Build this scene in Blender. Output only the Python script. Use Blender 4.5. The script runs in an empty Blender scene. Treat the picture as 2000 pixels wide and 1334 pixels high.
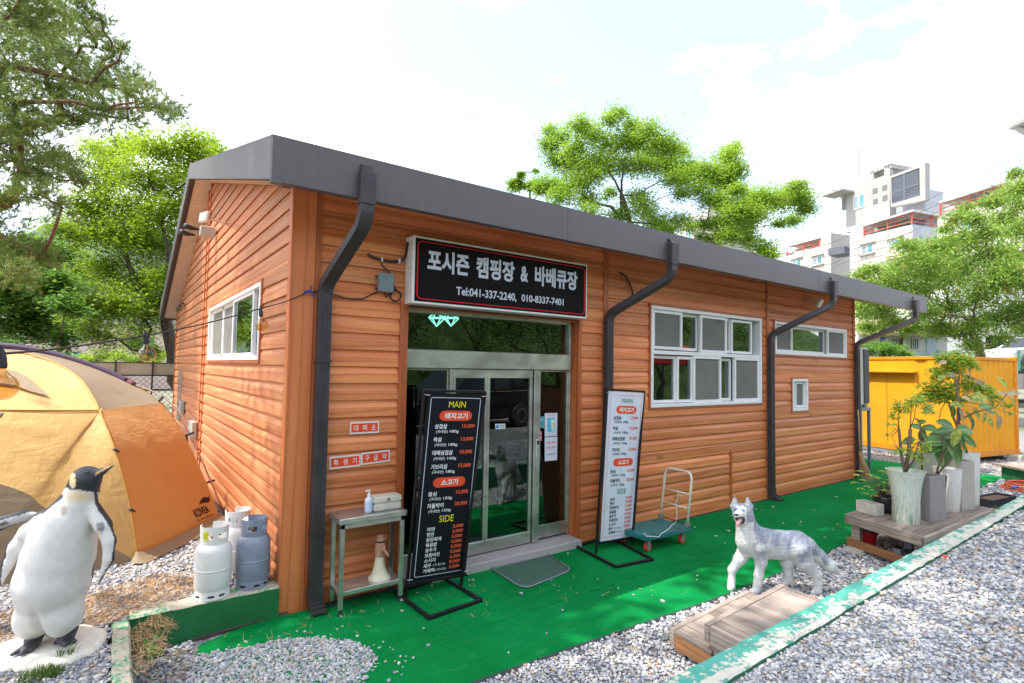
import bpy, bmesh, math, random
import numpy as np
from mathutils import Vector, Matrix
random.seed(7); rng = np.random.default_rng(7)
S = bpy.context.scene
COL = S.collection
# ------------------------------------------------------------------ camera (solved from the building's own lines)
YAW, PITCH, ROLL, FPX = 0.629774531, 0.0484749004, 0.0171580692, 1070.20168
CAM = Vector((-1.17285317, -4.68572014, 2.0))
_f = Vector((math.sin(YAW)*math.cos(PITCH), math.cos(YAW)*math.cos(PITCH), math.sin(PITCH)))
_r0 = Vector((math.cos(YAW), -math.sin(YAW), 0)); _u0 = _r0.cross(_f)
_r = math.cos(ROLL)*_r0 + math.sin(ROLL)*_u0
_u = -math.sin(ROLL)*_r0 + math.cos(ROLL)*_u0
cam_data = bpy.data.cameras.new('camera'); cam = bpy.data.objects.new('camera', cam_data); COL.objects.link(cam)
cam.matrix_world = Matrix(((_r.x, _u.x, -_f.x, CAM.x), (_r.y, _u.y, -_f.y, CAM.y), (_r.z, _u.z, -_f.z, CAM.z), (0, 0, 0, 1)))
cam_data.sensor_width = 36; cam_data.lens = FPX/2000*36; cam_data.clip_start = .05; cam_data.clip_end = 4000
S.camera = cam
# ------------------------------------------------------------------ sky, sun, exposure
SUN_DIR = Vector((-.42, .14, .80)).normalized()
SUN_EL = math.asin(SUN_DIR.z); SUN_AZ = math.atan2(SUN_DIR.x, SUN_DIR.y)
W = bpy.data.worlds.new('World'); S.world = W; W.use_nodes = True
wn = W.node_tree; wn.nodes.clear()
wo = wn.nodes.new('ShaderNodeOutputWorld'); bg = wn.nodes.new('ShaderNodeBackground')
sky = wn.nodes.new('ShaderNodeTexSky'); sky.sky_type = 'NISHITA'; sky.sun_disc = False
sky.sun_elevation = SUN_EL; sky.sun_rotation = SUN_AZ; sky.dust_density = 2.5; sky.air_density = 1.0; sky.ozone_density = 1.0
tc = wn.nodes.new('ShaderNodeTexCoord'); mp = wn.nodes.new('ShaderNodeMapping'); mp.inputs['Scale'].default_value = (1, 1, 2.6)
nz = wn.nodes.new('ShaderNodeTexNoise'); nz.inputs['Scale'].default_value = 2.3; nz.inputs['Detail'].default_value = 7; nz.inputs['Roughness'].default_value = .58
cr = wn.nodes.new('ShaderNodeValToRGB'); cr.color_ramp.elements[0].position = .44; cr.color_ramp.elements[1].position = .60
cr.color_ramp.elements[0].color = (.13, .13, .13, 1); cr.color_ramp.elements[1].color = (.80, .80, .80, 1)
mx = wn.nodes.new('ShaderNodeMix'); mx.data_type = 'RGBA'; mx.inputs[7].default_value = (8.6, 8.8, 9.2, 1)
wn.links.new(tc.outputs['Generated'], mp.inputs['Vector']); wn.links.new(mp.outputs[0], nz.inputs['Vector'])
wn.links.new(nz.outputs[0], cr.inputs[0]); wn.links.new(cr.outputs[0], mx.inputs[0]); wn.links.new(sky.outputs[0], mx.inputs[6])
wn.links.new(mx.outputs[2], bg.inputs[0]); wn.links.new(bg.outputs[0], wo.inputs[0])
bg.inputs[1].default_value = 0.15
sl = bpy.data.lights.new('sun', 'SUN'); sl.energy = 2.7; sl.angle = math.radians(.53); sl.color = (1, .95, .86)
sun = bpy.data.objects.new('sun', sl); COL.objects.link(sun)
sun.rotation_euler = SUN_DIR.to_track_quat('Z', 'Y').to_euler(); sun.location = (-6, 6, 18)
S.view_settings.view_transform = 'Standard'; S.view_settings.look = 'None'; S.view_settings.gamma = 1
S.view_settings.exposure = 1.42
try: S.view_settings.use_curve_mapping = False
except Exception: pass
S.cycles.max_bounces = 8; S.cycles.transparent_max_bounces = 16; S.cycles.diffuse_bounces = 4; S.cycles.glossy_bounces = 4
S.cycles.caustics_reflective = False; S.cycles.caustics_refractive = False; S.cycles.use_denoising = True
S.cycles.sample_clamp_indirect = 6

# ------------------------------------------------------------------ measuring helpers
def ray(px, py): return _f + _r*((px-1000)/FPX) - _u*((py-667)/FPX)
def P(px, py, x=None, y=None, z=None, d=None):
    """the point of the place seen at photo pixel (px,py) on the plane x=, y= or z=, or at forward distance d"""
    v = ray(px, py)
    if x is not None: t = (x-CAM.x)/v.x
    elif y is not None: t = (y-CAM.y)/v.y
    elif z is not None: t = (z-CAM.z)/v.z
    else: t = d
    return CAM + v*t
def PV(px, py, p0, n):
    v = ray(px, py); n = Vector(n); return CAM + v*((Vector(p0)-CAM).dot(n)/v.dot(n))

# ------------------------------------------------------------------ objects
LOC = {}
def setp(o, label=None, cat=None, group=None, kind=None):
    if label: o['label'] = label
    if cat: o['category'] = cat
    if group: o['group'] = group
    if kind: o['kind'] = kind
    return o
def thing(name, label, cat, loc=(0, 0, 0), group=None, rz=0.):
    o = bpy.data.objects.new(name, None); COL.objects.link(o); o.location = loc; o.rotation_euler = (0, 0, rz)
    o.empty_display_size = .1
    LOC[o.name] = Vector(loc) if rz == 0 else Vector((0, 0, 0))
    return setp(o, label, cat, group)
def link_mesh(name, me, mats, parent=None, smooth=False):
    o = bpy.data.objects.new(name, me); COL.objects.link(o)
    if not isinstance(mats, (list, tuple)): mats = [mats]
    for m in mats: me.materials.append(m)
    if smooth: me.polygons.foreach_set('use_smooth', [True]*len(me.polygons))
    if parent is not None:
        o.parent = parent; L = LOC.get(parent.name, Vector((0, 0, 0)))
        if L.length > 0: me.transform(Matrix.Translation(-L))
        LOC[o.name] = L
    return o
def piece(name, me, parent, mtx, mat=None):
    """another object on shared mesh data, placed by a matrix in its parent's frame"""
    o = bpy.data.objects.new(name, me); COL.objects.link(o); o.parent = parent
    L = LOC.get(parent.name, Vector((0, 0, 0)))
    o.matrix_local = Matrix.Translation(-L) @ mtx
    LOC[o.name] = L
    if mat is not None:
        o.material_slots[0].link = 'OBJECT'; o.material_slots[0].material = mat
    return o
def dup(root, loc=None, rz=None, label=None, cat=None, scale=None):
    r = root.copy(); COL.objects.link(r)
    if loc is not None: r.location = loc
    if rz is not None: r.rotation_euler = (0, 0, rz)
    if scale is not None: r.scale = (scale,)*3
    if label: r['label'] = label
    if cat: r['category'] = cat
    for ch in list(root.children):
        c = ch.copy(); COL.objects.link(c); c.parent = r
        for g in list(ch.children):
            d = g.copy(); COL.objects.link(d); d.parent = c
    return r

def pyd(name, v, f):
    me = bpy.data.meshes.new(name); me.from_pydata([tuple(a) for a in v], [], f); me.update(); return me
def npmesh(name, v, f):
    """v Nx3, f MxK arrays"""
    me = bpy.data.meshes.new(name); v = np.asarray(v, np.float32); f = np.asarray(f, np.int32)
    me.vertices.add(len(v)); me.vertices.foreach_set('co', v.ravel())
    M, K = f.shape
    me.loops.add(M*K); me.loops.foreach_set('vertex_index', f.ravel())
    me.polygons.add(M); me.polygons.foreach_set('loop_start', np.arange(0, M*K, K, dtype=np.int32))
    me.update(calc_edges=True); return me

class MB:
    def __init__(s): s.v = []; s.f = []; s.m = []
    def add(s, v, f, m=0):
        n = len(s.v); s.v += [Vector(a) for a in v]; s.f += [[i+n for i in q] for q in f]; s.m += [m]*len(f); return s
    def box(s, a, b, m=0, T=None):
        x0, y0, z0 = a; x1, y1, z1 = b
        if x0 > x1: x0, x1 = x1, x0
        if y0 > y1: y0, y1 = y1, y0
        if z0 > z1: z0, z1 = z1, z0
        v = [Vector(c) for c in ((x0, y0, z0), (x1, y0, z0), (x1, y1, z0), (x0, y1, z0), (x0, y0, z1), (x1, y0, z1), (x1, y1, z1), (x0, y1, z1))]
        if T is not None: v = [T @ c for c in v]
        return s.add(v, [(0, 3, 2, 1), (4, 5, 6, 7), (0, 1, 5, 4), (1, 2, 6, 5), (2, 3, 7, 6), (3, 0, 4, 7)], m)
    def bar(s, p, q, w, h, up=(0, 0, 1), m=0, tw=None, th=None):
        """rectangular bar p->q"""
        p = Vector(p); q = Vector(q); d = (q-p).normalized(); up = Vector(up)
        sx = d.cross(up)
        if sx.length < 1e-4: sx = d.cross(Vector((0, 1, 0)))
        sx.normalize(); u = sx.cross(d).normalized(); v = []
        for c, ww, hh in ((p, w, h), (q, tw or w, th or h)):
            for a, b in ((-1, -1), (1, -1), (1, 1), (-1, 1)): v.append(c + sx*a*ww/2 + u*b*hh/2)
        return s.add(v, [(0, 3, 2, 1), (4, 5, 6, 7), (0, 1, 5, 4), (1, 2, 6, 5), (2, 3, 7, 6), (3, 0, 4, 7)], m)
    def tube(s, pts, r, n=8, cap=True, m=0):
        pts = [Vector(p) for p in pts]; k = len(pts)
        rs = r if isinstance(r, (list, tuple)) else [r]*k
        v = []; prev = None
        for i, p in enumerate(pts):
            d = (pts[min(i+1, k-1)] - pts[max(i-1, 0)])
            d = d.normalized() if d.length > 1e-9 else Vector((0, 0, 1))
            if prev is None:
                a = d.orthogonal().normalized()
            else:
                a = prev - d*prev.dot(d); a = a.normalized() if a.length > 1e-6 else d.orthogonal().normalized()
            prev = a; b = d.cross(a)
            for j in range(n):
                t = 2*math.pi*j/n; v.append(p + (a*math.cos(t)+b*math.sin(t))*rs[i])
        f = [(i*n+j, i*n+(j+1) % n, (i+1)*n+(j+1) % n, (i+1)*n+j) for i in range(k-1) for j in range(n)]
        if cap: f += [tuple(range(n))[::-1], tuple((k-1)*n+j for j in range(n))]
        return s.add(v, f, m)
    def sect(s, pts, sect, up=(0, 0, 1), cap=True, m=0):
        """sweep a closed 2-D section along pts"""
        pts = [Vector(p) for p in pts]; k = len(pts); n = len(sect); v = []
        for i, p in enumerate(pts):
            d = (pts[min(i+1, k-1)] - pts[max(i-1, 0)]).normalized(); u0 = Vector(up)
            a = d.cross(u0); a = a.normalized() if a.length > 1e-4 else Vector((1, 0, 0)); b = a.cross(d).normalized()
            v += [p + a*q[0] + b*q[1] for q in sect]
        f = [(i*n+j, i*n+(j+1) % n, (i+1)*n+(j+1) % n, (i+1)*n+j) for i in range(k-1) for j in range(n)]
        if cap: f += [tuple(range(n))[::-1], tuple((k-1)*n+j for j in range(n))]
        return s.add(v, f, m)
    def lathe(s, prof, c=(0, 0, 0), n=24, m=0, sx=1, sy=1, cap=True, T=None):
        c = Vector(c); v = []
        for r, z in prof:
            for j in range(n):
                t = 2*math.pi*j/n; q = Vector((r*sx*math.cos(t), r*sy*math.sin(t), z)); v.append((T @ q if T is not None else q) + c)
        k = len(prof)
        f = [(i*n+j, i*n+(j+1) % n, (i+1)*n+(j+1) % n, (i+1)*n+j) for i in range(k-1) for j in range(n)]
        if cap: f += [tuple(range(n))[::-1], tuple((k-1)*n+j for j in range(n))]
        return s.add(v, f, m)
    def prism(s, poly, vec, m=0):
        poly = [Vector(p) for p in poly]; vec = Vector(vec); n = len(poly)
        return s.add(poly + [p+vec for p in poly], [tuple(range(n))[::-1], tuple(range(n, 2*n))] + [(i, (i+1) % n, n+(i+1) % n, n+i) for i in range(n)], m)
    def mesh(s, name='m', bevel=0, seg=1):
        me = bpy.data.meshes.new(name); me.from_pydata([tuple(a) for a in s.v], [], s.f)
        me.polygons.foreach_set('material_index', s.m)
        bm = bmesh.new(); bm.from_mesh(me); bmesh.ops.recalc_face_normals(bm, faces=bm.faces)
        if bevel: bmesh.ops.bevel(bm, geom=bm.edges[:], offset=bevel, segments=seg, affect='EDGES', clamp_overlap=True)
        bm.to_mesh(me); bm.free(); me.update(); return me
    def build(s, name, mat, parent=None, smooth=False, bevel=0, seg=1):
        return link_mesh(name, s.mesh(name, bevel, seg), mat, parent, smooth)
def autosmooth(o, ang=40):
    me = o.data; me.polygons.foreach_set('use_smooth', [True]*len(me.polygons))
    try: me.set_sharp_from_angle(angle=math.radians(ang))
    except Exception: pass
    return o

# ------------------------------------------------------------------ materials
class NT:
    def __init__(s, name):
        s.mat = bpy.data.materials.new(name); s.mat.use_nodes = True; s.t = s.mat.node_tree
        s.b = s.t.nodes['Principled BSDF']; s.out = s.t.nodes['Material Output']
    def n(s, typ, ins=None, **kw):
        nd = s.t.nodes.new('ShaderNode'+typ)
        for k, v in kw.items(): setattr(nd, k, v)
        for k, v in (ins or {}).items():
            sock = nd.inputs[k]
            if isinstance(v, bpy.types.NodeSocket): s.t.links.new(v, sock)
            else: sock.default_value = v
        return nd
    def L(s, a, b): s.t.links.new(a, b)
    def noise(s, vec, scale, detail=4, rough=.55, dist=0.):
        i = {'Scale': scale, 'Detail': detail, 'Roughness': rough, 'Distortion': dist}
        if vec is not None: i['Vector'] = vec
        return s.n('TexNoise', i).outputs[0]
    def ramp(s, fac, stops, interp='LINEAR'):
        r = s.n('ValToRGB', {0: fac}); e = r.color_ramp; e.interpolation = interp
        while len(e.elements) < len(stops): e.elements.new(.5)
        for el, (p, c) in zip(e.elements, stops):
            el.position = p; el.color = (c, c, c, 1) if isinstance(c, (int, float)) else (*c, 1)
        return r.outputs[0]
    def mix(s, fac, a, b, blend='MIX'):
        m = s.n('Mix', data_type='RGBA', blend_type=blend)
        for i, v in ((0, fac), (6, a), (7, b)):
            if isinstance(v, bpy.types.NodeSocket): s.L(v, m.inputs[i])
            else: m.inputs[i].default_value = v if i == 0 else (*v, 1)
        return m.outputs[2]
    def math(s, op, a, b=0., c=None):
        m = s.n('Math', operation=op)
        for i, v in enumerate((a, b) if c is None else (a, b, c)):
            if isinstance(v, bpy.types.NodeSocket): s.L(v, m.inputs[i])
            else: m.inputs[i].default_value = v
        return m.outputs[0]
    def obj(s): return s.n('TexCoord').outputs['Object']
    def gpos(s): return s.n('NewGeometry').outputs['Position']
    def map(s, vec, scale=(1, 1, 1), rot=(0, 0, 0), loc=(0, 0, 0)):
        return s.n('Mapping', {'Vector': vec, 'Scale': scale, 'Rotation': rot, 'Location': loc}).outputs[0]
    def rnd(s): return s.n('ObjectInfo').outputs['Random']
    def island(s): return s.n('NewGeometry').outputs['Random Per Island']
    def bump(s, h, strength=.3, dist=.01):
        b = s.n('Bump', {'Height': h, 'Strength': strength, 'Distance': dist}); s.L(b.outputs[0], s.b.inputs['Normal']); return b
    def set(s, **kw):
        for k, v in kw.items():
            k = {'color': 'Base Color', 'rough': 'Roughness', 'metal': 'Metallic', 'spec': 'Specular IOR Level', 'coat': 'Coat Weight'}.get(k, k)
            if isinstance(v, bpy.types.NodeSocket): s.L(v, s.b.inputs[k])
            else:
                if k == 'Base Color': v = (*v, 1) if len(v) == 3 else v
                s.b.inputs[k].default_value = v
        return s
def plain(name, c, rough=.6, metal=0., var=.12, scale=14., bump=.12, bscale=90., spec=.5, dirt=0.):
    """solid colour with the slight unevenness every real surface has"""
    t = NT(name); o = t.obj()
    n1 = t.noise(o, scale, 5); f = t.ramp(n1, [(.3, 1-var), (.7, 1+var*.6)])
    col = t.mix(1., c, f, 'MULTIPLY')
    if dirt:
        n3 = t.noise(o, scale*.4, 8, .7); col = t.mix(t.math('MULTIPLY', t.ramp(n3, [(.45, 0), (.75, 1)]), dirt), col, (.12, .09, .06))
    t.set(color=col, rough=t.ramp(n1, [(.2, max(.02, rough-.08)), (.8, min(1, rough+.08))]), metal=metal, spec=spec)
    if bump: t.bump(t.noise(o, bscale, 3), bump, .004)
    return t.mat
def wood(name, c1, c2, c3, along='x', gs=1., knots=True, rough=.5, per=.35, bump=.15, wg=.6):
    t = NT(name); o = t.gpos() if along in 'xyz' else t.obj()
    sc = {'x': (1, 9, 9), 'y': (9, 1, 9), 'z': (9, 9, 1), 'ox': (1, 9, 9), 'oy': (9, 1, 9), 'oz': (9, 9, 1)}[along]
    r = t.rnd(); off = t.n('CombineXYZ', {0: t.math('MULTIPLY', r, 37.), 1: t.math('MULTIPLY', r, 91.), 2: t.math('MULTIPLY', r, 53.)}).outputs[0]
    v = t.n('VectorMath', {0: o, 1: off}, operation='ADD').outputs[0]
    v = t.map(v, tuple(a*gs for a in sc))
    big = t.noise(v, 1.1, 3, .5, .4)
    # flowing rings
    wv = t.n('TexWave', {'Vector': v, 'Scale': .55, 'Distortion': 14., 'Detail': 3., 'Detail Scale': .55}, wave_type='BANDS', bands_direction={'x': 'Z', 'y': 'Z', 'z': 'X'}[along[-1]]).outputs[1]
    fine = t.noise(t.map(v, tuple(3. if a == 1 else 3. for a in (1, 1, 1))), 5., 4, .6)
    col = t.mix(t.ramp(big, [(.32, 0), (.68, 1)]), c1, c2)
    col = t.mix(t.math('MULTIPLY', t.ramp(wv, [(0., 1), (.2, .25), (.5, 0)]), wg), col, c3)
    col = t.mix(t.math('MULTIPLY', t.ramp(fine, [(.45, 0), (.75, 1)]), wg*.5), col, c3)
    if knots:
        kv = t.map(v, (1.15, .30, .30) if along[-1] == 'x' else ((.30, 1.15, .30) if along[-1] == 'y' else (.30, .30, 1.15)))
        vo = t.n('TexVoronoi', {'Vector': kv, 'Scale': 1.25, 'Randomness': 1.}).outputs['Distance']
        k = t.ramp(vo, [(0., .9), (.045, .75), (.062, .2), (.078, .8), (.10, 0)])
        col = t.mix(t.math('MULTIPLY', k, .75), col, tuple(a*.7 for a in c3))
    rr = t.ramp(r, [(0, 1-per), (1, 1+per*.4)])
    col = t.mix(1., col, rr, 'MULTIPLY')
    t.set(color=col, rough=rough)
    t.bump(t.math('ADD', fine, t.math('MULTIPLY', wv, .6)), bump, .003)
    return t.mat
def leafmat(name, dark, light, trans=.45, gloss=.35, tip=None, scale=.5):
    t = NT(name); r = t.island(); n1 = t.noise(t.gpos(), scale, 3)
    f = t.math('ADD', t.math('MULTIPLY', r, .6), t.math('MULTIPLY', t.ramp(n1, [(.3, 0), (.7, 1)]), .4))
    c = t.mix(f, dark, light)
    if tip: c = t.mix(t.ramp(r, [(.93, 0), (.95, 1)]), c, tip)
    t.set(color=c, rough=gloss+.1, spec=.4)
    tr = t.n('BsdfTranslucent', {0: t.mix(.5, c, light)})
    m = t.n('MixShader', {0: trans}); t.L(t.b.outputs[0], m.inputs[1]); t.L(tr.outputs[0], m.inputs[2]); t.L(m.outputs[0], t.out.inputs[0])
    return t.mat
def emis(name, c, s=1.):
    t = NT(name); t.set(color=c); t.b.inputs['Emission Color'].default_value = (*c, 1); t.b.inputs['Emission Strength'].default_value = s; return t.mat

ORANGE1, ORANGE2, ORANGE3 = (.80, .300, .108), (.67, .190, .058), (.34, .062, .016)
M = {}
M['siding_x'] = wood('siding_front', ORANGE1, ORANGE2, ORANGE3, 'x', gs=.8, rough=.5, wg=.36, per=.22, bump=.08)
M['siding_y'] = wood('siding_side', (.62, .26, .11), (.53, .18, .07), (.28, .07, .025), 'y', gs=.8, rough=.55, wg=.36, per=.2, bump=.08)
M['post'] = wood('post_wood', (.66, .22, .072), (.56, .155, .046), ORANGE3, 'z', gs=.6, rough=.45, per=.1, wg=.4)
M['trim'] = plain('trim_paint', (.46, .13, .04), .45, var=.2)
M['steel_dark'] = plain('dark_gutter_steel', (.058, .052, .056), .45, .2, var=.22, scale=6, spec=.35)
# dusty fascia: streaks run down the sheet
t = NT('fascia_steel'); o = t.gpos()
st = t.noise(t.map(o, (14, 14, .8)), 4., 5, .65); sp = t.noise(o, 60., 2)
c = t.mix(t.ramp(st, [(.40, 0), (.80, .36)]), (.098, .084, .088), (.155, .14, .135))
c = t.mix(t.ramp(sp, [(.72, 0), (.80, .5)]), c, (.42, .38, .33))
t.set(color=c, rough=.42, metal=.15); M['fascia'] = t.mat
M['soffit'] = plain('soffit_vinyl', (.66, .50, .40), .6, var=.12, scale=5)
M['pvc'] = plain('white_window_frame', (.80, .80, .80), .35, var=.05, bump=.03, dirt=.06)
M['screen'] = plain('insect_screen', (.17, .165, .15), .8, var=.2, scale=3, bump=.3, bscale=400)
M['black_metal'] = plain('black_painted_tube', (.012, .012, .014), .42, .1, var=.3, spec=.3)
M['stainless'] = None
t = NT('stainless_sheet'); o = t.gpos(); n1 = t.noise(t.map(o, (.6, .6, 1.)), 3.2, 4, .5, 1.2); n2 = t.noise(t.map(o, (1, 1, 60)), 20, 2)
t.set(color=t.mix(t.ramp(n1, [(.35, 0), (.65, 1)]), (.42, .41, .38), (.66, .66, .62)), metal=.85, rough=t.ramp(n2, [(.3, .27), (.7, .38)])); M['stainless'] = t.mat
def glassmat(name, tint, refl=1., rough=0., base=.10):
    t = NT(name); t.t.nodes.remove(t.b)
    fr = t.math('ADD', base, t.math('MULTIPLY', t.math('POWER', t.n('LayerWeight', {0: .5}).outputs['Facing'], 2.6), .8))
    tr = t.n('BsdfTransparent', {0: (*tint, 1)}); gl = t.n('BsdfGlossy', {0: (.9*refl, .93*refl, .92*refl, 1), 'Roughness': rough})
    m = t.n('MixShader', {0: fr}); t.L(tr.outputs[0], m.inputs[1]); t.L(gl.outputs[0], m.inputs[2]); t.L(m.outputs[0], t.out.inputs[0])
    return t.mat
M['glass'] = glassmat('tinted_glass', (.36, .50, .45))
M['clearglass'] = glassmat('amber_bulb_glass', (.85, .66, .38), base=.05)
M['white'] = plain('white_plastic', (.78, .77, .74), .45, var=.06)
M['black'] = plain('black_rubber', (.02, .02, .022), .55, var=.2)
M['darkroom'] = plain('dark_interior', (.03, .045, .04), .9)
# ------------------------------------------------------------------ lettering
_TC = {}
def text_geo(body, bold=0., res=3):
    k = (body, bold)
    if k not in _TC:
        c = bpy.data.curves.new('lettering', 'FONT'); c.body = body; c.resolution_u = res; c.offset = bold
        o = bpy.data.objects.new('lettering', c); COL.objects.link(o)
        dg = bpy.context.evaluated_depsgraph_get(); me = bpy.data.meshes.new_from_object(o.evaluated_get(dg))
        v = [(a.co.x, a.co.y) for a in me.vertices]; f = [tuple(p.vertices) for p in me.polygons]
        bpy.data.objects.remove(o); bpy.data.curves.remove(c); bpy.data.meshes.remove(me)
        x0 = min(a[0] for a in v); x1 = max(a[0] for a in v); y0 = min(a[1] for a in v); y1 = max(a[1] for a in v)
        _TC[k] = ([((a-x0)/(x1-x0), (b-y0)/(y1-y0)) for a, b in v], f, (x1-x0)/(y1-y0))
    return _TC[k]
def letter(mb, fn, body, u0, u1, v0, v1, bold=.012):
    """letters fitted in the box u0..u1, v0..v1 of a surface given by fn(u,v)"""
    v, f, asp = text_geo(body, bold)
    mb.add([fn(u0+(u1-u0)*a, v0+(v1-v0)*b) for a, b in v], f)
def rrect(u0, u1, v0, v1, ru, rv, n=5):
    out = []
    for cu, cv, a0 in ((u1-ru, v1-rv, 0), (u0+ru, v1-rv, 90), (u0+ru, v0+rv, 180), (u1-ru, v0+rv, 270)):
        for i in range(n+1):
            a = math.radians(a0+90*i/n); out.append((cu+ru*math.cos(a), cv+rv*math.sin(a)))
    return out
def ring(mb, fn, u0, u1, v0, v1, ru, rv, wu, wv):
    a = rrect(u0, u1, v0, v1, ru, rv); b = rrect(u0+wu, u1-wu, v0+wv, v1-wv, max(ru-wu, 1e-4), max(rv-wv, 1e-4)); n = len(a)
    mb.add([fn(*q) for q in a+b], [(i, (i+1) % n, n+(i+1) % n, n+i) for i in range(n)])
def pill(mb, fn, u0, u1, v0, v1, ru, rv):
    a = rrect(u0, u1, v0, v1, ru, rv, 8); mb.add([fn(*q) for q in a], [tuple(range(len(a)))])
def flat(name, c, rough=.5): return plain(name, c, rough, var=.03, bump=0., spec=.12)

# ------------------------------------------------------------------ building shell
EAVE = lambda y: 3.466+.2735*y
REAR = lambda y: 4.83-.353*(y-5)
LEN, DEP = 10.45, 9.75
shop = thing('restaurant_building', 'single storey wood clad restaurant with dark grey roof edge', 'building', (0, 0, 0))
FT = lambda a, o, z: Vector((a, -o, z))       # front wall: along, outwards, up
ST = lambda a, o, z: Vector((-o, a, z))       # side wall
def bx(mb, T, a, b, m=0):
    a0, o0, z0 = a; a1, o1, z1 = b
    c = [T(p, q, r) for p, q, r in ((a0, o0, z0), (a1, o0, z0), (a1, o1, z0), (a0, o1, z0), (a0, o0, z1), (a1, o0, z1), (a1, o1, z1), (a0, o1, z1))]
    return mb.add(c, [(0, 3, 2, 1), (4, 5, 6, 7), (0, 1, 5, 4), (1, 2, 6, 5), (2, 3, 7, 6), (3, 0, 4, 7)], m)
def holed(mb, T, a0, a1, z0, z1, holes, oi, oo):
    A = sorted({a0, a1, *[h[0] for h in holes], *[h[1] for h in holes]}); Z = sorted({z0, z1, *[h[2] for h in holes], *[h[3] for h in holes]})
    for i in range(len(A)-1):
        for j in range(len(Z)-1):
            ca, cz = (A[i]+A[i+1])/2, (Z[j]+Z[j+1])/2
            if any(h[0] < ca < h[1] and h[2] < cz < h[3] for h in holes): continue
            bx(mb, T, (A[i], oi, Z[j]), (A[i+1], oo, Z[j+1]))
DOOR = (1.03, 3.17, 0.0, 2.56); WBIG = (4.44, 7.08, 1.52, 2.845); WWIDE = (7.49, 10.07, 2.30, 2.835); WTINY = (8.04, 8.56, 1.36, 1.90)
WSIDE = (1.03, 4.50, 2.035, 2.80)
mb = MB(); holed(mb, FT, 0.02, LEN-.02, 0, 3.44, [DOOR, WBIG, WWIDE, WTINY], -.16, 0)
holed(mb, ST, 0.16, DEP-.02, 0, 3.05, [WSIDE], -.16, 0)
mb.prism([(0.0, 0, 3.05), (0.0, 0, 3.44), (0.0, 5, 4.79), (0.0, DEP-.02, 3.12), (0.0, DEP-.02, 3.05)], (.16, 0, 0))
mb.prism([(LEN-.16, 0, 0), (LEN-.16, 0, 3.44), (LEN-.16, 5, 4.79), (LEN-.16, DEP-.02, 3.12), (LEN-.16, DEP-.02, 0)], (.14, 0, 0))
mb.box((0.02, DEP-.18, 0), (LEN-.02, DEP-.02, 3.1))
mb.build('wall', plain('wall_backing', (.10, .045, .02), .8), shop)
# the room behind the glass
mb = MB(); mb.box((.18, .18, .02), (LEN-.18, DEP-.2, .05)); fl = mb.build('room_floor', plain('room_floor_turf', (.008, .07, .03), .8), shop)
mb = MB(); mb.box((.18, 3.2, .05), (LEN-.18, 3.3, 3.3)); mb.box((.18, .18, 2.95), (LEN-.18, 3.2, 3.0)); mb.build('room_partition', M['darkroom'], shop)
# table and chairs backs dimly seen inside
# clapboards: each board its own piece
PITCHB = .147; Z0 = .080
def lap(T, z0, z1, a0, a1, b0, b1, mat, full=PITCHB):
    """board between heights z0..z1; a0/a1 ends at the bottom, b0/b1 ends at the top"""
    h = full; pr = [(.0, z0+.004), (.020, z0), (.0215, z0+.005), (.0215, z0+.56*h), (.012, z0+.72*h), (.006, z0+.80*h), (.005, z0+h)]
    pr = [(o, z) for o, z in pr if z < z1-1e-4] + [(.005 if z1 > z0+.8*h else .020, z1)]
    v = []
    for o, z in pr:
        t = (z-z0)/max(1e-6, z1-z0); v.append(T(a0+(b0-a0)*t, o, z))
    for o, z in pr:
        t = (z-z0)/max(1e-6, z1-z0); v.append(T(a1+(b1-a1)*t, o, z))
    n = len(pr); f = [(i, i+1, n+i+1, n+i) for i in range(n-1)] + [tuple(range(n)), tuple(range(n, 2*n))[::-1]]
    me = MB().add(v, f).mesh('siding_board'); link_mesh('siding_board', me, mat, shop)
def rows(T, a0, a1, z0, z1, holes, mat, clipf=None):
    k = 0; z = Z0-PITCHB
    while z < z1:
        zb, zt = max(z, z0), min(z+PITCHB, z1)
        if zt-zb > .02:
            cuts = sorted({zb, zt, *[h[2] for h in holes if zb < h[2] < zt], *[h[3] for h in holes if zb < h[3] < zt]})
            for q in range(len(cuts)-1):
                cb, ct = cuts[q], cuts[q+1]
                if ct-cb < .012: continue
                cm = (cb+ct)/2; spans = [(a0, a1)]
                for h in holes:
                    if h[2] < cm < h[3]:
                        ns = []
                        for s, e in spans:
                            if h[0] > s: ns.append((s, min(e, h[0])))
                            if h[1] < e: ns.append((max(s, h[1]), e))
                            if h[0] >= e or h[1] <= s: ns = ns
                        spans = [x for x in ns if x[1]-x[0] > .02] if not (h[0] >= a1 or h[1] <= a0) else spans
                for s, e in spans:
                    if clipf:
                        sb, eb = clipf(cb, s, e); st_, et = clipf(ct, s, e)
                        if eb-sb < .03: continue
                        if et-st_ < .0: st_ = et = (sb+eb)/2
                        lap(T, cb, ct, sb, eb, st_, et, mat)
                    else: lap(T, cb, ct, s, e, s, e, mat)
        z += PITCHB
hb = (WBIG[0]-.03, WBIG[1]+.03, WBIG[2]-.03, WBIG[3]+.03); hw = (WWIDE[0]-.025, WWIDE[1]+.025, WWIDE[2]-.025, WWIDE[3]+.025)
ht = (WTINY[0]-.025, WTINY[1]+.025, WTINY[2]-.025, WTINY[3]+.025)
rows(FT, .215, 3.575, 0, 3.46, [(.95, 9, -1, 2.60)], M['siding_x'])
rows(FT, 3.225, 3.575, 0, 2.60, [], M['siding_x'])
rows(FT, 3.655, 7.235, .845, 3.46, [hb], M['siding_x'])
rows(FT, 3.655, 6.225, 0, .845, [], M['siding_x']); rows(FT, 6.275, 7.235, 0, .845, [], M['siding_x'])
rows(FT, 7.300, 10.37, 0, 3.46, [hw, ht], M['siding_x'])
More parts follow.
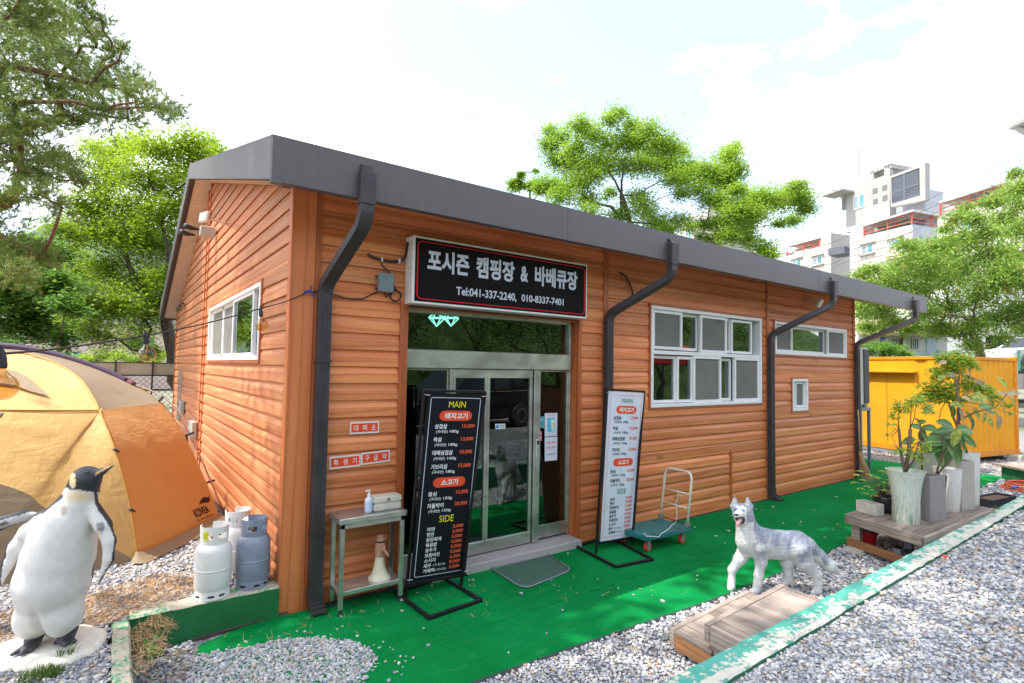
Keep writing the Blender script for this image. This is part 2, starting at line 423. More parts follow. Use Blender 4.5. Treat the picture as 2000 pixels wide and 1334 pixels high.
def clip(z, s, e):
    lo = (z-3.466)/.2735 if z > 3.466 else -9; hi = 5+(4.83-z)/.353
    return max(s, lo), min(e, hi)
hs = (WSIDE[0]-.03, WSIDE[1]+.03, WSIDE[2]-.03, WSIDE[3]+.03)
rows(ST, .055, 4.93, 0, 4.80, [hs], M['siding_y'], clip)
rows(ST, 4.985, 5.20, 0, 4.80, [], M['siding_y'], clip)
rows(ST, 5.255, 9.70, 0, 4.80, [], M['siding_y'], clip)
# corner post and trims
mb = MB(); mb.box((-.032, -.036, -.02), (.170, .05, 3.47)); mb.build('corner_post', M['post'], shop, bevel=.006)
def trim(name, T, a0, a1, z0, z1, o=.030, mat=None):
    mb = MB(); bx(mb, T, (a0, 0, z0), (a1, o, z1)); return mb.build(name, mat or M['trim'], shop, bevel=.003)
TV = wood('trim_wood', (.50, .15, .045), (.42, .10, .028), ORANGE3, 'z', rough=.45, knots=False, per=.15)
trim('vertical_trim', FT, .172, .212, 0, 3.46, .034, TV)
trim('vertical_trim', FT, .948, 1.028, 0, 2.60, .036, TV); trim('vertical_trim', FT, 3.172, 3.222, 0, 2.60, .036, TV)
trim('vertical_trim', FT, 3.578, 3.612, 0, 3.46, .036, TV); trim('vertical_trim', FT, 3.615, 3.652, 0, 3.46, .034, TV)
trim('vertical_trim', FT, 7.238, 7.266, 0, 3.46, .034, TV); trim('vertical_trim', FT, 7.269, 7.297, 0, 3.46, .034, TV)
trim('vertical_trim', FT, 6.228, 6.272, 0, .845, .034, TV)
trim('vertical_trim', FT, 10.373, 10.46, 0, 3.46, .034, TV)
trim('vertical_trim', ST, 4.932, 4.957, 0, 4.81, .034, TV); trim('vertical_trim', ST, 4.960, 4.983, 0, 4.81, .03, TV)
trim('vertical_trim', ST, 5.202, 5.226, 0, 4.77, .034, TV); trim('vertical_trim', ST, 5.229, 5.253, 0, 4.77, .03, TV)
trim('vertical_trim', ST, 9.702, 9.77, 0, 3.16, .034, TV)
for T, w in ((FT, WBIG), (FT, WWIDE), (FT, WTINY), (ST, WSIDE)):
    mb = MB(); a0, a1, z0, z1 = w; g = .028
    bx(mb, T, (a0-g, 0, z0-g), (a1+g, .034, z0-.001)); bx(mb, T, (a0-g, 0, z1+.001), (a1+g, .034, z1+g))
    bx(mb, T, (a0-g, 0, z0-.001), (a0-.001, .034, z1+.001)); bx(mb, T, (a1+.001, 0, z0-.001), (a1+g, .034, z1+.001)); mb.build('window_surround', TV, shop)
# door reveal (wood coloured returns) and concrete threshold
mb = MB(); mb.box((3.158, -.002, .097), (3.169, .079, 2.559)); mb.box((1.031, -.002, .097), (1.042, .079, 2.559)); mb.box((1.043, -.002, 2.548), (3.157, .079, 2.558)); mb.build('door_reveal', TV, shop)
t = NT('threshold_concrete'); o = t.gpos(); n1 = t.noise(t.map(o, (30, 3, 3)), 4, 4, .6)
t.set(color=t.mix(n1, (.30, .27, .27), (.46, .43, .42)), rough=.8); t.bump(n1, .5, .006); M['threshold'] = t.mat
mb = MB(); mb.box((1.03, -.13, -.02), (3.17, .16, .095)); mb.build('doorstep', M['threshold'], shop, bevel=.008)

# ------------------------------------------------------------------ roof
OX, OY, EX = -.33, -.65, 12.29
zb0, zt0 = EAVE(OY), 3.605
mb = MB()
mb.prism([(OX+.03, OY+.03, zb0+.02), (OX+.03, 5, 4.85), (OX+.03, 5, 5.02), (OX+.03, OY+.03, 3.57)], (EX-OX-.06, 0, 0))
mb.prism([(OX+.03, 5, 4.85), (OX+.03, 10.22, REAR(10.25)+.03), (OX+.03, 10.22, 3.26), (OX+.03, 5, 5.02)], (EX-OX-.06, 0, 0))
roof = mb.build('roof', M['soffit'], shop)
mb = MB(); mb.add([(OX, OY, 3.606), (EX, OY, 3.606), (EX, 5, 5.062), (OX, 5, 5.062), (OX, 10.25, 3.302), (EX, 10.25, 3.302)], [(0, 1, 2, 3), (3, 2, 5, 4)])
mb.build('roof_sheet', M['steel_dark'], roof)
# fascia sheets along the front eave with overlapped joints
cuts = [OX, 2.43, 5.15, 7.65, 10.1, EX]
for i in range(5):
    mb = MB(); a, b = cuts[i], cuts[i+1]-.0015*(i < 4); o = .0015*(i % 2)
    mb.box((a, OY-o, zb0-.012), (b, OY+.028, zt0)); mb.box((a, OY+.030, zb0-.012), (b, OY+.075, zb0-.002)); mb.build('fascia_sheet', M['fascia'], roof, bevel=.002)
mb = MB(); mb.box((OX-.006, OY-.008, zb0-.03), (OX+.07, OY+.02, zb0+.012)); mb.build('fascia_corner_cap', M['fascia'], roof, bevel=.004)
mb = MB(); mb.prism([(OX-.001, OY+.030, zb0+.008), (OX-.001, 5.0, 4.832), (OX-.001, 5.0, 5.065), (OX-.001, OY+.030, zt0+.006)], (.028, 0, 0)); mb.build('rake_fascia', M['fascia'], roof)
mb = MB(); mb.prism([(OX, 5.002, 4.832), (OX, 10.25, REAR(10.25)), (OX, 10.25, 3.31), (OX, 5.002, 5.065)], (.028, 0, 0)); mb.build('rake_fascia', M['fascia'], roof)
dk = plain('fascia_return', (.045, .03, .028), .5)
mb = MB(); mb.prism([(OX+.03, 5.0, 4.828), (OX+.03, 10.2, REAR(10.2)-.002), (OX+.03, 10.2, REAR(10.2)+.012), (OX+.03, 5, 4.842)], (.055, 0, 0))
mb.prism([(OX+.03, OY+.03, zb0+.006), (OX+.03, 5, 4.828), (OX+.03, 5, 4.842), (OX+.03, OY+.03, zb0+.018)], (.03, 0, 0))
mb.prism([(OX+.03, 10.2, REAR(10.2)-.002), (OX+.03, 10.25, REAR(10.25)-.002), (OX+.03, 10.25, REAR(10.25)+.012), (OX+.03, 10.2, REAR(10.2)+.012)], (.33, 0, 0)); mb.build('rake_lip', dk, roof)
mb = MB(); mb.prism([(EX-.028, OY+.03, zb0), (EX-.028, 5, 4.83), (EX-.028, 5, 5.065), (EX-.028, OY+.03, zt0)], (.028, 0, 0)); mb.prism([(EX-.028, 5.002, 4.83), (EX-.028, 10.25, REAR(10.25)), (EX-.028, 10.25, 3.3), (EX-.028, 5.002, 5.065)], (.028, 0, 0)); mb.build('rake_fascia', M['fascia'], roof)
# soffit strips: narrow vinyl boards across the overhang
def soffit_strip(y0, y1, fz, n):
    mb = MB()
    for i in range(n):
        a = y0+(y1-y0)*i/n; b = y0+(y1-y0)*(i+1)/n-.004
        if i == n-1: b += .004
        mb.add([(OX+.085, a, fz(a)+.004), (.03, a, fz(a)+.004), (.03, b, fz(b)+.004), (OX+.085, b, fz(b)+.004), (OX+.085, a, fz(a)+.016), (.03, a, fz(a)+.016), (.03, b, fz(b)+.016), (OX+.085, b, fz(b)+.016)],
               [(0, 1, 2, 3), (7, 6, 5, 4), (0, 4, 5, 1), (1, 5, 6, 2), (2, 6, 7, 3), (3, 7, 4, 0)])
    return mb
soffit_strip(OY+.04, 5., EAVE, 48).build('rake_soffit', M['soffit'], roof); soffit_strip(5., 9.72, REAR, 46).build('rake_soffit', M['soffit'], roof)
mb = MB(); n = 106
for i in range(n):
    a = OX+.09+(EX-OX-.15)*i/n; b = OX+.09+(EX-OX-.15)*(i+1)/n-.006
    mb.add([(a, OY+.08, EAVE(OY+.08)-.012), (b, OY+.08, EAVE(OY+.08)-.012), (b, .0, EAVE(0)-.012), (a, 0, EAVE(0)-.012)], [(0, 1, 2, 3)])
mb.build('eave_soffit', M['soffit'], roof)

# ------------------------------------------------------------------ downspouts
def downspout(xw, xf, zk, foot, wr):
    """xw on the wall, xf at the fascia, zk height where it reaches the wall"""
    w, d = .105, .07; yw = -.075
    sec = [(-w/2, -d/2), (w/2, -d/2), (w/2, d/2), (-w/2, d/2)]
    zt = EAVE(OY)-.02
    mb = MB()
    yo = OY-.035
    # head box clipped on the fascia
    mb.add([], [])
    mb.box((xf-.06, OY-.075, zb0-.06), (xf+.06, OY-.002, zb0+.18)); mb.prism([(xf-.045, OY-.06, zb0+.18), (xf+.045, OY-.06, zb0+.18), (xf+.045, OY-.002, zb0+.25), (xf-.045, OY-.002, zb0+.25)], (0, 0, .004))
    A = Vector((xf, OY-.03, zb0-.05)); pts = [A, Vector((xf, OY-.03, zb0-.11))]
    B = Vector((xw, yw, zk)); C = Vector((xf, OY-.01, zb0-.20))
    # rounded bends
    def bend(p, q, r, k=5): return [(p*(1-t)**2 + q*2*t*(1-t) + r*t*t) for t in [i/k for i in range(k+1)]]
    E = C + (B-C).normalized()*.10
    pts += bend(Vector((xf, OY-.03, zb0-.12)), C, E)
    G = B - (B-C).normalized()*.10; H = B + Vector((0, 0, -.10))
    pts += bend(G, B, H)
    sect4 = [(-w/2, -d/2), (w/2, -d/2), (w/2, d/2), (-w/2, d/2)]
    # sweep with a fixed sideways axis so the tube never twists
    ax = Vector((1, 0, 0)); v = []; k = len(pts)
    side = Vector(((B-C).x*0+1, 0, 0))
    for i, p in enumerate(pts):
        dd = (pts[min(i+1, k-1)]-pts[max(i-1, 0)]).normalized(); a = (ax-dd*ax.dot(dd)).normalized(); b = dd.cross(a)
        ww = w/2; v += [p+a*s1*ww+b*s2*d/2 for s1, s2 in ((-1, -1), (1, -1), (1, 1), (-1, 1))]
    mb.add(v, [(i*4+j, i*4+(j+1) % 4, (i+1)*4+(j+1) % 4, (i+1)*4+j) for i in range(k-1) for j in range(4)])
    zl = .16 if foot else .05
    mb.box((xw-w/2, yw-d/2, zl), (xw+w/2, yw+d/2, zk-.09))
    for q in (-.018, .018): mb.box((xw+q-.004, yw-d/2-.004, zl), (xw+q+.004, yw-d/2, zk-.12))
    if foot:
        mb.box((xw-w/2-.006, yw-d/2-.006, .13), (xw+w/2+.006, yw+d/2+.002, .19))
        for i in range(5):
            z = .125-.022*i; y = yw-.01*i*i*.55; mb.box((xw-w/2-.004, y-d/2-.004-.006*i, z-.012), (xw+w/2+.004, y+d/2, z+.010))
        mb.add([(xw-w/2, yw-.02, .06), (xw+w/2, yw-.02, .06), (xw+w/2, yw-.16, .035), (xw-w/2, yw-.16, .035), (xw-w/2, yw-.02, .0), (xw+w/2, yw-.02, .0), (xw+w/2, yw-.18, .004), (xw-w/2, yw-.18, .004)],
               [(0, 1, 2, 3), (4, 7, 6, 5), (0, 4, 5, 1), (0, 3, 7, 4), (1, 5, 6, 2)])
    o = mb.build('downspout', M['steel_dark'], shop, bevel=.004)
    for z in (2.02, .62):
        if z < zk-.2:
            m2 = MB(); m2.box((xw-w/2-.010, yw-d/2-.008, z), (xw+w/2+.010, -.02, z+.018)); m2.build('strap', M['steel_dark'], o)
downspout(.243, .345, 2.66, True, 0); downspout(3.615, 4.03, 2.66, True, 0); downspout(7.285, 8.07, 2.60, True, 0); downspout(10.42, 11.57, 2.58, False, 0)

# ------------------------------------------------------------------ windows
def frame_ring(mb, T, a0, a1, z0, z1, w, o0, o1, wb=None):
    wb = wb or w
    bx(mb, T, (a0, o0, z0), (a1, o1, z0+wb)); bx(mb, T, (a0, o0, z1-w), (a1, o1, z1)); bx(mb, T, (a0, o0, z0+wb), (a0+w, o1, z1-w)); bx(mb, T, (a1-w, o0, z0+wb), (a1, o1, z1-w))
def window(T, w, sashes, mids=(), name='window'):
    """sashes: (a0,a1,z0,z1,level,kind)"""
    a0, a1, z0, z1 = w; mb = MB(); frame_ring(mb, T, a0, a1, z0, z1, .045, -.10, .042)
    for (p0, p1, q0, q1) in mids: bx(mb, T, (p0, -.10, q0), (p1, .030, q1))
    win = mb.build(name, M['pvc'], shop, bevel=.004)
    mb = MB(); bx(mb, T, (a0+.02, -.088, z0+.02), (a1-.02, -.084, z1-.02)); mb.build('rear_pane', M['glass'], win)
    for (s0, s1, t0, t1, lv, kind) in sashes:
        o = -.055+.030*lv; mb = MB(); fw = .040
        frame_ring(mb, T, s0, s1, t0, t1, fw, o-.022, o+.022); sa = mb.build('sash', M['pvc'], win, bevel=.004)
        mb = MB(); bx(mb, T, (s0+fw-.004, o-.004, t0+fw-.004), (s1-fw+.004, o, t1-fw+.004))
        mb.build('screen' if kind == 's' else 'pane', M['screen'] if kind == 's' else M['glass'], sa)
    return win
X = lambda zx, oy=.02: P(1160+zx/3.335, 700, y=-oy).x
zm = 2.245
window(FT, WBIG, [
    (WBIG[0]+.045, X(575), zm+.035, WBIG[3]-.05, 2, 's'), (X(566), X(700), zm+.035, WBIG[3]-.05, 0, 'g'), (X(693), X(866), zm+.02, WBIG[3]-.05, 2, 's'), (X(860), X(912), zm+.035, WBIG[3]-.05, 0, 'g'), (X(905), X(1042), zm+.03, WBIG[3]-.055, 1, 'g'),
    (WBIG[0]+.045, X(556), WBIG[2]+.05, zm-.045, 0, 'g'), (X(552), X(655), WBIG[2]+.05, zm-.045, 1, 'g'), (X(648), X(828), WBIG[2]+.04, zm-.03, 2, 's'), (X(820), X(915), WBIG[2]+.05, zm-.045, 0, 'g'), (X(915), WBIG[1]-.045, WBIG[2]+.04, zm-.03, 2, 's')],
    [(WBIG[0]+.045, WBIG[1]-.045, zm-.03, zm+.02)])
window(FT, WWIDE, [(WWIDE[0]+.045, X(1305), WWIDE[2]+.045, WWIDE[3]-.045, 1, 's'), (X(1298), X(1525), WWIDE[2]+.045, WWIDE[3]-.045, 0, 'g'), (X(1522), WWIDE[1]-.045, WWIDE[2]+.035, WWIDE[3]-.035, 2, 's')])
window(FT, WTINY, [(WTINY[0]+.045, X(1325), WTINY[2]+.045, WTINY[3]-.045, 0, 'g'), (X(1320), WTINY[1]-.03, WTINY[2]+.05, WTINY[3]-.05, 1, 's')])
YS = lambda zx: P(300+zx/2.78, 640, x=-.02).y
window(ST, WSIDE, [(YS(368), WSIDE[1]-.045, WSIDE[2]+.045, WSIDE[3]-.045, 1, 's'), (YS(436), YS(362), WSIDE[2]+.045, WSIDE[3]-.045, 1, 's'),
                   (YS(540), YS(430), WSIDE[2]+.04, WSIDE[3]-.04, 2, 'g'), (WSIDE[0]+.045, YS(530), WSIDE[2]+.045, WSIDE[3]-.045, 0, 'g')])

# ------------------------------------------------------------------ entrance of steel and tinted glass
DY = .10
D = lambda a, o, z: Vector((a, DY-o, z))
mb = MB(); bx(mb, D, (1.03, -.05, .095), (1.056, .02, 2.56)); bx(mb, D, (3.135, -.05, .095), (3.17, .02, 2.56)); bx(mb, D, (1.056, -.05, 2.515), (3.135, .02, 2.56))
door = mb.build('entrance', M['stainless'], shop, bevel=.003)
mb = MB(); bx(mb, D, (1.056, -.05, 1.985), (3.135, .055, 2.165)); mb.build('header_panel', M['stainless'], door, bevel=.006)
mb = MB(); bx(mb, D, (1.056, -.03, 2.165), (3.135, -.024, 2.515)); mb.build('transom_pane', M['glass'], door)
def leaf(name, a0, a1, z0, z1, o, wl, wr, wt, wb):
    mb = MB(); bx(mb, D, (a0, o-.02, z0), (a1, o+.02, z0+wb)); bx(mb, D, (a0, o-.02, z1-wt), (a1, o+.02, z1)); bx(mb, D, (a0, o-.02, z0+wb), (a0+wl, o+.02, z1-wt)); bx(mb, D, (a1-wr, o-.02, z0+wb), (a1, o+.02, z1-wt))
    l = mb.build(name, M['stainless'], door, bevel=.003)
    mb = MB(); bx(mb, D, (a0+wl-.003, o-.004, z0+wb-.003), (a1-wr+.003, o+.002, z1-wt+.003)); mb.build('pane', M['glass'], l); return l
leaf('fixed_panel', 1.056, 1.545, .10, 1.983, -.03, .012, .012, .02, .13)
mb = MB(); bx(mb, D, (1.545, -.05, .10), (1.585, .03, 1.983)); mb.build('mullion', M['stainless'], door, bevel=.003)
leaf('sliding_door', 1.587, 1.990, .11, 1.981, .012, .022, .030, .09, .12)
leaf('sliding_door', 1.992, 2.585, .11, 1.981, .012, .030, .035, .09, .12)
mb = MB(); bx(mb, D, (2.600, -.05, .10), (2.690, .045, 1.983)); po = mb.build('mullion', M['stainless'], door, bevel=.004)
mb = MB(); bx(mb, D, (2.626, .045, 1.02), (2.664, .060, 1.22)); lk = mb.build('lock_plate', plain('lock_white', (.7, .7, .68), .35), po, bevel=.003)
mb = MB(); bx(mb, D, (2.632, .060, 1.165), (2.658, .066, 1.21)); [bx(mb, D, (2.637, .060, 1.03+.018*i), (2.653, .063, 1.040+.018*i)) for i in range(7)]; mb.build('keyhole', M['black'], po)
leaf('fixed_panel', 2.692, 3.135, .12, 1.983, -.02, .012, .016, .02, .14)
# pendant lamps glimpsed through the transom: glowing wire diamonds
for px in (853, 881):
    c = P(px, 621, y=1.3); r = .11
    pn = thing('pendant_lamp', 'glowing diamond shaped wire pendant behind the transom glass, the one on the %s' % ('left' if px < 860 else 'right'), 'lamp', c, 'pendant lamps inside the entrance')
    mb = MB(); q = [(r, 0, 0), (0, r, 0), (-r, 0, 0), (0, -r, 0)]; top = (0, 0, r*.75); bot = (0, 0, -r*.95)
    for i in range(4):
        mb.tube([c+Vector(q[i]), c+Vector(q[(i+1) % 4])], .007, 4); mb.tube([c+Vector(q[i]), c+Vector(top)], .007, 4); mb.tube([c+Vector(q[i]), c+Vector(bot)], .007, 4)
    mb.build('shade', emis('lamp_glow', (.55, 1., .9), 2.2), pn)
    mb = MB(); mb.tube([c+Vector(top), (c.x, c.y, 2.95)], .006, 5); mb.build('cord', M['black'], pn)
# ------------------------------------------------------------------ ground
def gravel_base(name, a, b, c):
    t = NT(name); o = t.gpos(); vo = t.n('TexVoronoi', {'Vector': o, 'Scale': 48.}); n = t.noise(o, 1.3, 5)
    sep = t.n('SeparateColor', {0: vo.outputs['Color']}).outputs[0]
    col = t.ramp(sep, [(0, a), (.45, b), (.8, c), (1., (.30, .20, .12))])
    col = t.mix(t.ramp(n, [(.45, 0), (.75, .5)]), col, (.24, .17, .11))
    col = t.mix(1., col, t.ramp(vo.outputs['Distance'], [(.0, 1.), (.9, .35)]), 'MULTIPLY')
    t.set(color=col, rough=.9); t.bump(t.math('SUBTRACT', 1., vo.outputs['Distance']), 1., .012); return t.mat
GB = gravel_base('gravel_bed', (.22, .23, .26), (.34, .35, .38), (.50, .49, .47))
def sheet(name, polys, mat, kind='structure', parent=None):
    mb = MB()
    for p in polys: mb.add(p, [tuple(range(len(p)))])
    o = mb.build(name, mat, parent); o['kind'] = kind; return o
G0 = NT('far_ground'); o = G0.gpos(); n = G0.noise(o, .3, 6)
G0.set(color=G0.mix(G0.ramp(n, [(.35, 0), (.65, 1)]), (.20, .19, .16), (.12, .14, .07)), rough=.95)
sheet('ground', [[(-900, -900, -.06), (900, -900, -.06), (900, 900, -.06), (-900, 900, -.06)]], G0.mat)
ZL, ZR = .235, .325
mb = MB(); mb.box((-1.02, -2.9, -.05), (14.5, .0, -.004)); mb.box((10.3, 0, -.05), (26, 12, -.004)); mb.box((14.5, -2.9, -.05), (26, 0, -.004)); o = mb.build('lower_gravel_yard', GB); o['kind'] = 'structure'
mb = MB(); mb.box((-14, -.05, -.05), (-.03, 14, ZL)); mb.box((-14, -2.86, -.05), (-1.12, -.05, ZL)); o = mb.build('left_gravel_yard', GB); o['kind'] = 'structure'
mb = MB(); mb.box((-14, -16, -.05), (40, -2.86, ZR)); o = mb.build('parking_gravel', GB); o['kind'] = 'structure'
# kerb: painted teal, chipped to bare cream concrete
t = NT('kerb_paint'); o = t.gpos(); n1 = t.noise(t.map(o, (2.2, 4.5, 2)), 3.0, 9, .72); n2 = t.noise(o, 30, 5, .7); n3 = t.noise(t.map(o, (1, .35, 1)), 1.6, 4)
sy = t.n('SeparateXYZ', {0: o}); edge = t.math('MULTIPLY', t.ramp(t.math('ABSOLUTE', t.math('ADD', sy.outputs[1], 2.70)), [(.0, 0), (.22, 1)]), .16)
far = t.math('MULTIPLY', t.ramp(t.math('DIVIDE', sy.outputs[0], 10.), [(.35, 0), (.6, 1)]), .10)
m = t.math('ADD', t.math('ADD', t.math('MULTIPLY', n1, .62), t.math('MULTIPLY', n2, .38)), t.math('ADD', edge, far))
chip = t.ramp(m, [(.60, 0), (.63, 1)])
pt = t.mix(t.ramp(n3, [(.35, 0), (.7, 1)]), (.035, .27, .20), (.09, .40, .32)); cc = t.mix(t.ramp(n2, [(.3, 0), (.7, 1)]), (.50, .46, .38), (.66, .63, .55))
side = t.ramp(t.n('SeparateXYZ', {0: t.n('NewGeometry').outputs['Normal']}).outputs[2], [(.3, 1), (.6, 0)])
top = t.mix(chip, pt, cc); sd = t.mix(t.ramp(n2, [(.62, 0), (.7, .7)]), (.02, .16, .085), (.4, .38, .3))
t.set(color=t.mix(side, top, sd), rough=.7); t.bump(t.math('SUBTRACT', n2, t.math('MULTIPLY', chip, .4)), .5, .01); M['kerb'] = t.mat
def rough_box(mb, x0, x1, ya, yb, z0, z1, n, j=.006, ax='x', ang=0.):
    """long low wall with slightly wavering edges and rounded arrises"""
    v = []; r = random.Random(int(x0*100+n)); c = .012
    for i in range(n+1):
        a = x0+(x1-x0)*i/n; q = lambda: r.uniform(-j, j)
        y0, y1 = ya(a)+q(), yb(a)+q(); z = z1+q()*.6
        pr = [(y0, z0), (y0, z-c), (y0+c, z), ((y0+y1)/2, z+q()*.5), (y1-c, z), (y1, z-c), (y1, z0)]
        v += [(a, y, zz) if ax == 'x' else (y, a, zz) for y, zz in pr]
    k = 7; f = [(i*k+m_, i*k+m_+1, (i+1)*k+m_+1, (i+1)*k+m_) for i in range(n) for m_ in range(k-1)] + [tuple(range(k)), tuple(n*k+m_ for m_ in range(k))[::-1]]
    mb.add(v, f)
mb = MB(); rough_box(mb, .2, 14.5, lambda x: -2.945+.021*(x-1.5)*.9, lambda x: -2.755+.014*(x-1.5), -.03, .36, 150); k = mb.build('kerb', M['kerb']); k['kind'] = 'structure'
# carpet of artificial turf over the lower yard
t = NT('artificial_turf'); o = t.gpos(); n1 = t.noise(o, .9, 4); n2 = t.noise(t.map(o, (1, 1, 1)), 190, 3, .7); n3 = t.noise(t.map(o, (1, 3, 1)), 5, 6, .65)
col = t.mix(t.ramp(n1, [(.35, 0), (.65, 1)]), (.002, .155, .032), (.003, .215, .052))
col = t.mix(t.ramp(n3, [(.55, 0), (.80, .5)]), col, (.05, .26, .11))
col = t.mix(t.ramp(n2, [(.62, 0), (.72, .35)]), col, (.04, .34, .10))
# embossed strip of the drain grating pressing through the turf
s = t.n('SeparateXYZ', {0: o}); xx = s.outputs[0]; yy = t.math('ADD', s.outputs[1], t.math('MULTIPLY', xx, -.012))
band = t.math('MULTIPLY', t.math('LESS_THAN', t.math('ABSOLUTE', t.math('ADD', yy, .985)), .09), t.math('LESS_THAN', xx, 9.))
bars = t.math('MULTIPLY', band, t.math('SINE', t.math('MULTIPLY', xx, 110.)))
seam = t.ramp(t.math('ABSOLUTE', t.math('ADD', yy, 1.12)), [(0, 1), (.02, 0)])
wr = t.noise(t.map(o, (.8, 2.2, 1), rot=(0, 0, .3)), 2.0, 3)
h = t.math('ADD', t.math('ADD', t.math('MULTIPLY', bars, .13), t.math('MULTIPLY', n2, .30)), t.math('ADD', t.math('MULTIPLY', seam, .8), t.math('MULTIPLY', wr, 2.2)))
t.set(color=col, rough=.95, spec=.05); t.bump(h, .7, .014); M['turf'] = t.mat
edge = [(13.2, -1.60), (11.2, -1.66), (9.3, -1.70), (7.6, -1.72), (6.0, -1.745), (5.4, -1.765), (4.6, -1.79), (3.9, -1.80), (3.43, -1.80), (3.0, -1.79), (2.55, -1.765), (2.1, -1.74), (1.6, -1.715), (1.2, -1.70), (.77, -1.685), (.4, -1.7), (-.2, -1.66)]
def turf(name, pts, thick=.014):
    mb = MB(); mb.add([(x, y, thick) for x, y in pts] + [(x, y, -.002) for x, y in pts], [tuple(range(len(pts)))] + [(i, (i+1) % len(pts), len(pts)+(i+1) % len(pts), len(pts)+i) for i in range(len(pts))])
    o = mb.build(name, M['turf']); setp(o, kind='structure'); return o
turf('turf_carpet', [(10.47, -.0), (10.47, 6.5), (13.4, 5.8), (13.25, -1.0)] + edge + [(-.62, -1.3), (-.66, -.42), (-.58, -.20), (-.30, -.085), (.02, -.055), (1.0, -.045), (3.1, -.045), (3.3, -.03)][0:])
# black raw edge of the carpet
mb = MB(); r = random.Random(3)
for i in range(len(edge)-1):
    for q in range(8):
        a = Vector((*edge[i], 0)).lerp(Vector((*edge[i+1], 0)), q/8); b = Vector((*edge[i], 0)).lerp(Vector((*edge[i+1], 0)), (q+1)/8)
        w = r.uniform(.012, .022); mb.add([a+Vector((0, .008, .0165)), b+Vector((0, .008, .0165)), b+Vector((0, -w, .004)), a+Vector((0, -w, .004))], [(0, 1, 2, 3)])
setp(mb.build('carpet_edge_backing', plain('carpet_backing', (.035, .035, .05), .8)), kind='structure')
# green retaining walls
t = NT('green_wall_paint'); o = t.gpos(); n1 = t.noise(o, 4, 6, .65); n2 = t.noise(o, 38, 6, .75); gz = t.n('SeparateXYZ', {0: t.n('NewGeometry').outputs['Normal']}).outputs[2]
col = t.mix(t.ramp(n1, [(.35, 0), (.7, 1)]), (.006, .115, .030), (.012, .18, .055))
col = t.mix(t.ramp(n2, [(.68, 0), (.73, .8)]), col, (.34, .42, .33))
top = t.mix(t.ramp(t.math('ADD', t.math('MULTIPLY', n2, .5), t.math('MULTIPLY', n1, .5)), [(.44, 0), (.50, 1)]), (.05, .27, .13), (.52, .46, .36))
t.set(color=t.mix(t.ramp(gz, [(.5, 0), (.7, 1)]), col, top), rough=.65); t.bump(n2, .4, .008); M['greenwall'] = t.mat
w = thing('retaining_wall', 'low green painted concrete wall under the gas bottles beside the corner post', 'wall', (-.5, 0, 0))
mb = MB(); rough_box(mb, -1.0, -.03, lambda x: -.065, lambda x: .10, -.03, .25, 20, .004); mb.build('wall_block', M['greenwall'], w)
w = thing('retaining_wall', 'low green painted concrete wall running towards the viewer right of the penguin', 'wall', (-1.05, -1, 0))
mb = MB(); rough_box(mb, -2.86, -.10, lambda y: -1.10, lambda y: -1.002, -.03, .252, 30, .004, 'y'); mb.build('wall_block', M['greenwall'], w)
# torn offcut of turf and dark flashing in the corner
fl = thing('turf_offcut', 'crumpled offcut of green turf with a brown strip in the gravel by the green wall', 'offcut', (-.87, -.14, 0))
mb = MB(); mb.add([(-.93, -.10, .02), (-.80, -.16, .03), (-.79, -.20, .02), (-.90, -.24, .01), (-.90, -.10, .12), (-.84, -.13, .13)], [(0, 3, 2, 1), (0, 4, 5, 1), (3, 0, 4), (3, 4, 5, 2), (5, 2, 1)]); mb.build('turf_piece', M['turf'], fl)
mb = MB(); mb.bar((-.90, -.11, .135), (-.775, -.205, .05), .03, .006); mb.build('strip', plain('brown_strip', (.16, .10, .08), .6), fl)
mb = MB(); mb.bar((-.62, -.085, .008), (.04, -.04, .03), .028, .008); o = mb.build('flashing_strip', plain('wall_foot_flashing', (.10, .07, .065), .6)); setp(o, 'thin brown metal strip along the foot of the green wall and corner post', 'strip')
mb = MB(); mb.bar((.2, -.045, .02), (10.4, -.043, .02), .022, .012); o = mb.build('wall_foot_strip', plain('wall_foot_dark', (.06, .05, .05), .7), shop)

# ------------------------------------------------------------------ loose stones
ICO = []
_bm = bmesh.new(); bmesh.ops.create_icosphere(_bm, subdivisions=1, radius=1.); ICO_V = np.array([v.co[:] for v in _bm.verts]); ICO_F = np.array([[v.index for v in f.verts] for f in _bm.faces]); _bm.free()
t = NT('gravel_stone'); r = t.island(); o = t.gpos()
col = t.ramp(r, [(0., (.30, .31, .345)), (.18, (.42, .425, .45)), (.30, (.22, .24, .30)), (.42, (.50, .50, .50)), (.60, (.37, .38, .415)), (.72, (.58, .56, .53)), (.84, (.46, .40, .33)), (.93, (.40, .28, .19)), (.97, (.60, .60, .62))], 'CONSTANT')
n1 = t.noise(o, 55, 4, .7); n0 = t.noise(o, 1.1, 3)
col = t.mix(.35, col, t.ramp(n1, [(.3, .25), (.7, .8)]), 'OVERLAY')
t.set(color=col, rough=.78); t.bump(n1, .35, .003); M['stone'] = t.mat
def inpoly(p, x, y):
    c = np.zeros(len(x), bool); n = len(p); j = n-1
    for i in range(n):
        xi, yi = p[i]; xj, yj = p[j]
        m_ = ((yi > y) != (yj > y)) & (x < (xj-xi)*(y-yi)/((yj-yi)+1e-12)+xi); c ^= m_; j = i
    return c
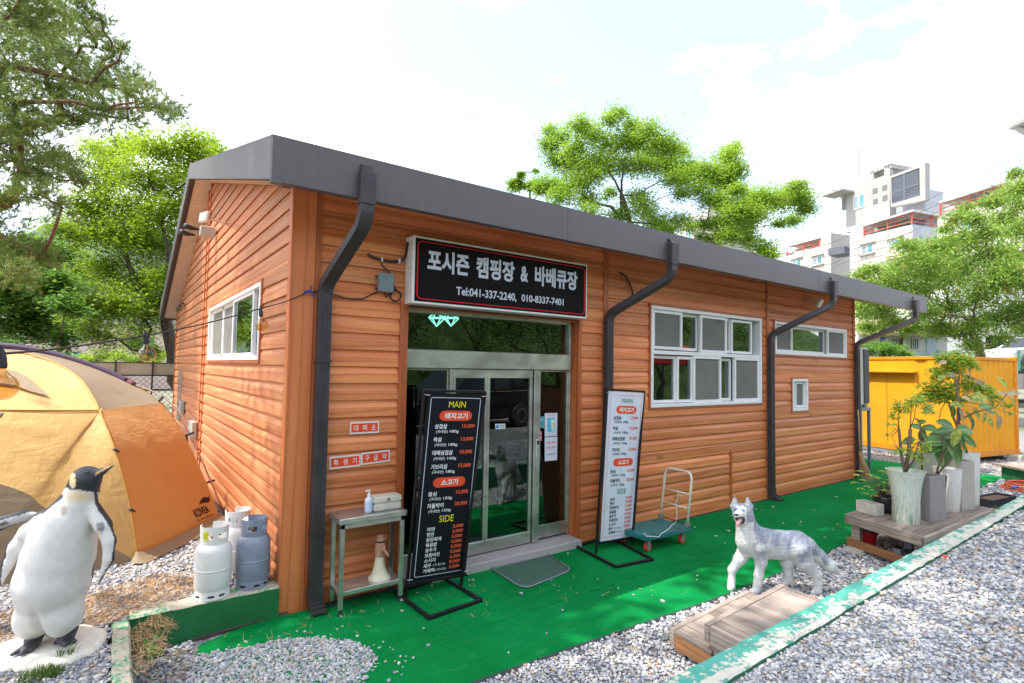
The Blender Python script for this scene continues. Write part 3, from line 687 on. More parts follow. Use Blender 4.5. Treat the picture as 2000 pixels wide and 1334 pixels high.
def stones(name, poly, z, dens, size=(.0062, .0125), falloff=4.5, label_kind='stuff', excl=(), mat=None, lift=.0):
    xs = [p[0] for p in poly]; ys = [p[1] for p in poly]; A = (max(xs)-min(xs))*(max(ys)-min(ys)); N = int(A*dens)
    x = rng.uniform(min(xs), max(xs), N); y = rng.uniform(min(ys), max(ys), N); d = np.hypot(x-CAM.x, y-CAM.y)
    keep = inpoly(poly, x, y) & (rng.random(N) < np.minimum(1, (falloff/d)**2))
    for e in excl: keep &= ~inpoly(e, x, y)
    x, y, d = x[keep], y[keep], d[keep]; n = len(x)
    s = rng.uniform(size[0], size[1], n)*np.maximum(1, d/falloff)**.8*rng.choice([.8, 1., 1.25], n, p=[.35, .45, .2])
    sc = np.stack([s*rng.uniform(.8, 1.5, n), s*rng.uniform(.7, 1.1, n), s*rng.uniform(.45, .8, n)], 1)
    V = ICO_V[None]*(1+rng.uniform(-.28, .28, (n, 12, 1)))*sc[:, None, :]
    a = rng.uniform(0, 2*np.pi, n); b = rng.uniform(-.6, .6, n)
    ca, sa, cb, sb = np.cos(a), np.sin(a), np.cos(b), np.sin(b); z0 = np.zeros(n); o1 = np.ones(n)
    Rz = np.stack([np.stack([ca, -sa, z0], 1), np.stack([sa, ca, z0], 1), np.stack([z0, z0, o1], 1)], 1)
    Rx = np.stack([np.stack([o1, z0, z0], 1), np.stack([z0, cb, -sb], 1), np.stack([z0, sb, cb], 1)], 1)
    V = np.einsum('nij,nkj->nki', Rz@Rx, V) + np.stack([x, y, (z(x, y) if callable(z) else z)+sc[:, 2]*rng.uniform(.0, 1.1, n)+lift], 1)[:, None]
    F = (ICO_F[None]+12*np.arange(n)[:, None, None]).reshape(-1, 3)
    o = link_mesh(name, npmesh(name, V.reshape(-1, 3), F), mat or M['stone']); o['kind'] = label_kind; return n
nst = 0
lowpoly = [(-1.0, -2.76), (-1.0, -.10), (-.60, -.10), (-.62, -.18), (-.66, -.42), (-.25, -.55), (.0, -.50), (.17, -.58), (.30, -.72), (.37, -.90), (.40, -1.10), (.22, -1.26), (.10, -1.45), (.0, -1.66)] + [(x, y-.006) for x, y in reversed(edge)] + [(13.2, -2.62), (4, -2.72)]
nst += stones('lower_gravel', lowpoly, .0, 4600, falloff=3.4)
nst += stones('left_gravel', [(-1.10, -2.7), (-3.2, -2.7), (-4, 3), (-1.0, 9.7), (-.05, 9.7), (-.05, .10), (-1.0, .10), (-1.10, -.08)], ZL, 3000, falloff=3.6)
nst += stones('parking_gravel_stones', [(.9, -3.4), (1.3, -2.955), (14, -2.75), (18, -4.2), (12, -6), (3, -5), (1.2, -4.2)], ZR, 4800, falloff=3.4)
SP = [(-.70, -.34), (-.50, -.37), (-.35, -.42), (-.08, -.46), (.12, -.56), (.30, -.74), (.38, -.92), (.36, -1.1), (.2, -1.25), (.0, -1.45), (-.15, -1.62), (-.75, -1.7), (-.74, -1.0)]
nst += stones('gravel_spill', SP, .014, 6500, falloff=5); nst += stones('scattered_stones', [(-.5, -.22), (.45, -.5), (.6, -1.2), (.2, -1.6), (-.2, -1.6)], .014, 110, falloff=4)
nst += stones('scattered_stones', [(.2, -.12), (2.5, -.2), (9, -.3), (9, -1.6), (1, -1.6)], .014, 6.5, size=(.008, .014), falloff=6)
nst += stones('back_gravel', [(13, -2.6), (20, -2.6), (20, 2), (13.3, 2)], .0, 500, falloff=8)
print('stones', nst)
# brown pine straw and leaf litter on the left yard
def straw(name, polys, z, n, mat, ln=(.03, .09)):
    V = []; F = []
    tot = 0
    for poly, w in polys:
        xs = [p[0] for p in poly]; ys = [p[1] for p in poly]; k = int(n*w)
        x = rng.uniform(min(xs), max(xs), k*3); y = rng.uniform(min(ys), max(ys), k*3); q = inpoly(poly, x, y); x, y = x[q][:k], y[q][:k]; k = len(x)
        a = rng.uniform(0, np.pi*2, k); l = rng.uniform(*ln, k); dz = rng.uniform(-.012, .03, k); hgt = rng.uniform(.012, .035, k)
        dx, dy = np.cos(a)*l/2, np.sin(a)*l/2; px_, py_ = -np.sin(a)*.0018, np.cos(a)*.0018
        v = np.stack([np.stack([x-dx+px_, y-dy+py_, z+hgt-dz], 1), np.stack([x-dx-px_, y-dy-py_, z+hgt-dz+.002], 1), np.stack([x+dx, y+dy, z+hgt+dz], 1)], 1)
        F.append(np.arange(3*k).reshape(-1, 3)+tot); V.append(v.reshape(-1, 3)); tot += 3*k
    o = link_mesh(name, npmesh(name, np.concatenate(V), np.concatenate(F)), mat); o['kind'] = 'stuff'
t = NT('pine_straw'); r = t.island(); t.set(color=t.ramp(r, [(0, (.22, .10, .04)), (.5, (.38, .22, .10)), (1, (.55, .36, .18))]), rough=.8); M['straw'] = t.mat
straw('pine_straw', [([(-1.25, -.15), (-.98, -.02), (-.6, .12), (-.45, .45), (-.8, .75), (-1.3, .5)], .50), ([(-1.0, -.30), (-.85, -.12), (-.75, -.30), (-.93, -.9), (-1.0, -.9)], .14), ([(-1.7, -.1), (-1.3, -.05), (-1.4, .6), (-2.0, .5)], .2), ([(-.12, .12), (-.03, .12), (-.03, .8), (-.15, .6)], .10)], ZL, 5200, M['straw'])
straw('pine_straw_lower', [([(-1.0, -.30), (-.80, -.10), (-.62, -.30), (-.85, -1.2), (-1.0, -1.2)], .7), ([(-.5, -.1), (1.2, -.1), (3., -1.5), (-.2, -.5)], .3)], .012, 380, M['straw'])
straw('pine_straw_right', [([(7., -3.0), (9., -2.95), (10.5, -3.2), (8, -3.5)], 1.)], ZR, 900, M['straw'], (.05, .14))
# grass tufts
def grass(name, spots, mat):
    V = []; F = []; k = 0
    for x, y, z, r0, n, h in spots:
        for i in range(n):
            a = random.uniform(0, 6.28); rr = r0*math.sqrt(random.random()); bx_, by_ = x+math.cos(a)*rr, y+math.sin(a)*rr; l = h*random.uniform(.5, 1.2); t_ = random.uniform(0, 6.28); ln = random.uniform(.2, .9)*l; w = .0022
            dx, dy = math.cos(t_), math.sin(t_)
            V += [(bx_-dy*w, by_+dx*w, z), (bx_+dy*w, by_-dx*w, z), (bx_+dx*ln*.4+dy*w*.8, by_+dy*ln*.4-dx*w*.8, z+l*.6), (bx_+dx*ln*.4-dy*w*.8, by_+dy*ln*.4+dx*w*.8, z+l*.6), (bx_+dx*ln, by_+dy*ln, z+l*.85)]
            F += [(k, k+1, k+2, k+3), (k+3, k+2, k+4)]; k += 5
    o = link_mesh(name, pyd(name, V, F), mat); o['kind'] = 'stuff'
M['grass'] = leafmat('grass_blades', (.05, .12, .015), (.16, .24, .05), .3)
gp = lambda px, py, z: tuple(P(px, py, z=z))
grass('grass', [(*gp(75, 1325, ZL), .09, 260, .06), (*gp(105, 1318, ZL), .05, 120, .05), (*gp(130, 1285, ZL), .05, 60, .09), (*gp(180, 1097, ZL), .03, 30, .05), (*gp(196, 1170, ZL), .03, 24, .06), (*gp(1352, 1285, 0), .03, 22, .10), (*gp(1308, 1250, 0), .02, 12, .07), (*gp(1950, 1000, ZR), .05, 30, .10), (*gp(1925, 1270, ZR), .02, 8, .05), (*gp(1300, 1250, 0), .02, 8, .05)], M['grass'])
# ------------------------------------------------------------------ sculpted bodies: smooth unions of tapered limbs, meshed by surface nets
def cone_d(Pt, a, b, ra, rb, sq=None):
    """rounded tapered capsule a->b"""
    a = np.array(a, float); b = np.array(b, float)
    if sq is not None: Pt = Pt*sq; a = a*sq; b = b*sq
    ba = b-a; L2 = (ba*ba).sum()+1e-12; h = np.clip(((Pt-a)@ba)/L2, 0, 1)
    return np.linalg.norm(Pt-a-h[..., None]*ba, axis=-1) - (ra+(rb-ra)*h)
def ell_d(Pt, c, r, R=None):
    q = Pt-np.array(c, float)
    if R is not None: q = q@np.array(R)
    r = np.array(r, float); k0 = np.linalg.norm(q/r, axis=-1); k1 = np.linalg.norm(q/(r*r), axis=-1)+1e-9
    return k0*(k0-1)/k1
def smin(a, b, k):
    h = np.clip(.5+.5*(b-a)/k, 0, 1); return b+(a-b)*h-k*h*(1-h)
def surface_nets(fn, lo, hi, res):
    lo = np.array(lo, float); hi = np.array(hi, float); n = np.maximum(4, np.ceil((hi-lo)/res).astype(int))+1
    ax = [lo[i]+res*np.arange(n[i]) for i in range(3)]
    G = np.stack(np.meshgrid(*ax, indexing='ij'), -1); D_ = fn(G.reshape(-1, 3)).reshape(n)
    ins = D_ < 0; c = [D_[i:n[0]-1+i, j:n[1]-1+j, k:n[2]-1+k] for i in (0, 1) for j in (0, 1) for k in (0, 1)]
    cnt = sum((q < 0).astype(int) for q in c); act = (cnt > 0) & (cnt < 8)
    idx = -np.ones(act.shape, int); idx[act] = np.arange(act.sum()); I = np.argwhere(act)
    acc = np.zeros((len(I), 3)); wt = np.zeros(len(I))
    offs = [(i, j, k) for i in (0, 1) for j in (0, 1) for k in (0, 1)]
    for p in range(8):
        for q in range(p+1, 8):
            df = [abs(offs[p][m_]-offs[q][m_]) for m_ in range(3)]
            if sum(df) != 1: continue
            a = D_[I[:, 0]+offs[p][0], I[:, 1]+offs[p][1], I[:, 2]+offs[p][2]]; b = D_[I[:, 0]+offs[q][0], I[:, 1]+offs[q][1], I[:, 2]+offs[q][2]]
            m_ = (a < 0) != (b < 0); t_ = np.where(m_, a/(a-b+1e-12), 0)[:, None]
            pt = np.array(offs[p])+(np.array(offs[q])-np.array(offs[p]))*t_; acc += pt*m_[:, None]; wt += m_
    V = lo+(I+acc/wt[:, None])*res; F = []
    for axn in range(3):
        b1, b2 = [(1, 2), (2, 0), (0, 1)][axn]
        sl0 = [slice(None)]*3; sl1 = [slice(None)]*3; sl0[axn] = slice(0, -1); sl1[axn] = slice(1, None)
        A_, B_ = ins[tuple(sl0)], ins[tuple(sl1)]; cr_ = np.argwhere(A_ != B_)
        ok = (cr_[:, b1] > 0) & (cr_[:, b2] > 0) & (cr_[:, b1] < n[b1]-1) & (cr_[:, b2] < n[b2]-1); cr_ = cr_[ok]
        e1 = np.zeros(3, int); e1[b1] = 1; e2 = np.zeros(3, int); e2[b2] = 1
        g = lambda o_: idx[tuple((cr_-o_).T)]
        q = np.stack([g(0*e1), g(e1), g(e1+e2), g(e2)], 1); fl_ = A_[tuple(cr_.T)]; q[~fl_] = q[~fl_][:, ::-1]; F.append(q)
    F = np.concatenate(F); F = F[(F >= 0).all(1)]; return V, F[:, ::-1] if False else F
def sculpt(name, fn, lo, hi, res, mat, parent, paint=None):
    V, F = surface_nets(fn, lo, hi, res); me = npmesh(name, V, F)
    bm = bmesh.new(); bm.from_mesh(me); bmesh.ops.recalc_face_normals(bm, faces=bm.faces); bm.to_mesh(me); bm.free()
    if paint is not None:
        ca = me.color_attributes.new('paint', 'FLOAT_COLOR', 'POINT'); c = np.ones((len(V), 4), np.float32); c[:, :3] = paint(V); ca.data.foreach_set('color', c.ravel())
    return link_mesh(name, me, mat, parent, smooth=True)
def vnoise(V, s, seed=0):
    r = np.random.default_rng(seed); out = np.zeros(len(V))
    for i in range(10):
        k = r.normal(size=3)*s*(1+i*.35); out += np.sin(V@k+r.uniform(0, 6.28))/(1+i*.35)
    return out/3
def paintmat(name, rough=.5, chips=True, bscale=60, bstr=.3, chipcol=(.30, .25, .20), aniso=None):
    t = NT(name); o = t.obj(); at = t.n('Attribute', attribute_name='paint').outputs['Color']
    n1 = t.noise(o, 9, 6, .7); n2 = t.noise(o, 26, 7, .75); col = t.mix(1., at, t.ramp(n1, [(.3, .86), (.65, 1.02)]), 'MULTIPLY')
    if chips: col = t.mix(t.ramp(n2, [(.70, 0), (.725, .85)]), col, chipcol)
    b = t.noise(t.map(o, aniso) if aniso else o, bscale, 5, .65)
    t.set(color=col, rough=rough); t.bump(b, bstr, .01); return t.mat

# ------------------------------------------------------------------ the husky statue
right = Vector((_r.x, _r.y, 0)).normalized(); tow = Vector((-_f.x, -_f.y, 0)).normalized()
def frame(p): return Matrix.Translation(p) @ Matrix(((right.x, tow.x, 0, 0), (right.y, tow.y, 0, 0), (0, 0, 1, 0), (0, 0, 0, 1)))
class Sight:
    """measures a statue from the zoomed photograph: a position and a distance in front of / behind its middle plane -> local metres"""
    def __init__(s, ox, oy, sc, px, py, z, dref=0.):
        s.ox, s.oy, s.sc = ox, oy, sc; p = P(px, py, z=z); s.D0 = (p-CAM).dot(_f); s.K = s.D0/FPX/sc; s.D0 += dref*s.K; s.M = frame(Vector((p.x, p.y, z))); s.I = s.M.inverted()
    def __call__(s, zx, zy, d=0): return (s.I @ P(s.ox+zx/s.sc, s.oy+zy/s.sc, d=s.D0-d*s.K))[:]
    def ground(s, zx, zy, z): return (s.D0-(P(s.ox+zx/s.sc, s.oy+zy/s.sc, z=z)-CAM).dot(_f))/s.K
    def back(s, V):
        W_ = V@np.array(s.M.to_3x3()).T+np.array(s.M.translation)-np.array(CAM); dz = W_@np.array(_f); return (1000+FPX*(W_@np.array(_r))/dz-s.ox)*s.sc, (667-FPX*(W_@np.array(_u))/dz-s.oy)*s.sc, (s.D0-dz)/s.K
DG = Sight(1400, 950, 5.8, 1520, 1160, 0, 60); K = DG.K
DR = lambda r: r*K
def dogf(Pt):
    L = [  # a, b, ra, rb, blend
        (DG(700, 660), DG(900, 655), 150, 138, 60), (DG(520, 640), DG(720, 665), 160, 150, 60), (DG(395, 600), DG(520, 650), 140, 160, 60), (DG(345, 640), DG(400, 690), 112, 100, 60), (DG(900, 655), DG(985, 680), 140, 118, 60)]
    sq = np.array([1, 1.32, 1.])
    d = None
    for a, b, ra, rb, k in L:
        e = cone_d(Pt, a, b, DR(ra), DR(rb), sq)/1.12; d = e if d is None else smin(d, e, DR(k))
    d = smin(d, cone_d(Pt, DG(320, 370, 10), DG(385, 570), DR(98), DR(138)), DR(70))
    d = smin(d, cone_d(Pt, DG(300, 470, 20), DG(330, 600, 10), DR(70), DR(95)), DR(50))
    d = smin(d, ell_d(Pt, DG(289, 290, 20), (DR(112), DR(100), DR(98))), DR(40))
    d = smin(d, ell_d(Pt, DG(300, 345, 20), (DR(104), DR(90), DR(80))), DR(40))     # cheek ruff
    d = smin(d, cone_d(Pt, DG(262, 312, 90), DG(222, 330, 185), DR(58), DR(33)), DR(28))  # muzzle
    d = smin(d, cone_d(Pt, DG(285, 395, 70), DG(258, 420, 145), DR(52), DR(24)), DR(22))  # lower jaw
    for ex, ey, tx, ty, dp in ((205, 222, 203, 122, 10), (358, 226, 347, 132, 20)):
        e = cone_d(Pt, DG(ex, ey, dp), DG(tx, ty, dp), DR(60), DR(13), np.array([1, 1.8, 1]))/1.4; d = smin(d, e, DR(18))
        e = cone_d(Pt, DG(ex+(-2 if ex < 300 else 2), ey-6, dp+50), DG(tx, ty+24, dp+34), DR(24), DR(4)); d = np.maximum(d, -e)
    leg = lambda pts, k=34: [d_ for d_ in [None]]
    def chain(d, pts, k):
        for i in range(len(pts)-1):
            a = pts[i]; b = pts[i+1]; d = smin(d, cone_d(Pt, DG(*a[:3]), DG(*b[:3]), DR(a[3]), DR(b[3])), DR(k))
        return d
    d = chain(d, [(480, 700, 70, 95), (500, 850, 72, 62), (474, 1010, 72, 46), (466, 1090, 72, 42), (440, 1175, 78, 40)], 34)
    d = chain(d, [(440, 1185, 78, 36), (402, 1190, 92, 26)], 20)
    d = chain(d, [(345, 690, -60, 96), (262, 820, -62, 66), (172, 945, -64, 44), (166, 1070, -40, 36), (162, 1138, -12, 38), (150, 1166, 0, 26)], 30)
    d = chain(d, [(925, 715, 62, 122), (990, 850, 70, 92), (1125, 1000, 70, 46), (1146, 1100, 70, 40), (1140, 1180, 74, 40), (1095, 1196, 86, 26)], 40)
    d = chain(d, [(850, 740, -60, 105), (800, 850, -66, 78), (806, 960, -66, 48), (815, 1040, -66, 44), (750, 1125, -64, 34), (680, 1140, -60, 24)], 36)
    d = chain(d, [(1030, 680, 0, 92), (1150, 790, 0, 72), (1275, 895, 0, 66), (1345, 955, 0, 44)], 40)
    # fur: shallow carved locks
    u = Pt/K
    d = d + K*1.7*np.sin(u[:, 0]*.055+u[:, 2]*.10+2.2*np.sin(u[:, 0]*.021)+1.3*np.sin(u[:, 1]*.05))*np.sin(u[:, 0]*.09-u[:, 2]*.035+1.7*np.sin(u[:, 2]*.03))*(u[:, 2] > 330)
    # mouth cavity
    d = np.maximum(d, -ell_d(Pt, DG(256, 376, 165), (DR(44), DR(70), DR(32))))
    return d
def dogpaint(V):
    u = V/K; zx, zy, dp = DG.back(V)
    white = np.array([.66, .65, .64]); blue = np.array([.19, .215, .295]); n = vnoise(u, .02, 3); n2 = vnoise(u, .06, 5)
    g = np.zeros(len(V))
    g = np.maximum(g, 1/(1+np.exp(((zy-(672+50*n+.10*(zx-400)))/40))))            # back
    g *= np.where(zy < 420, 1., np.clip((zx-365+20*n-.12*(zy-420))/60, 0, 1))
    sh = np.exp(-(((zx-500)/75)**2+((zy-760)/115)**2)); th = np.exp(-(((zx-985)/105)**2+((zy-760)/150)**2)); g = np.maximum(g, .85*sh*(dp > -20)); g = np.maximum(g, .9*th)
    tail = (zx > 1080)*np.clip((1330-zx)/110, 0, 1)*(((zy-.83*zx) < -140+30*n)); g = np.where(zx > 1080, np.maximum(tail*.9, g*(zx < 1110)), g)
    face = (zy < 455) & (zx < 420)
    cap = np.clip((zy < 245+10*n).astype(float)+((zx > 335+8*n) & (zy < 400))+((zx < 200) & (zy < 400))*.8, 0, 1)
    brow = (np.hypot(zx-237, zy-238) < 26) | (np.hypot(zx-290, zy-240) < 24)
    g = np.where(face, cap*(~brow)*.85, g)
    g = np.clip(g*(.92+.2*n2), 0, 1)[:, None]; c = white*(1-g)+blue*g
    c *= (1-.10*np.clip(n2, 0, 1))[:, None]
    inner = face & (zy < 225) & (dp > 18) & ((np.abs(zx-205) < 22) | (np.abs(zx-350) < 22)); c[inner] = [.52, .50, .52]
    mouth = (np.hypot((zx-262)/62, (zy-385)/46) < 1) & (dp > 40) & (zy > 350) & (zy-350 < (zx-196)*1.5); c[mouth] = [.03, .02, .025]
    return c
dog = thing('dog_statue', 'white and blue grey husky statue striding with its mouth open behind the wooden steps', 'statue', (0, 0, 0))
dog.matrix_world = DG.M
M['dog'] = paintmat('husky_paint', .6, True, 40, .75, (.55, .45, .38), aniso=(1, 1, 2.2))
sculpt('body', dogf, (-.75, -.25, -.06), (.72, .30, 1.05), .0058, M['dog'], dog, dogpaint)
glossy_black = plain('gloss_black', (.012, .012, .014), .25, var=.1, bump=0)
mb = MB(); mb.lathe([(.001, -.8), (.6, -.55), (1, 0), (.7, .5), (.001, .75)], n=12); T_ = Matrix.Translation(DG(222, 320, 208)) @ Matrix.Diagonal((DR(26), DR(20), DR(18), 1))
for i, v in enumerate(mb.v): mb.v[i] = T_ @ v
mb.build('nose', glossy_black, dog, smooth=True)
for zx, zy, dp, tilt in ((214, 262, 88, -.25), (296, 274, 112, .2)):
    mb = MB(); mb.lathe([(.001, -1), (.7, -.7), (1, 0), (.7, .7), (.001, 1)], n=14)
    T_ = Matrix.Translation(DG(zx, zy, dp)) @ Matrix.Rotation(tilt, 4, 'Y') @ Matrix.Diagonal((DR(23), DR(14), DR(15), 1)); mb.v = [T_ @ v for v in mb.v]; rim = mb.build('eye_rim', glossy_black, dog, smooth=True)
    mb = MB(); mb.lathe([(.001, -1), (.7, -.7), (1, 0), (.7, .7), (.001, 1)], n=14); T_ = Matrix.Translation(DG(zx, zy, dp+7)) @ Matrix.Diagonal((DR(15), DR(12), DR(12), 1)); mb.v = [T_ @ v for v in mb.v]
    e = mb.build('eye', plain('blue_eye', (.05, .30, .72), .15, bump=0), rim, smooth=True)
    mb = MB(); mb.lathe([(.001, -1), (1, 0), (.001, 1)], n=10); T_ = Matrix.Translation(DG(zx-2, zy, dp+14)) @ Matrix.Diagonal((DR(6), DR(7), DR(6), 1)); mb.v = [T_ @ v for v in mb.v]; mb.build('pupil', glossy_black, rim, smooth=True)
tg = [DG(272, 372, 120), DG(256, 388, 168), DG(242, 412, 190), DG(236, 446, 190), DG(238, 466, 184)]
sculpt('tongue', lambda Pt: smin(smin(cone_d(Pt, tg[0], tg[1], DR(20), DR(21)), cone_d(Pt, tg[1], tg[2], DR(21), DR(23)), .006), cone_d(Pt, tg[2], tg[3], DR(22), DR(18)), .006), tuple(np.min(tg, 0)-.03), tuple(np.max(tg, 0)+.03), .004, plain('pink_tongue', (.72, .36, .38), .3, bump=0), dog)
mb = MB()
for i in range(7):
    a = DG(276-2*i*0+6*math.sin(i), 400-i*7+10, 150-i*7); T_ = Vector(DG(288+i*3.2, 404-i*7.5, 142-i*9)); mb.lathe([(DR(4.5), 0), (DR(.5), DR(9))], T_, 5)
mb.build('teeth', M['white'], dog)

# ------------------------------------------------------------------ the penguin statue
PG = Sight(0, 880, 2.938, 120, 1258, ZL+.03); KP = PG.K
PL = lambda zx, zy, d=0: ((zx-300)*KP, d*KP, (1110-zy)*KP)
PR = lambda r: r*KP
def pengf(Pt):
    def ch(d, pts, k, sq=None):
        for i in range(len(pts)-1):
            a, b = pts[i], pts[i+1]; e = cone_d(Pt, PG(*a[:3]), PG(*b[:3]), PR(a[3]), PR(b[3]), sq)
            d = e if d is None else smin(d, e, PR(k))
        return d
    d = ch(None, [(286, 885, 0, 146), (306, 740, 0, 176), (338, 600, 0, 166), (366, 490, 0, 150), (402, 390, 0, 122), (452, 290, 0, 76)], 40)
    d = smin(d, ell_d(Pt, PG(203, 948, 10), (PR(94), PR(112), PR(122))), PR(30)); d = smin(d, ell_d(Pt, PG(362, 935, 10), (PR(92), PR(112), PR(124))), PR(30))
    d = ch(d, [(452, 285, 0, 88), (478, 215, 0, 70), (492, 165, 0, 66)], 40)
    d = smin(d, ell_d(Pt, PG(498, 158, 10), (PR(74), PR(66), PR(62))), PR(30))
    d = ch(d, [(545, 140, 10, 40), (590, 118, 14, 17), (652, 84, 18, 6)], 16)
    # flippers
    fl = np.array([1, 1.0, 1])
    d = ch(d, [(262, 400, 0, 62), (170, 470, 10, 56)], 22); w_ = ch(None, [(170, 470, 10, 54), (92, 555, 26, 46), (42, 655, 30, 30), (4, 770, 30, 9)], 20, np.array([1, 1.5, 1]))/1.25; d = smin(d, w_, PR(7))
    d = ch(d, [(530, 330, 0, 40), (592, 430, 10, 46)], 18); w_ = ch(None, [(592, 430, 10, 46), (626, 520, 16, 36), (622, 620, 20, 28), (562, 768, 22, 7)], 20, np.array([1, 1.5, 1]))/1.25; d = smin(d, w_, PR(6))
    # tail
    d = ch(d, [(300, 960, -120, 80), (300, 1090, -250, 34)], 40)
    # groove between the legs
    d = d + PR(22)*np.exp(-(((Pt[:, 0]/KP+30)/18)**2))*(Pt[:, 1] > 0)*np.clip((300-(Pt[:, 2]/KP))/120, 0, 1)
    return d
def pengpaint(V):
    u = V/KP; zx, zy, dp = PG.back(V); n = vnoise(u, .03, 8); n2 = vnoise(u, .09, 2)
    white = np.array([.70, .685, .655]); blk = np.array([.028, .030, .038]); c = np.tile(white, (len(V), 1))
    c *= (1-.05*np.clip(n2+.3, 0, 1))[:, None]
    # cream throat
    t_ = np.exp(-(((zx-448)/85)**2+((zy-262)/34)**2))[:, None]; c = c*(1-.8*t_)+np.array([.80, .58, .28])*.8*t_
    back = (dp < -60+14*n) & (zy < 1035) & (zx < 545) & (zx > 150)
    head = (zy < 226+(zx-450)*.12+5*n) & (zx > 355)
    back |= head
    # dark rims of the flippers
    c2 = np.stack([zx, zy], 1)
    def dist(pts):
        m_ = np.full(len(V), 1e9)
        for i in range(len(pts)-1):
            a = np.array(pts[i]); b = np.array(pts[i+1]); ba = b-a; h = np.clip(((c2-a)@ba)/(ba@ba), 0, 1); m_ = np.minimum(m_, np.linalg.norm(c2-a-h[:, None]*ba, axis=1))
        return m_
    rimL = dist([(228, 345), (108, 425), (30, 545), (-6, 700), (-10, 790)]) < 15+4*n
    rimR = dist([(560, 300), (622, 395), (668, 480), (672, 560), (645, 660), (575, 770)]) < 17+4*n
    rim0 = dist([(352, 262), (300, 300), (240, 352)]) < 13; rim1 = dist([(545, 225), (556, 290), (575, 345)]) < 10
    blk_m = back | rimL | rimR | rim0 | rim1
    tan = (np.hypot((zx-368)/18, (zy-344)/26) < 1+.3*n) & (dp > 0); grey = (np.hypot((zx-575)/26, (zy-436)/24) < 1+.4*n)
    c[grey] = [.25, .24, .26]; c[blk_m] = blk*(1+.25*n[blk_m][:, None]); c[tan] = [.48, .42, .36]
    ear = (np.hypot((zx-418)/20, (zy-172)/44) < 1) & (zx < 432+.0*zy); c[ear & head] = [.78, .62, .34]
    beak = (np.abs((zy-138)+.60*(zx-545)) < 7) & (zx > 545) & (dp > 0); c[beak] = [.62, .36, .16]
    return c
M['penguin'] = paintmat('penguin_paint', .5, True, 70, .18, (.34, .31, .30))
M['plaster'] = plain('plaster_base', (.70, .66, .58), .85, var=.15, bump=.6, bscale=40)
M['foot'] = plain('penguin_foot_paint', (.05, .055, .075), .5, var=.6, scale=18, bump=.6, bscale=50, dirt=.4)
pg = thing('penguin_statue', 'white and black penguin statue looking up, on a pale plaster slab before the tent', 'statue'); pg.matrix_world = PG.M
sculpt('body', pengf, (-.50, -.36, -.03), (.50, .32, 1.30), .0085, M['penguin'], pg, pengpaint)
for cx, cy, toes in ((190, 1060, ((70, 1178), (120, 1176), (178, 1152))), (378, 1040, ((318, 1110), (370, 1126), (432, 1102)))):
    T3 = [(tx, ty-8, PG.ground(tx, ty-8, ZL+.045)) for tx, ty in toes]; hd = PG.ground(cx, cy+52, ZL+.05)
    def ft(Pt):
        d = cone_d(Pt, PG(cx+12, cy-18, 0), PG(cx, cy+30, hd*.6), PR(50), PR(42))
        for q_ in T3: d = smin(d, cone_d(Pt, PG(cx, cy+48, hd), PG(*q_), PR(26), PR(11)), PR(8))
        return d
    c_ = np.array(PG(cx, cy+60, 40)); sculpt('foot', ft, tuple(c_-[.24, .24, .10]), tuple(c_+[.20, .26, .20]), .0075, M['foot'], pg)
for zx, zy in ((500, 126),):
    mb = MB(); mb.lathe([(.001, -1), (.7, -.7), (1, 0), (.7, .7), (.001, 1)], n=10); T_ = Matrix.Translation(PG(zx, zy, 68)) @ Matrix.Diagonal((PR(13), PR(8), PR(8), 1)); mb.v = [T_ @ v for v in mb.v]; mb.build('eye', glossy_black, pg, smooth=True)
mb = MB(); r = random.Random(5); n = 40
sc_ = PG.I @ P(97, 1265, z=ZL); sl = [(sc_.x+PR(290)*(1+.06*math.sin(3*t_)+r.uniform(-.03, .03))*math.cos(t_), sc_.y+PR(250)*(1+r.uniform(-.05, .05))*math.sin(t_)) for t_ in [2*math.pi*i/n for i in range(n)]]
mb.add([(x, y, -.06) for x, y in sl]+[(x, y, -.02) for x, y in sl]+[(sc_.x+(x-sc_.x)*.93, sc_.y+(y-sc_.y)*.90, -.004) for x, y in sl]+[(sc_.x, sc_.y, .0)], [(i, (i+1) % n, n+(i+1) % n, n+i) for i in range(n)]+[(n+i, n+(i+1) % n, 2*n+(i+1) % n, 2*n+i) for i in range(n)]+[(2*n+i, 2*n+(i+1) % n, 3*n) for i in range(n)])
mb.build('base_slab', M['plaster'], pg, smooth=True)
# a second penguin, all but its raised flipper beyond the left edge of the photo
pg2 = thing('penguin_statue', 'grey flipper of a second penguin statue reaching in from the left edge', 'statue'); pg2.matrix_world = frame(P(-345, 1268, z=ZL+.02))
inv = pg2.matrix_world.inverted(); q = [inv @ p for p in (P(-160, 1075, d=3.52), P(-70, 1045, d=3.5), P(-5, 1024, d=3.48), P(45, 1008, d=3.46), P(72, 1004, d=3.46))]
def p2(Pt):
    d = smin(cone_d(Pt, PL(325, 880), PL(345, 600), PR(196), PR(180)), cone_d(Pt, PL(345, 600), PL(420, 330), PR(180), PR(90)), PR(60))
    d = smin(d, ell_d(Pt, PL(440, 210), (PR(72), PR(66), PR(90))), PR(40))
    rr = [.075, .06, .043, .036, .012]
    for i in range(4): d = smin(d, cone_d(Pt, q[i][:], q[i+1][:], rr[i], rr[i+1]), .02)
    d = smin(d, cone_d(Pt, PL(480, 450), q[0][:], PR(70), .08), .03)
    return d
q1 = np.array(q[1][:]); q4 = np.array(q[4][:])
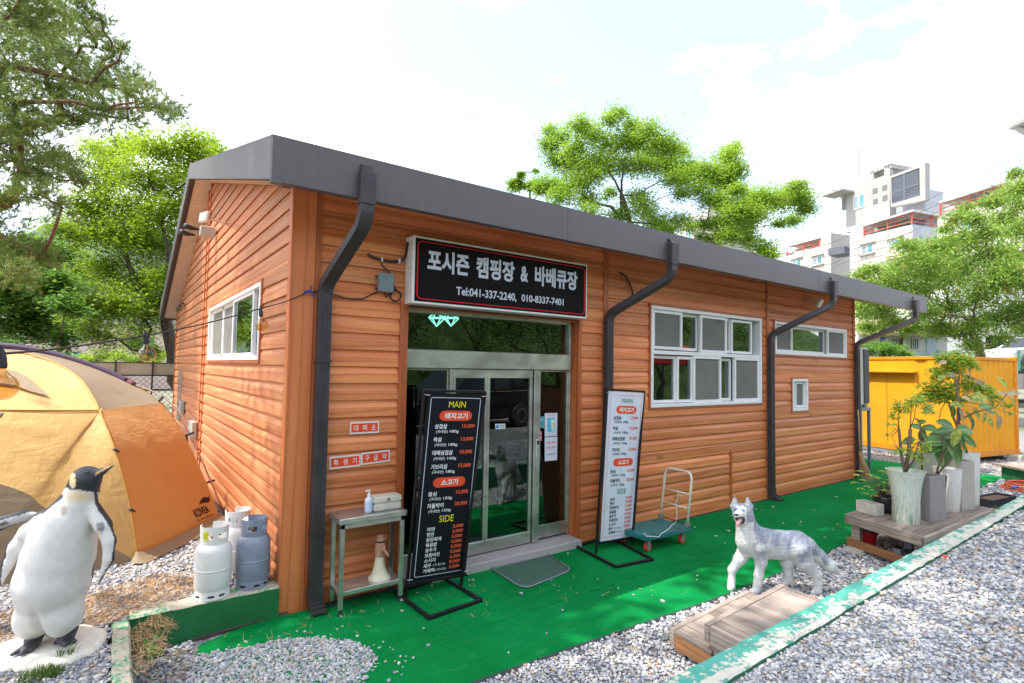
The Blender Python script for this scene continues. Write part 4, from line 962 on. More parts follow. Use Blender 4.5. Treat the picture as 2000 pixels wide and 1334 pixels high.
def p2paint(V):
    c = np.tile(np.array([.70, .68, .64]), (len(V), 1)); ax_ = (q4-q1)/np.linalg.norm(q4-q1); rel = V-q1; h = rel@ax_; off = rel[:, 2]-h*ax_[2]
    wing = V[:, 0] > PL(520, 0)[0]; c[wing] = [.42, .42, .42]; c[wing & (np.abs(off) > .024)] = [.03, .03, .04]; c[wing & (np.hypot((h-.33)/.035, off/.012) < 1)] = [.12, .11, .11]
    c[(V[:, 1] < -.05) & ~wing] = [.03, .03, .04]; return c
sculpt('body', p2, (-.3, -.3, -.0), (q[4].x+.04, PR(240), PL(0, 60)[2]), .011, M['penguin'], pg2, p2paint)
mb = MB(); mb.v = []; mb.add([(x*1, y, -.04) for x, y in sl]+[(x, y, .02) for x, y in sl], [(i, (i+1) % n, n+(i+1) % n, n+i) for i in range(n)]+[tuple(range(n, 2*n))]); mb.build('base_slab', M['plaster'], pg2)

# ------------------------------------------------------------------ gas bottles
M['cyl_white'] = plain('gas_bottle_white', (.78, .77, .74), .4, var=.08, dirt=.15); M['cyl_grey'] = plain('gas_bottle_grey', (.24, .28, .36), .42, var=.2, scale=10, dirt=.25)
def gas(label, loc, mat, rz, h=1., tag=None):
    th = thing('gas_bottle', label, 'gas bottle', loc, 'gas bottles on the low green wall'); L0 = Vector(loc); R = .125
    T0 = Matrix.Translation(L0) @ Matrix.Rotation(rz, 4, 'Z')
    mb = MB(); mb.lathe([(.03, .045), (R-.012, .055), (R, .085), (R, .196), (R, .20), (R+.003, .204), (R+.003, .212), (R, .216), (R, .220), (R, .34), (R-.012, .375), (R-.045, .405), (.03, .418)], n=36)
    mb.v = [T0 @ v for v in mb.v]; autosmooth(mb.build('tank', mat, th), 50)
    # foot ring with drain slots, and guard collar with hand holes: sheets with real openings
    def sheet_ring(r0, r1, z0, z1, holes, n=48, gap=None, name='ring', thick=.004):
        mb = MB(); Zs = sorted({z0, z1, *[h_[2] for h_ in holes], *[h_[3] for h_ in holes]})
        for i in range(n):
            a0, a1 = 360*i/n, 360*(i+1)/n; am = (a0+a1)/2
            for j in range(len(Zs)-1):
                zmid = (Zs[j]+Zs[j+1])/2
                if any(h_[0] < am < h_[1] and h_[2] < zmid < h_[3] for h_ in holes): continue
                if gap and gap[0] < am < gap[1] and zmid > gap[2]: continue
                c = []
                for rr in (0, -thick):
                    for a, z in ((a0, Zs[j]), (a1, Zs[j]), (a1, Zs[j+1]), (a0, Zs[j+1])):
                        R_ = r0+(r1-r0)*(z-z0)/(z1-z0)+rr; c.append((R_*math.cos(math.radians(a)), R_*math.sin(math.radians(a)), z))
                mb.add(c, [(0, 1, 2, 3), (7, 6, 5, 4), (0, 4, 5, 1), (3, 2, 6, 7), (0, 3, 7, 4), (1, 5, 6, 2)])
        mb.v = [T0 @ v for v in mb.v]; return autosmooth(mb.build(name, mat, th), 40)
    sheet_ring(R-.003, R-.010, .0, .062, [(20, 45, .018, .034), (95, 120, .018, .034), (200, 225, .018, .034), (290, 315, .018, .034), (255, 275, .018, .034)], name='foot_ring')
    sheet_ring(R-.032, R-.026, .385, .525, [(215, 262, .435, .475), (285, 330, .435, .475), (40, 80, .435, .475)], gap=(95, 150, .41), name='collar')
    mb = MB(); mb.lathe([(.022, .415), (.022, .44), (.012, .445), (.012, .465), (.028, .468), (.030, .485), (.001, .487)], n=12); mb.tube([(0, 0, .45), (.045, 0, .45)], .010, 8); mb.v = [T0 @ v for v in mb.v]; autosmooth(mb.build('valve', plain('brass_valve', (.28, .22, .14), .4, .6), th))
    if tag:
        c, (a0, a1), z0, z1 = tag; mb = MB(); fn = lambda u, v: T0 @ Vector(((R-.026)*math.cos(math.radians(a0+(a1-a0)*u)), (R-.026)*math.sin(math.radians(a0+(a1-a0)*u)), z0+(z1-z0)*v))
        for i in range(6): mb.add([fn(i/6, 0), fn((i+1)/6, 0), fn((i+1)/6, 1), fn(i/6, 1)], [(0, 1, 2, 3)])
        tg_ = mb.build('paper_tag', flat('tag_paper', c, .6), th)
        mb = MB(); T_in = fn
        f2 = lambda u, v: T0 @ Vector(((R-.024)*math.cos(math.radians(a0+(a1-a0)*u)), (R-.024)*math.sin(math.radians(a0+(a1-a0)*u)), z0+(z1-z0)*v))
        for k_ in range(4):
            for i in range(5): mb.add([f2(.15+.14*i, .2+.18*k_), f2(.25+.14*i, .2+.18*k_), f2(.25+.14*i, .25+.18*k_), f2(.15+.14*i, .25+.18*k_)], [(0, 1, 2, 3)])
        mb.build('print_line', flat('tag_print', (.12, .12, .12)), tg_)
    return th
gas('white gas bottle with a yellow tag on its collar, at the front left of three', (-.487, .045, .25), M['cyl_white'], math.radians(-8), tag=((.75, .72, .05), (222, 246), .435, .50))
gas('blue grey gas bottle nearest the orange corner post', (-.200, .095, .25), M['cyl_grey'], math.radians(10))
gas('white gas bottle standing behind the other two against the side wall', (-.255, .47, ZL+.005), M['cyl_white'], math.radians(-4), tag=((.8, .8, .78), (230, 258), .43, .50))
# ------------------------------------------------------------------ main signboard over the door
SD = .185
sg = thing('signboard', 'long black lightbox sign with silver lettering and red outline above the glass door', 'signboard', (2.07, -SD/2, 2.88))
sx0, sx1, sz0, sz1 = .985, 3.150, 2.570, 3.190
mb = MB(); mb.box((sx0, -SD, sz0), (sx1, -.022, sz1)); cab = mb.build('cabinet', plain('lightbox_white', (.72, .71, .68), .4, var=.08, bump=0), sg, bevel=.006)
mb = MB(); mb.box((sx0+.022, -SD-.003, sz0+.022), (sx1-.022, -SD+.01, sz1-.022)); face = mb.build('face', flat('sign_black', (.005, .004, .005), .6), sg)
mb = MB()
for i in range(9):
    for j in (0, 1):
        z = sz0+.09+.055*i; mb.box((sx0-.002, -SD+.035+j*.04, z), (sx0+.002, -SD+.045+j*.04, z+.03))
mb.build('vent_slots', plain('vent_grey', (.45, .44, .42), .5), cab)['kind'] = 'stuff'
fa, fb, fc, fd = sx0+.022, sx1-.022, sz0+.022, sz1-.022
SF = lambda o: (lambda u, v: Vector((u, -SD-.003-o, v)))
mb = MB(); ring(mb, SF(.0015), fa+.018, fb-.018, fc+.020, fd-.020, .05, .05, .011, .009); mb.build('border_line', flat('sign_red', (.62, .02, .02)), face)
def sp(zx, zy): q = P(580+zx/3.226, 330+zy/3.226, y=-SD-.004); return q.x, q.z
silver = flat('sign_silver', (.55, .58, .66), .35)
for body, a, b, c in (('포시즌', (822, 522), (1085, 700), None), ('캠핑장', (1130, 575), (1372, 735), None), ('&', (1410, 608), (1458, 742), None), ('바베큐장', (1500, 640), (1768, 780), None)):
    x0, _ = sp(a[0], 600); x1, _ = sp(b[0], 600)
    mb = MB(); letter(mb, SF(.0025), body, x0, x1, 2.875 if body != '&' else 2.895, 3.085 if body != '&' else 3.06, .035); mb.build('lettering', silver, face)
mb = MB(); x0, _ = sp(1003, 750); x1, _ = sp(1383, 800); letter(mb, SF(.0025), 'Tel:041-337-2240,', x0, x1, 2.672, 2.765, .022); mb.build('lettering', silver, face); mb = MB(); x0, _ = sp(1415, 800); x1, _ = sp(1680, 800); letter(mb, SF(.0025), '010-8337-7401', x0, x1, 2.690, 2.765, .022)
mb.build('lettering', silver, face)
mb = MB()
for x in (1.12, 1.9, 2.9): mb.tube([(x, -.14, sz1), (x+.02, -.13, sz1+.03), (x+.05, -.10, sz1)], .003, 5)
mb.build('lifting_eye', M['steel_dark'], sg)

# cables and junction box left of the sign
mb = MB(); c = [(.62, -.03, 2.99), (.66, -.04, 2.965), (.74, -.045, 2.95), (.84, -.045, 2.945), (.92, -.05, 2.96), (.965, -.06, 3.0), (.975, -.07, 3.08), (.98, -.08, 3.14)]
cable = thing('conduit', 'short black corrugated conduit curving into the left end of the black signboard', 'cable', (.62, -.03, 2.99)); mb.tube(c, .012, 8); mb.build('tube', M['black'], cable, smooth=True)
mb = MB(); mb.box((.738, -.062, 2.935), (.752, -.028, 2.97)); mb.box((.905, -.062, 2.94), (.92, -.028, 2.98)); mb.build('clip', M['white'], cable)
jb = thing('junction_box', 'small grey electrical box on the boards left of the black signboard', 'junction box', (.775, -.05, 2.74))
mb = MB(); mb.box((.715, -.085, 2.665), (.845, -.022, 2.825)); mb.build('box', plain('box_grey', (.16, .20, .21), .5), jb, bevel=.012, seg=2)
mb = MB(); mb.box((.709, -.092, 2.659), (.851, -.080, 2.831)); mb.build('lid', plain('box_grey_lid', (.17, .22, .23), .45), jb, bevel=.006)
mb = MB(); [mb.box((a, -.035, b), (a+.02, -.022, b+.02)) for a in (.70, .84) for b in (2.68, 2.79)]; mb.build('lug', M['steel_dark'], jb)
cb = thing('cable_coil', 'thin black wire with a small coil hanging under the grey junction box', 'cable', (.87, -.03, 2.65))
mb = MB(); cc_ = [(.74, -.035, 2.95), (.76, -.035, 2.90), (.82, -.03, 2.86), (.86, -.03, 2.80), (.875, -.03, 2.73), (.90, -.03, 2.69)]
for k_ in range(26): a = k_*.5; cc_.append((.893+(.052+.006*math.sin(k_))*math.sin(a), -.032-.0012*k_*.5, 2.64+(.05+.004*math.cos(k_*1.3))*math.cos(a)))
cc_ += [(.80, -.03, 2.62), (.79, -.03, 2.66)]; mb.tube(cc_, .006, 6); mb.build('wire', M['black'], cb, smooth=True)
mb = MB(); mb.tube([(.16, -.04, 2.60), (.19, -.06, 2.62), (.24, -.13, 2.615), (.33, -.04, 2.60), (.45, -.035, 2.575), (.58, -.035, 2.585), (.72, -.035, 2.66)], .0055, 6); mb.build('wire', M['black'], cb, smooth=True)
cb2 = thing('cable_stub', 'cut black cable curving out of the boards above the second downspout', 'cable', (3.9, -.03, 3.0))
q = [P(1210+zx/3.335-50, 460+zy/3.335, y=-.05) for zx, zy in ((168, 240), (205, 262), (232, 310), (252, 370), (254, 398))]; mb = MB(); mb.tube(q, .012, 7); mb.build('tube', M['black'], cb2, smooth=True)
mb = MB(); q = [P(1160+zx/3.335, 460+zy/3.335, y=-.04) for zx, zy in ((275, 392), (279, 374), (268, 368), (258, 385))]; mb.tube(q, .004, 5); mb.build('clip', M['white'], cb2)

# ------------------------------------------------------------------ floodlights
def flood(name, label, c, aim, wall_pt, s=1.):
    th = thing('floodlight', label, 'floodlight', c); c = Vector(c); aim = Vector(aim).normalized(); T_ = Matrix.Translation(c) @ aim.to_track_quat('Y', 'Z').to_matrix().to_4x4()
    mb = MB(); mb.box((-.10*s, -.03*s, -.075*s), (.10*s, .02*s, .075*s), T=T_); b_ = mb.build('housing', plain('flood_white', (.62, .58, .50), .5), th, bevel=.01)
    for i in range(6): pass
    mb = MB(); mb.box((-.085*s, .02*s, -.060*s), (.085*s, .026*s, .060*s), T=T_); mb.build('lens', plain('flood_lens', (.55, .55, .50), .15, bump=.3, bscale=120), b_)
    mb = MB(); mb.tube([T_ @ Vector((0, -.03*s, 0)), T_ @ Vector((0, -.09*s, 0)), Vector(wall_pt)], .012*s, 6); mb.box((-.05*s, -.075*s, -.012), (.05*s, -.03*s, .012), T=T_); mb.build('bracket', plain('flood_bracket', (.55, .5, .42), .5), th)
c = P(1600, 592, y=-.20); flood('a', 'small white floodlight on the boards above the wide window near the far end', c, (.2, -.8, -.45), (c.x-.10, -.02, c.z+.05), 1.05)
c = P(399, 424, x=-.30); flood('b', 'white floodlight under the gable soffit on the side wall', c, (-.9, -.35, .12), (-.02, c.y+.1, c.z-.02), .9)
c = P(398, 453, x=-.18); cm_ = thing('security_light', 'black twin security light on a grey box under the gable floodlight', 'light', c)
mb = MB(); mb.box((c.x-.05, c.y-.07, c.z-.07), (c.x+.14, c.y+.06, c.z+.08)); mb.build('box', plain('sec_box', (.42, .40, .36), .5), cm_, bevel=.01)
for i, (dx, dz) in enumerate(((-.16, .02), (-.20, -.05))):
    mb = MB(); p = c+Vector((dx, -.05+.1*i, dz)); mb.tube([p+Vector((-.09, -.05, .01)), p, p+Vector((.10, .02, 0))], [.040, .034, .014], 10); mb.build('lamp_head', M['black'], cm_, smooth=True)

# ------------------------------------------------------------------ red notices on the boards
redn = flat('notice_red', (.78, .085, .03), .4); lam = flat('notice_white', (.74, .72, .68), .3)
def notice(label, body, px, h, wd, tilt):
    c = P(*px, y=-.03); th = thing('wall_notice', label, 'notice', c); T = lambda u, v: Vector((c.x+u*wd*math.cos(tilt)-v*h*math.sin(tilt), -.028-.0015, c.z+u*wd*math.sin(tilt)+v*h*math.cos(tilt)))
    F = lambda o: (lambda u, v: T(u, v)+Vector((0, -o, 0)))
    mb = MB(); mb.add([F(0)(-.5, -.5), F(0)(.5, -.5), F(0)(.5, .5), F(0)(-.5, .5), F(-.003)(-.5, -.5), F(-.003)(.5, -.5), F(-.003)(.5, .5), F(-.003)(-.5, .5)], [(0, 1, 2, 3), (7, 6, 5, 4), (0, 4, 5, 1), (1, 5, 6, 2), (2, 6, 7, 3), (3, 7, 4, 0)]); pl = mb.build('plate', lam, th)
    mb = MB(); pill(mb, F(.001), -.455, .455, -.36, .36, .01, .02); mb.build('red_field', redn, pl)
    mb = MB(); n = len(body); mg = .30
    for i, ch_ in enumerate(body): x = (i-(n-1)/2)*mg; letter(mb, F(.002), ch_, x-.075, x+.075, -.24, .24, .02)
    mb.build('lettering', flat('notice_letters', (.78, .70, .66), .4), pl)
notice('red and white notice reading 대피소, alone above the other two', '대피소', (712.5, 835), .105, .265, .0)
notice('red and white notice reading 확성기, beside the first downspout', '확성기', (674.5, 901.5), .105, .270, .02)
notice('red and white notice reading 구급약, nearest the door', '구급약', (734, 893), .105, .265, .04)

# ------------------------------------------------------------------ menu stands
ITEMS = [('삼겹살', .162, .187, '13,000'), ('목살', .232, .257, '13,000'), ('대패삼겹살', .302, .328, '10,000'), ('가브리살', .376, .403, '15,000'), ('등심', .522, .547, '33,000'), ('차돌박이', .585, .612, '28,000')]
SUBS = [('180g', .193), ('180g', .264), ('160g', .337), ('180g', .409), ('150g', .553), ('150g', .619)]
SIDE = [('라면', '2,000'), ('햇반', '2,000'), ('된장찌개', '5,000'), ('볶음밥', '5,000'), ('숯추가', '5,000'), ('모듬버섯', '5,000'), ('소시지', '6,500'), ('새우', '8,000'), ('가래떡', '5,000')]
def stand(label, TL, TR, BR, BL, feet, base, dark, patch=False):
    th = thing('menu_stand', label, 'menu stand', ((feet[0][0]+feet[1][0])/2, (feet[0][1]+feet[1][1])/2, .015)); n = (TR-TL).cross(BL-TL).normalized()
    if n.y > 0: n = -n
    Q = lambda o: (lambda u, v: ((TL*(1-u)+TR*u)*(1-v)+(BL*(1-u)+BR*u)*v) + n*o)
    q = Q(0); mb = MB(); fr = .022
    tl, tr, br, bl = q(-.045, -.010)-n*.016, q(1.045, -.010)-n*.016, q(1.045, 1.012)-n*.016, q(-.045, 1.012)-n*.016
    fl_, fr_ = Vector((*feet[0], .03)), Vector((*feet[1], .03))
    fm = MB()
    for a, b in ((tl, tr), (bl, br)): fm = MB(); fm.bar(a, b, fr, fr, n); fm.build('frame_bar', M['black_metal'], th, bevel=.002)
    for a, b in ((tl, fl_), (tr, fr_)):
        fm = MB(); fm.bar(a, b, fr, fr, n); fm.build('post', M['black_metal'], th, bevel=.002)
    # back stay
    fm = MB(); B = [Vector((*p, .03)) for p in base]
    for i in range(4): d_ = (B[(i+1) % 4]-B[i]).normalized()*.012; fm.bar(B[i]-d_, B[(i+1) % 4]+d_, .028, .028)
    fm.build('base_frame', M['black_metal'], th, bevel=.003)
    mb = MB(); k_ = 12; vs = []
    for i in range(k_+1):
        w_ = .002*math.sin(i*1.7); vs += [Q(w_*0)(0, i/k_), Q(0)(1, i/k_)]
    vb = [v-n*.0025 for v in vs]; N_ = len(vs)
    mb.add(vs+vb, [(2*i, 2*i+1, 2*i+3, 2*i+2) for i in range(k_)]+[(N_+2*i, N_+2*i+2, N_+2*i+3, N_+2*i+1) for i in range(k_)]+[(2*i, 2*i+2, N_+2*i+2, N_+2*i) for i in range(k_)]+[(2*i+1, N_+2*i+1, N_+2*i+3, 2*i+3) for i in range(k_)]+[(0, N_, N_+1, 1), (2*k_, 2*k_+1, N_+2*k_+1, N_+2*k_)])
    tn = 'dark' if dark else 'pale'
    ban = mb.build('banner', plain('banner_'+tn, (.010, .010, .016) if dark else (.66, .68, .78), .5, var=.10, scale=3, bump=.05, bscale=30, spec=.15), th)
    white = flat('print_white_'+tn, (.80, .80, .82) if dark else (.015, .02, .02)); red = flat('print_red_'+tn, (.80, .085, .035)); head = flat('print_head_'+tn, (.80, .72, .02) if dark else (.006, .20, .10)); price = flat('print_price_'+tn, (.85, .13, .05) if dark else (.72, .12, .06))
    V = lambda v: v
    def L(body, u0, u1, v0, v1, m, bold=.02):
        b_ = MB(); letter(b_, lambda u, v: Q(.0022)(u, v), body, u0, u1, v1, v0, bold); b_.build(m[0], m[1], ban)
    mb = MB(); ring(mb, lambda u, v: Q(.0012)(u, v), .06, .955, .022, .978, .045, .012, .012, .0035); mb.build('border_line', flat('line_'+tn, (.55, .58, .66) if dark else (.72, .35, .30)), ban)
    mb = ('heading', head); L('MAIN', .38, .68, .042, .074, mb, .0); L('SIDE', .405, .665, .655, .692, mb, .0)
    for v_ in (.092, .448): mb = MB(); pill(mb, lambda u, v: Q(.0012)(u, v), .235, .815, v_, v_+.054, .10, .027); mb.build('red_pill', red, ban)
    mb = ('pill_lettering', flat('pill_white_'+tn, (.80, .78, .76))); L('돼지고기', .325, .735, .103, .136, mb, .03); L('소고기', .375, .675, .459, .492, mb, .03)
    mb = ('item_name', white); wk = .072
    for (nm, v0, v1, pr), (gq, sv) in zip(ITEMS, SUBS):
        L(nm, .17, .17+wk*len(nm), v0, v1, mb); L('(국내산)', .20, .40, sv, sv+.020, mb, .012); L(gq, .44, .60, sv+.001, sv+.020, mb, .012)
    for i, (nm, pr) in enumerate(SIDE):
        v = .7135+.0282*i; L(nm, .21-.006*(i > 6), .21+.066*len(nm), v, v+.0225, mb)
        if nm == '새우': L('(수입산)', .375, .59, v+.005, v+.021, mb, .0)
        if nm == '가래떡': L('(국내산)', .43, .62, v+.005, v+.021, mb, .0)
    mb = ('price', price)
    for nm, v0, v1, pr in ITEMS: L(pr, .655, .885, v0+.001, v1-.001, mb)
    for i, (nm, pr) in enumerate(SIDE): v = .7115+.0282*i; L(pr, .665, .86, v, v+.021, mb)
    if patch:
        mb = MB(); mb.add([Q(.004)(*a) for a in ((.395, .368), (.475, .370), (.47, .402), (.40, .405))], [(0, 1, 2, 3)]); mb.build('cover_patch', flat('patch_cream', (.72, .70, .55)), ban)
    # eyelets and cord ties
    for u, v in ((.03, .012), (.97, .012), (.03, .985), (.97, .985)):
        mb = MB(); c_ = Q(.003)(u, v); mb.tube([c_-n*.002, c_+n*.002], .008, 8); e = mb.build('eyelet', plain('brass', (.35, .22, .10), .4, .5), ban)
        mb = MB(); mb.tube([c_+n*.003, q(-.05 if u < .5 else 1.05, v-.002)+n*.004], .0022, 5); mb.build('tie', M['white'], e)
    return th
stand('black banner menu stand with yellow headings in front of the door', P(835.5, 767, y=-.58), P(945, 770, y=-.58), P(909, 1120, y=-.36), P(800.5, 1138, y=-.36), ((.945, -.30), (1.45, -.37)),
      [(.925, -.765), (1.440, -.715), (1.425, -.10), (.915, -.16)], True)
stand('white banner menu stand with green headings between door and platform trolley', P(1189, 764, y=-.50), P(1257.5, 768, y=-.50), P(1237.5, 1047, y=-.36), P(1172.5, 1058, y=-.36), ((3.11, -.405), (3.65, -.43)),
      [(2.995, -.80), (3.475, -.865), (3.66, -.06), (3.095, -.11)], False, True)

# ------------------------------------------------------------------ stainless side table and what stands on it
tb = thing('steel_table', 'narrow stainless steel side table with a lower shelf against the boards', 'table', (.62, -.19, 0))
x0, x1, y0, y1, zt = .355, .905, -.325, -.075, .775
mb = MB(); mb.box((x0-.015, y0-.015, zt-.045), (x1+.015, y1+.015, zt)); mb.build('table_top', M['stainless'], tb, bevel=.004)
mb = MB(); mb.box((x0, y0, zt-.085), (x1, y0+.03, zt-.046)); mb.build('apron', M['stainless'], tb, bevel=.003)
for a in (x0, x1-.036):
    for b in (y0, y1-.036):
        mb = MB(); mb.box((a, b, .06), (a+.036, b+.036, zt-.046)); lg = mb.build('leg', M['stainless'], tb, bevel=.003)
        mb = MB(); mb.lathe([(.017, .062), (.017, .045), (.011, .04), (.011, .03), (.020, .026), (.020, .014)], (a+.018, b+.018, 0), 12); mb.build('foot', M['black'], lg, smooth=True)
mb = MB(); mb.box((x0+.037, y0+.002, .165), (x1-.037, y1-.002, .20)); mb.box((x0+.002, y0+.037, .166), (x0+.0365, y1-.037, .198)); mb.box((x1-.0365, y0+.037, .166), (x1-.002, y1-.037, .198)); mb.build('shelf', M['stainless'], tb, bevel=.002)
c = Vector((.615, -.235, zt+.001)); sb = thing('pump_bottle', 'clear hand sanitiser pump bottle on the steel table', 'bottle', c)
mb = MB(); mb.lathe([(.030, 0), (.033, .005), (.033, .10), (.028, .115), (.013, .125), (.013, .135)], c, 20); mb.build('bottle', plain('pump_body', (.62, .66, .70), .15, var=.05, bump=0), sb, smooth=True)
mb = MB(); mb.lathe([(.0335, .02), (.0335, .09)], c, 20, cap=False); mb.build('paper_label', flat('pump_label', (.50, .60, .80)), sb, smooth=True)
mb = MB(); mb.lathe([(.015, .134), (.015, .150), (.006, .152), (.006, .175)], c, 12); mb.box((c.x-.03, c.y-.008, c.z+.172), (c.x+.010, c.y+.008, c.z+.184)); mb.build('pump', M['white'], sb, bevel=.002)
c = Vector((.775, -.20, zt+.001)); fb_ = thing('first_aid_box', 'cream plastic first aid box with a dark latch on the steel table', 'box', c)
mb = MB(); mb.box((c.x-.125, c.y-.065, c.z), (c.x+.125, c.y+.065, c.z+.062)); mb.build('base', plain('cream_plastic', (.68, .64, .54), .45), fb_, bevel=.008, seg=2)
mb = MB(); mb.box((c.x-.129, c.y-.069, c.z+.0635), (c.x+.129, c.y+.069, c.z+.118)); mb.build('lid', plain('cream_lid', (.70, .66, .56), .45), fb_, bevel=.012, seg=2)
mb = MB(); mb.box((c.x-.012, c.y-.0725, c.z+.082), (c.x+.016, c.y-.069, c.z+.105)); mb.build('latch', plain('latch_grey', (.22, .20, .16), .5), fb_); mb = MB(); mb.box((c.x-.02, c.y-.068, c.z+.020), (c.x+.025, c.y-.0655, c.z+.056)); mb.build('sticker', flat('box_sticker', (.62, .60, .52)), fb_)
c = Vector((.735, -.215, .201)); mg = thing('megaphone', 'cream and salmon megaphone standing on its bell on the table shelf', 'megaphone', c)
mb = MB(); mb.lathe([(.094, 0), (.092, .010), (.080, .022), (.062, .055), (.050, .095), (.041, .14), (.037, .185)], c, 32, cap=False); mb.lathe([(.086, .004), (.03, .05), (.001, .06)], c, 24, cap=False); mb.build('bell', plain('bell_cream', (.66, .60, .44), .45), mg, smooth=True)
sal = plain('salmon_plastic', (.48, .24, .17), .5); mb = MB(); mb.lathe([(.038, .185), (.042, .188), (.042, .30), (.038, .305)], c, 24); mb.box((c.x-.012, c.y-.062, c.z+.24), (c.x+.022, c.y-.035, c.z+.28)); mb.build('housing', sal, mg, bevel=.002)
mb = MB(); mb.lathe([(.0435, .306), (.0435, .318)], c, 24); mb.build('black_band', M['black'], mg); mb = MB(); mb.lathe([(.042, .319), (.042, .335), (.026, .338), (.028, .36), (.020, .364), (.017, .35)], c, 20); mb.build('rear_cap', sal, mg)
for i in range(10): pass
mb = MB(); mb.bar(c+Vector((.0, -.055, .265)), c+Vector((.055, -.07, .195)), .022, .020); mb.build('grip_arm', sal, mg, bevel=.004); mb = MB(); mb.bar(c+Vector((.057, -.072, .235)), c+Vector((.066, -.075, .11)), .020, .026); mb.bar(c+Vector((.045, -.072, .19)), c+Vector((.052, -.078, .13)), .016, .012); mb.build('trigger_grip', M['black'], mg, bevel=.004)
mb = MB(); mb.box((.88, -.34, .014), (.94, -.29, .030)); o = mb.build('packing_stone', plain('pack_stone', (.35, .33, .30), .9), bevel=.006); setp(o, 'flat grey stone under the right front foot of the steel table', 'stone')

# ------------------------------------------------------------------ papers on the entrance glass
def sheetq(name, label, cat, px, col, y=.085, th=.002, parts=()):
    q = [P(*p, y=y) for p in px]; n = Vector((0, -1, 0)); t_ = thing(name, label, cat, q[3]); fn = lambda o: (lambda u, v: ((q[0]*(1-u)+q[1]*u)*(1-v)+(q[3]*(1-u)+q[2]*u)*v)+n*o)
    mb = MB(); mb.add([fn(0)(0, 0), fn(0)(1, 0), fn(0)(1, 1), fn(0)(0, 1), fn(-th)(0, 0), fn(-th)(1, 0), fn(-th)(1, 1), fn(-th)(0, 1)], [(0, 1, 2, 3), (7, 6, 5, 4), (0, 4, 5, 1), (1, 5, 6, 2), (2, 6, 7, 3), (3, 7, 4, 0)]); pl = mb.build('sheet', col, t_); return t_, pl, fn
pw = flat('paper_white', (.66, .68, .78))
t_, pl, fn = sheetq('poster', 'white poster with a blue and yellow iced drink picture on the right glass panel', 'poster', [(1064, 807), (1088.5, 806.5), (1088, 851), (1064, 853)], pw)
mb = MB(); pill(mb, fn(.001), .2, .8, .2, .80, .005, .005); mb.build('picture', flat('drink_blue', (.10, .48, .66)), pl)
mb = MB(); mb.add([fn(.0018)(*a) for a in ((.45, .3), (.78, .27), (.72, .76), (.55, .76))], [(0, 1, 2, 3)]); mb.build('glass_shape', flat('drink_pale', (.62, .75, .80)), pl)
mb = MB(); mb.add([fn(.0025)(*a) for a in ((.62, .45), (.75, .42), (.71, .7), (.6, .6))], [(0, 1, 2, 3)]); mb.build('drink', flat('drink_yellow', (.80, .62, .12)), pl)
mb = MB(); letter(mb, fn(.0018), '생맥주', .2, .82, .15, .06, .01); mb.build('lettering', flat('print_orange', (.75, .30, .12)), pl)
mb = MB()
for a in (.25, .6):
    for b in (.86, .93): mb.add([fn(.0015)(*k_) for k_ in ((a, b), (a+.2, b), (a+.2, b+.02), (a, b+.02))], [(0, 1, 2, 3)])
mb.build('small_print', flat('print_blue', (.2, .35, .7)), pl)
t_, pl, fn = sheetq('poster', 'white notice with red lettering taped below the drink poster', 'notice', [(1064, 854.5), (1088.5, 852.5), (1088, 898.5), (1064, 901)], pw)
mb = MB(); letter(mb, fn(.0015), '외부 음식', .15, .85, .28, .18, .02); mb.build('lettering', flat('print_red_m', (.75, .07, .05)), pl); mb = MB(); letter(mb, fn(.0015), '반입 금지', .15, .85, .50, .40, .02); mb.build('lettering', flat('print_red_n', (.75, .07, .05)), pl)
mb = MB(); mb.add([fn(.0015)(*k_) for k_ in ((.2, .72), (.82, .70), (.82, .73), (.2, .75))], [(0, 1, 2, 3)]); mb.build('small_print', flat('print_dark', (.1, .1, .15)), pl)
t_, pl, fn = sheetq('sticker', 'teal square sticker with white lettering on the right glass panel', 'sticker', [(1045, 813.5), (1063, 813), (1063, 836), (1045, 837)], flat('sticker_teal', (.012, .26, .32)))
mb = MB(); ring(mb, fn(.001), .05, .95, .05, .95, .04, .04, .03, .03)
for i in range(4):
    for j in range(2): mb.add([fn(.001)(*k_) for k_ in ((.18+.18*i, .18+.15*j), (.30+.18*i, .18+.15*j), (.30+.18*i, .28+.15*j), (.18+.18*i, .28+.15*j))], [(0, 1, 2, 3)])
ring(mb, fn(.001), .32, .68, .48, .70, .17, .10, .04, .03); mb.build('print', flat('sticker_print', (.45, .70, .76)), pl)
mb = MB(); mb.add([fn(.001)(*k_) for k_ in ((.2, .76), (.8, .75), (.8, .79), (.2, .80))], [(0, 1, 2, 3)]); mb.build('strapline', flat('strap_green', (.45, .60, .10)), pl)
t_, pl, fn = sheetq('sticker', 'pink sticker with two small seated figures below the teal one', 'sticker', [(1044, 843), (1058, 842), (1058, 861), (1044, 862)], flat('sticker_pink', (.80, .22, .32)))
mb = MB(); pill(mb, fn(.001), .2, .8, .1, .45, .2, .12); pill(mb, fn(.001), .18, .42, .5, .8, .1, .1); pill(mb, fn(.001), .58, .84, .5, .8, .1, .1); mb.build('figures', flat('figures_pale', (.75, .70, .72)), pl)
mb = MB(); pill(mb, fn(.002), .16, .36, .42, .56, .05, .05); pill(mb, fn(.002), .64, .86, .36, .52, .05, .05); pill(mb, fn(.002), .22, .34, .7, .8, .04, .04); mb.build('dark_hair', flat('figures_dark', (.03, .05, .15)), pl)
t_, pl, fn = sheetq('sticker', 'tiny white sticker with a blue mark on the middle sliding door', 'sticker', [(967, 828), (987, 827.5), (987, 837.5), (968, 838.5)], flat('sticker_white', (.6, .62, .62)), y=.083)
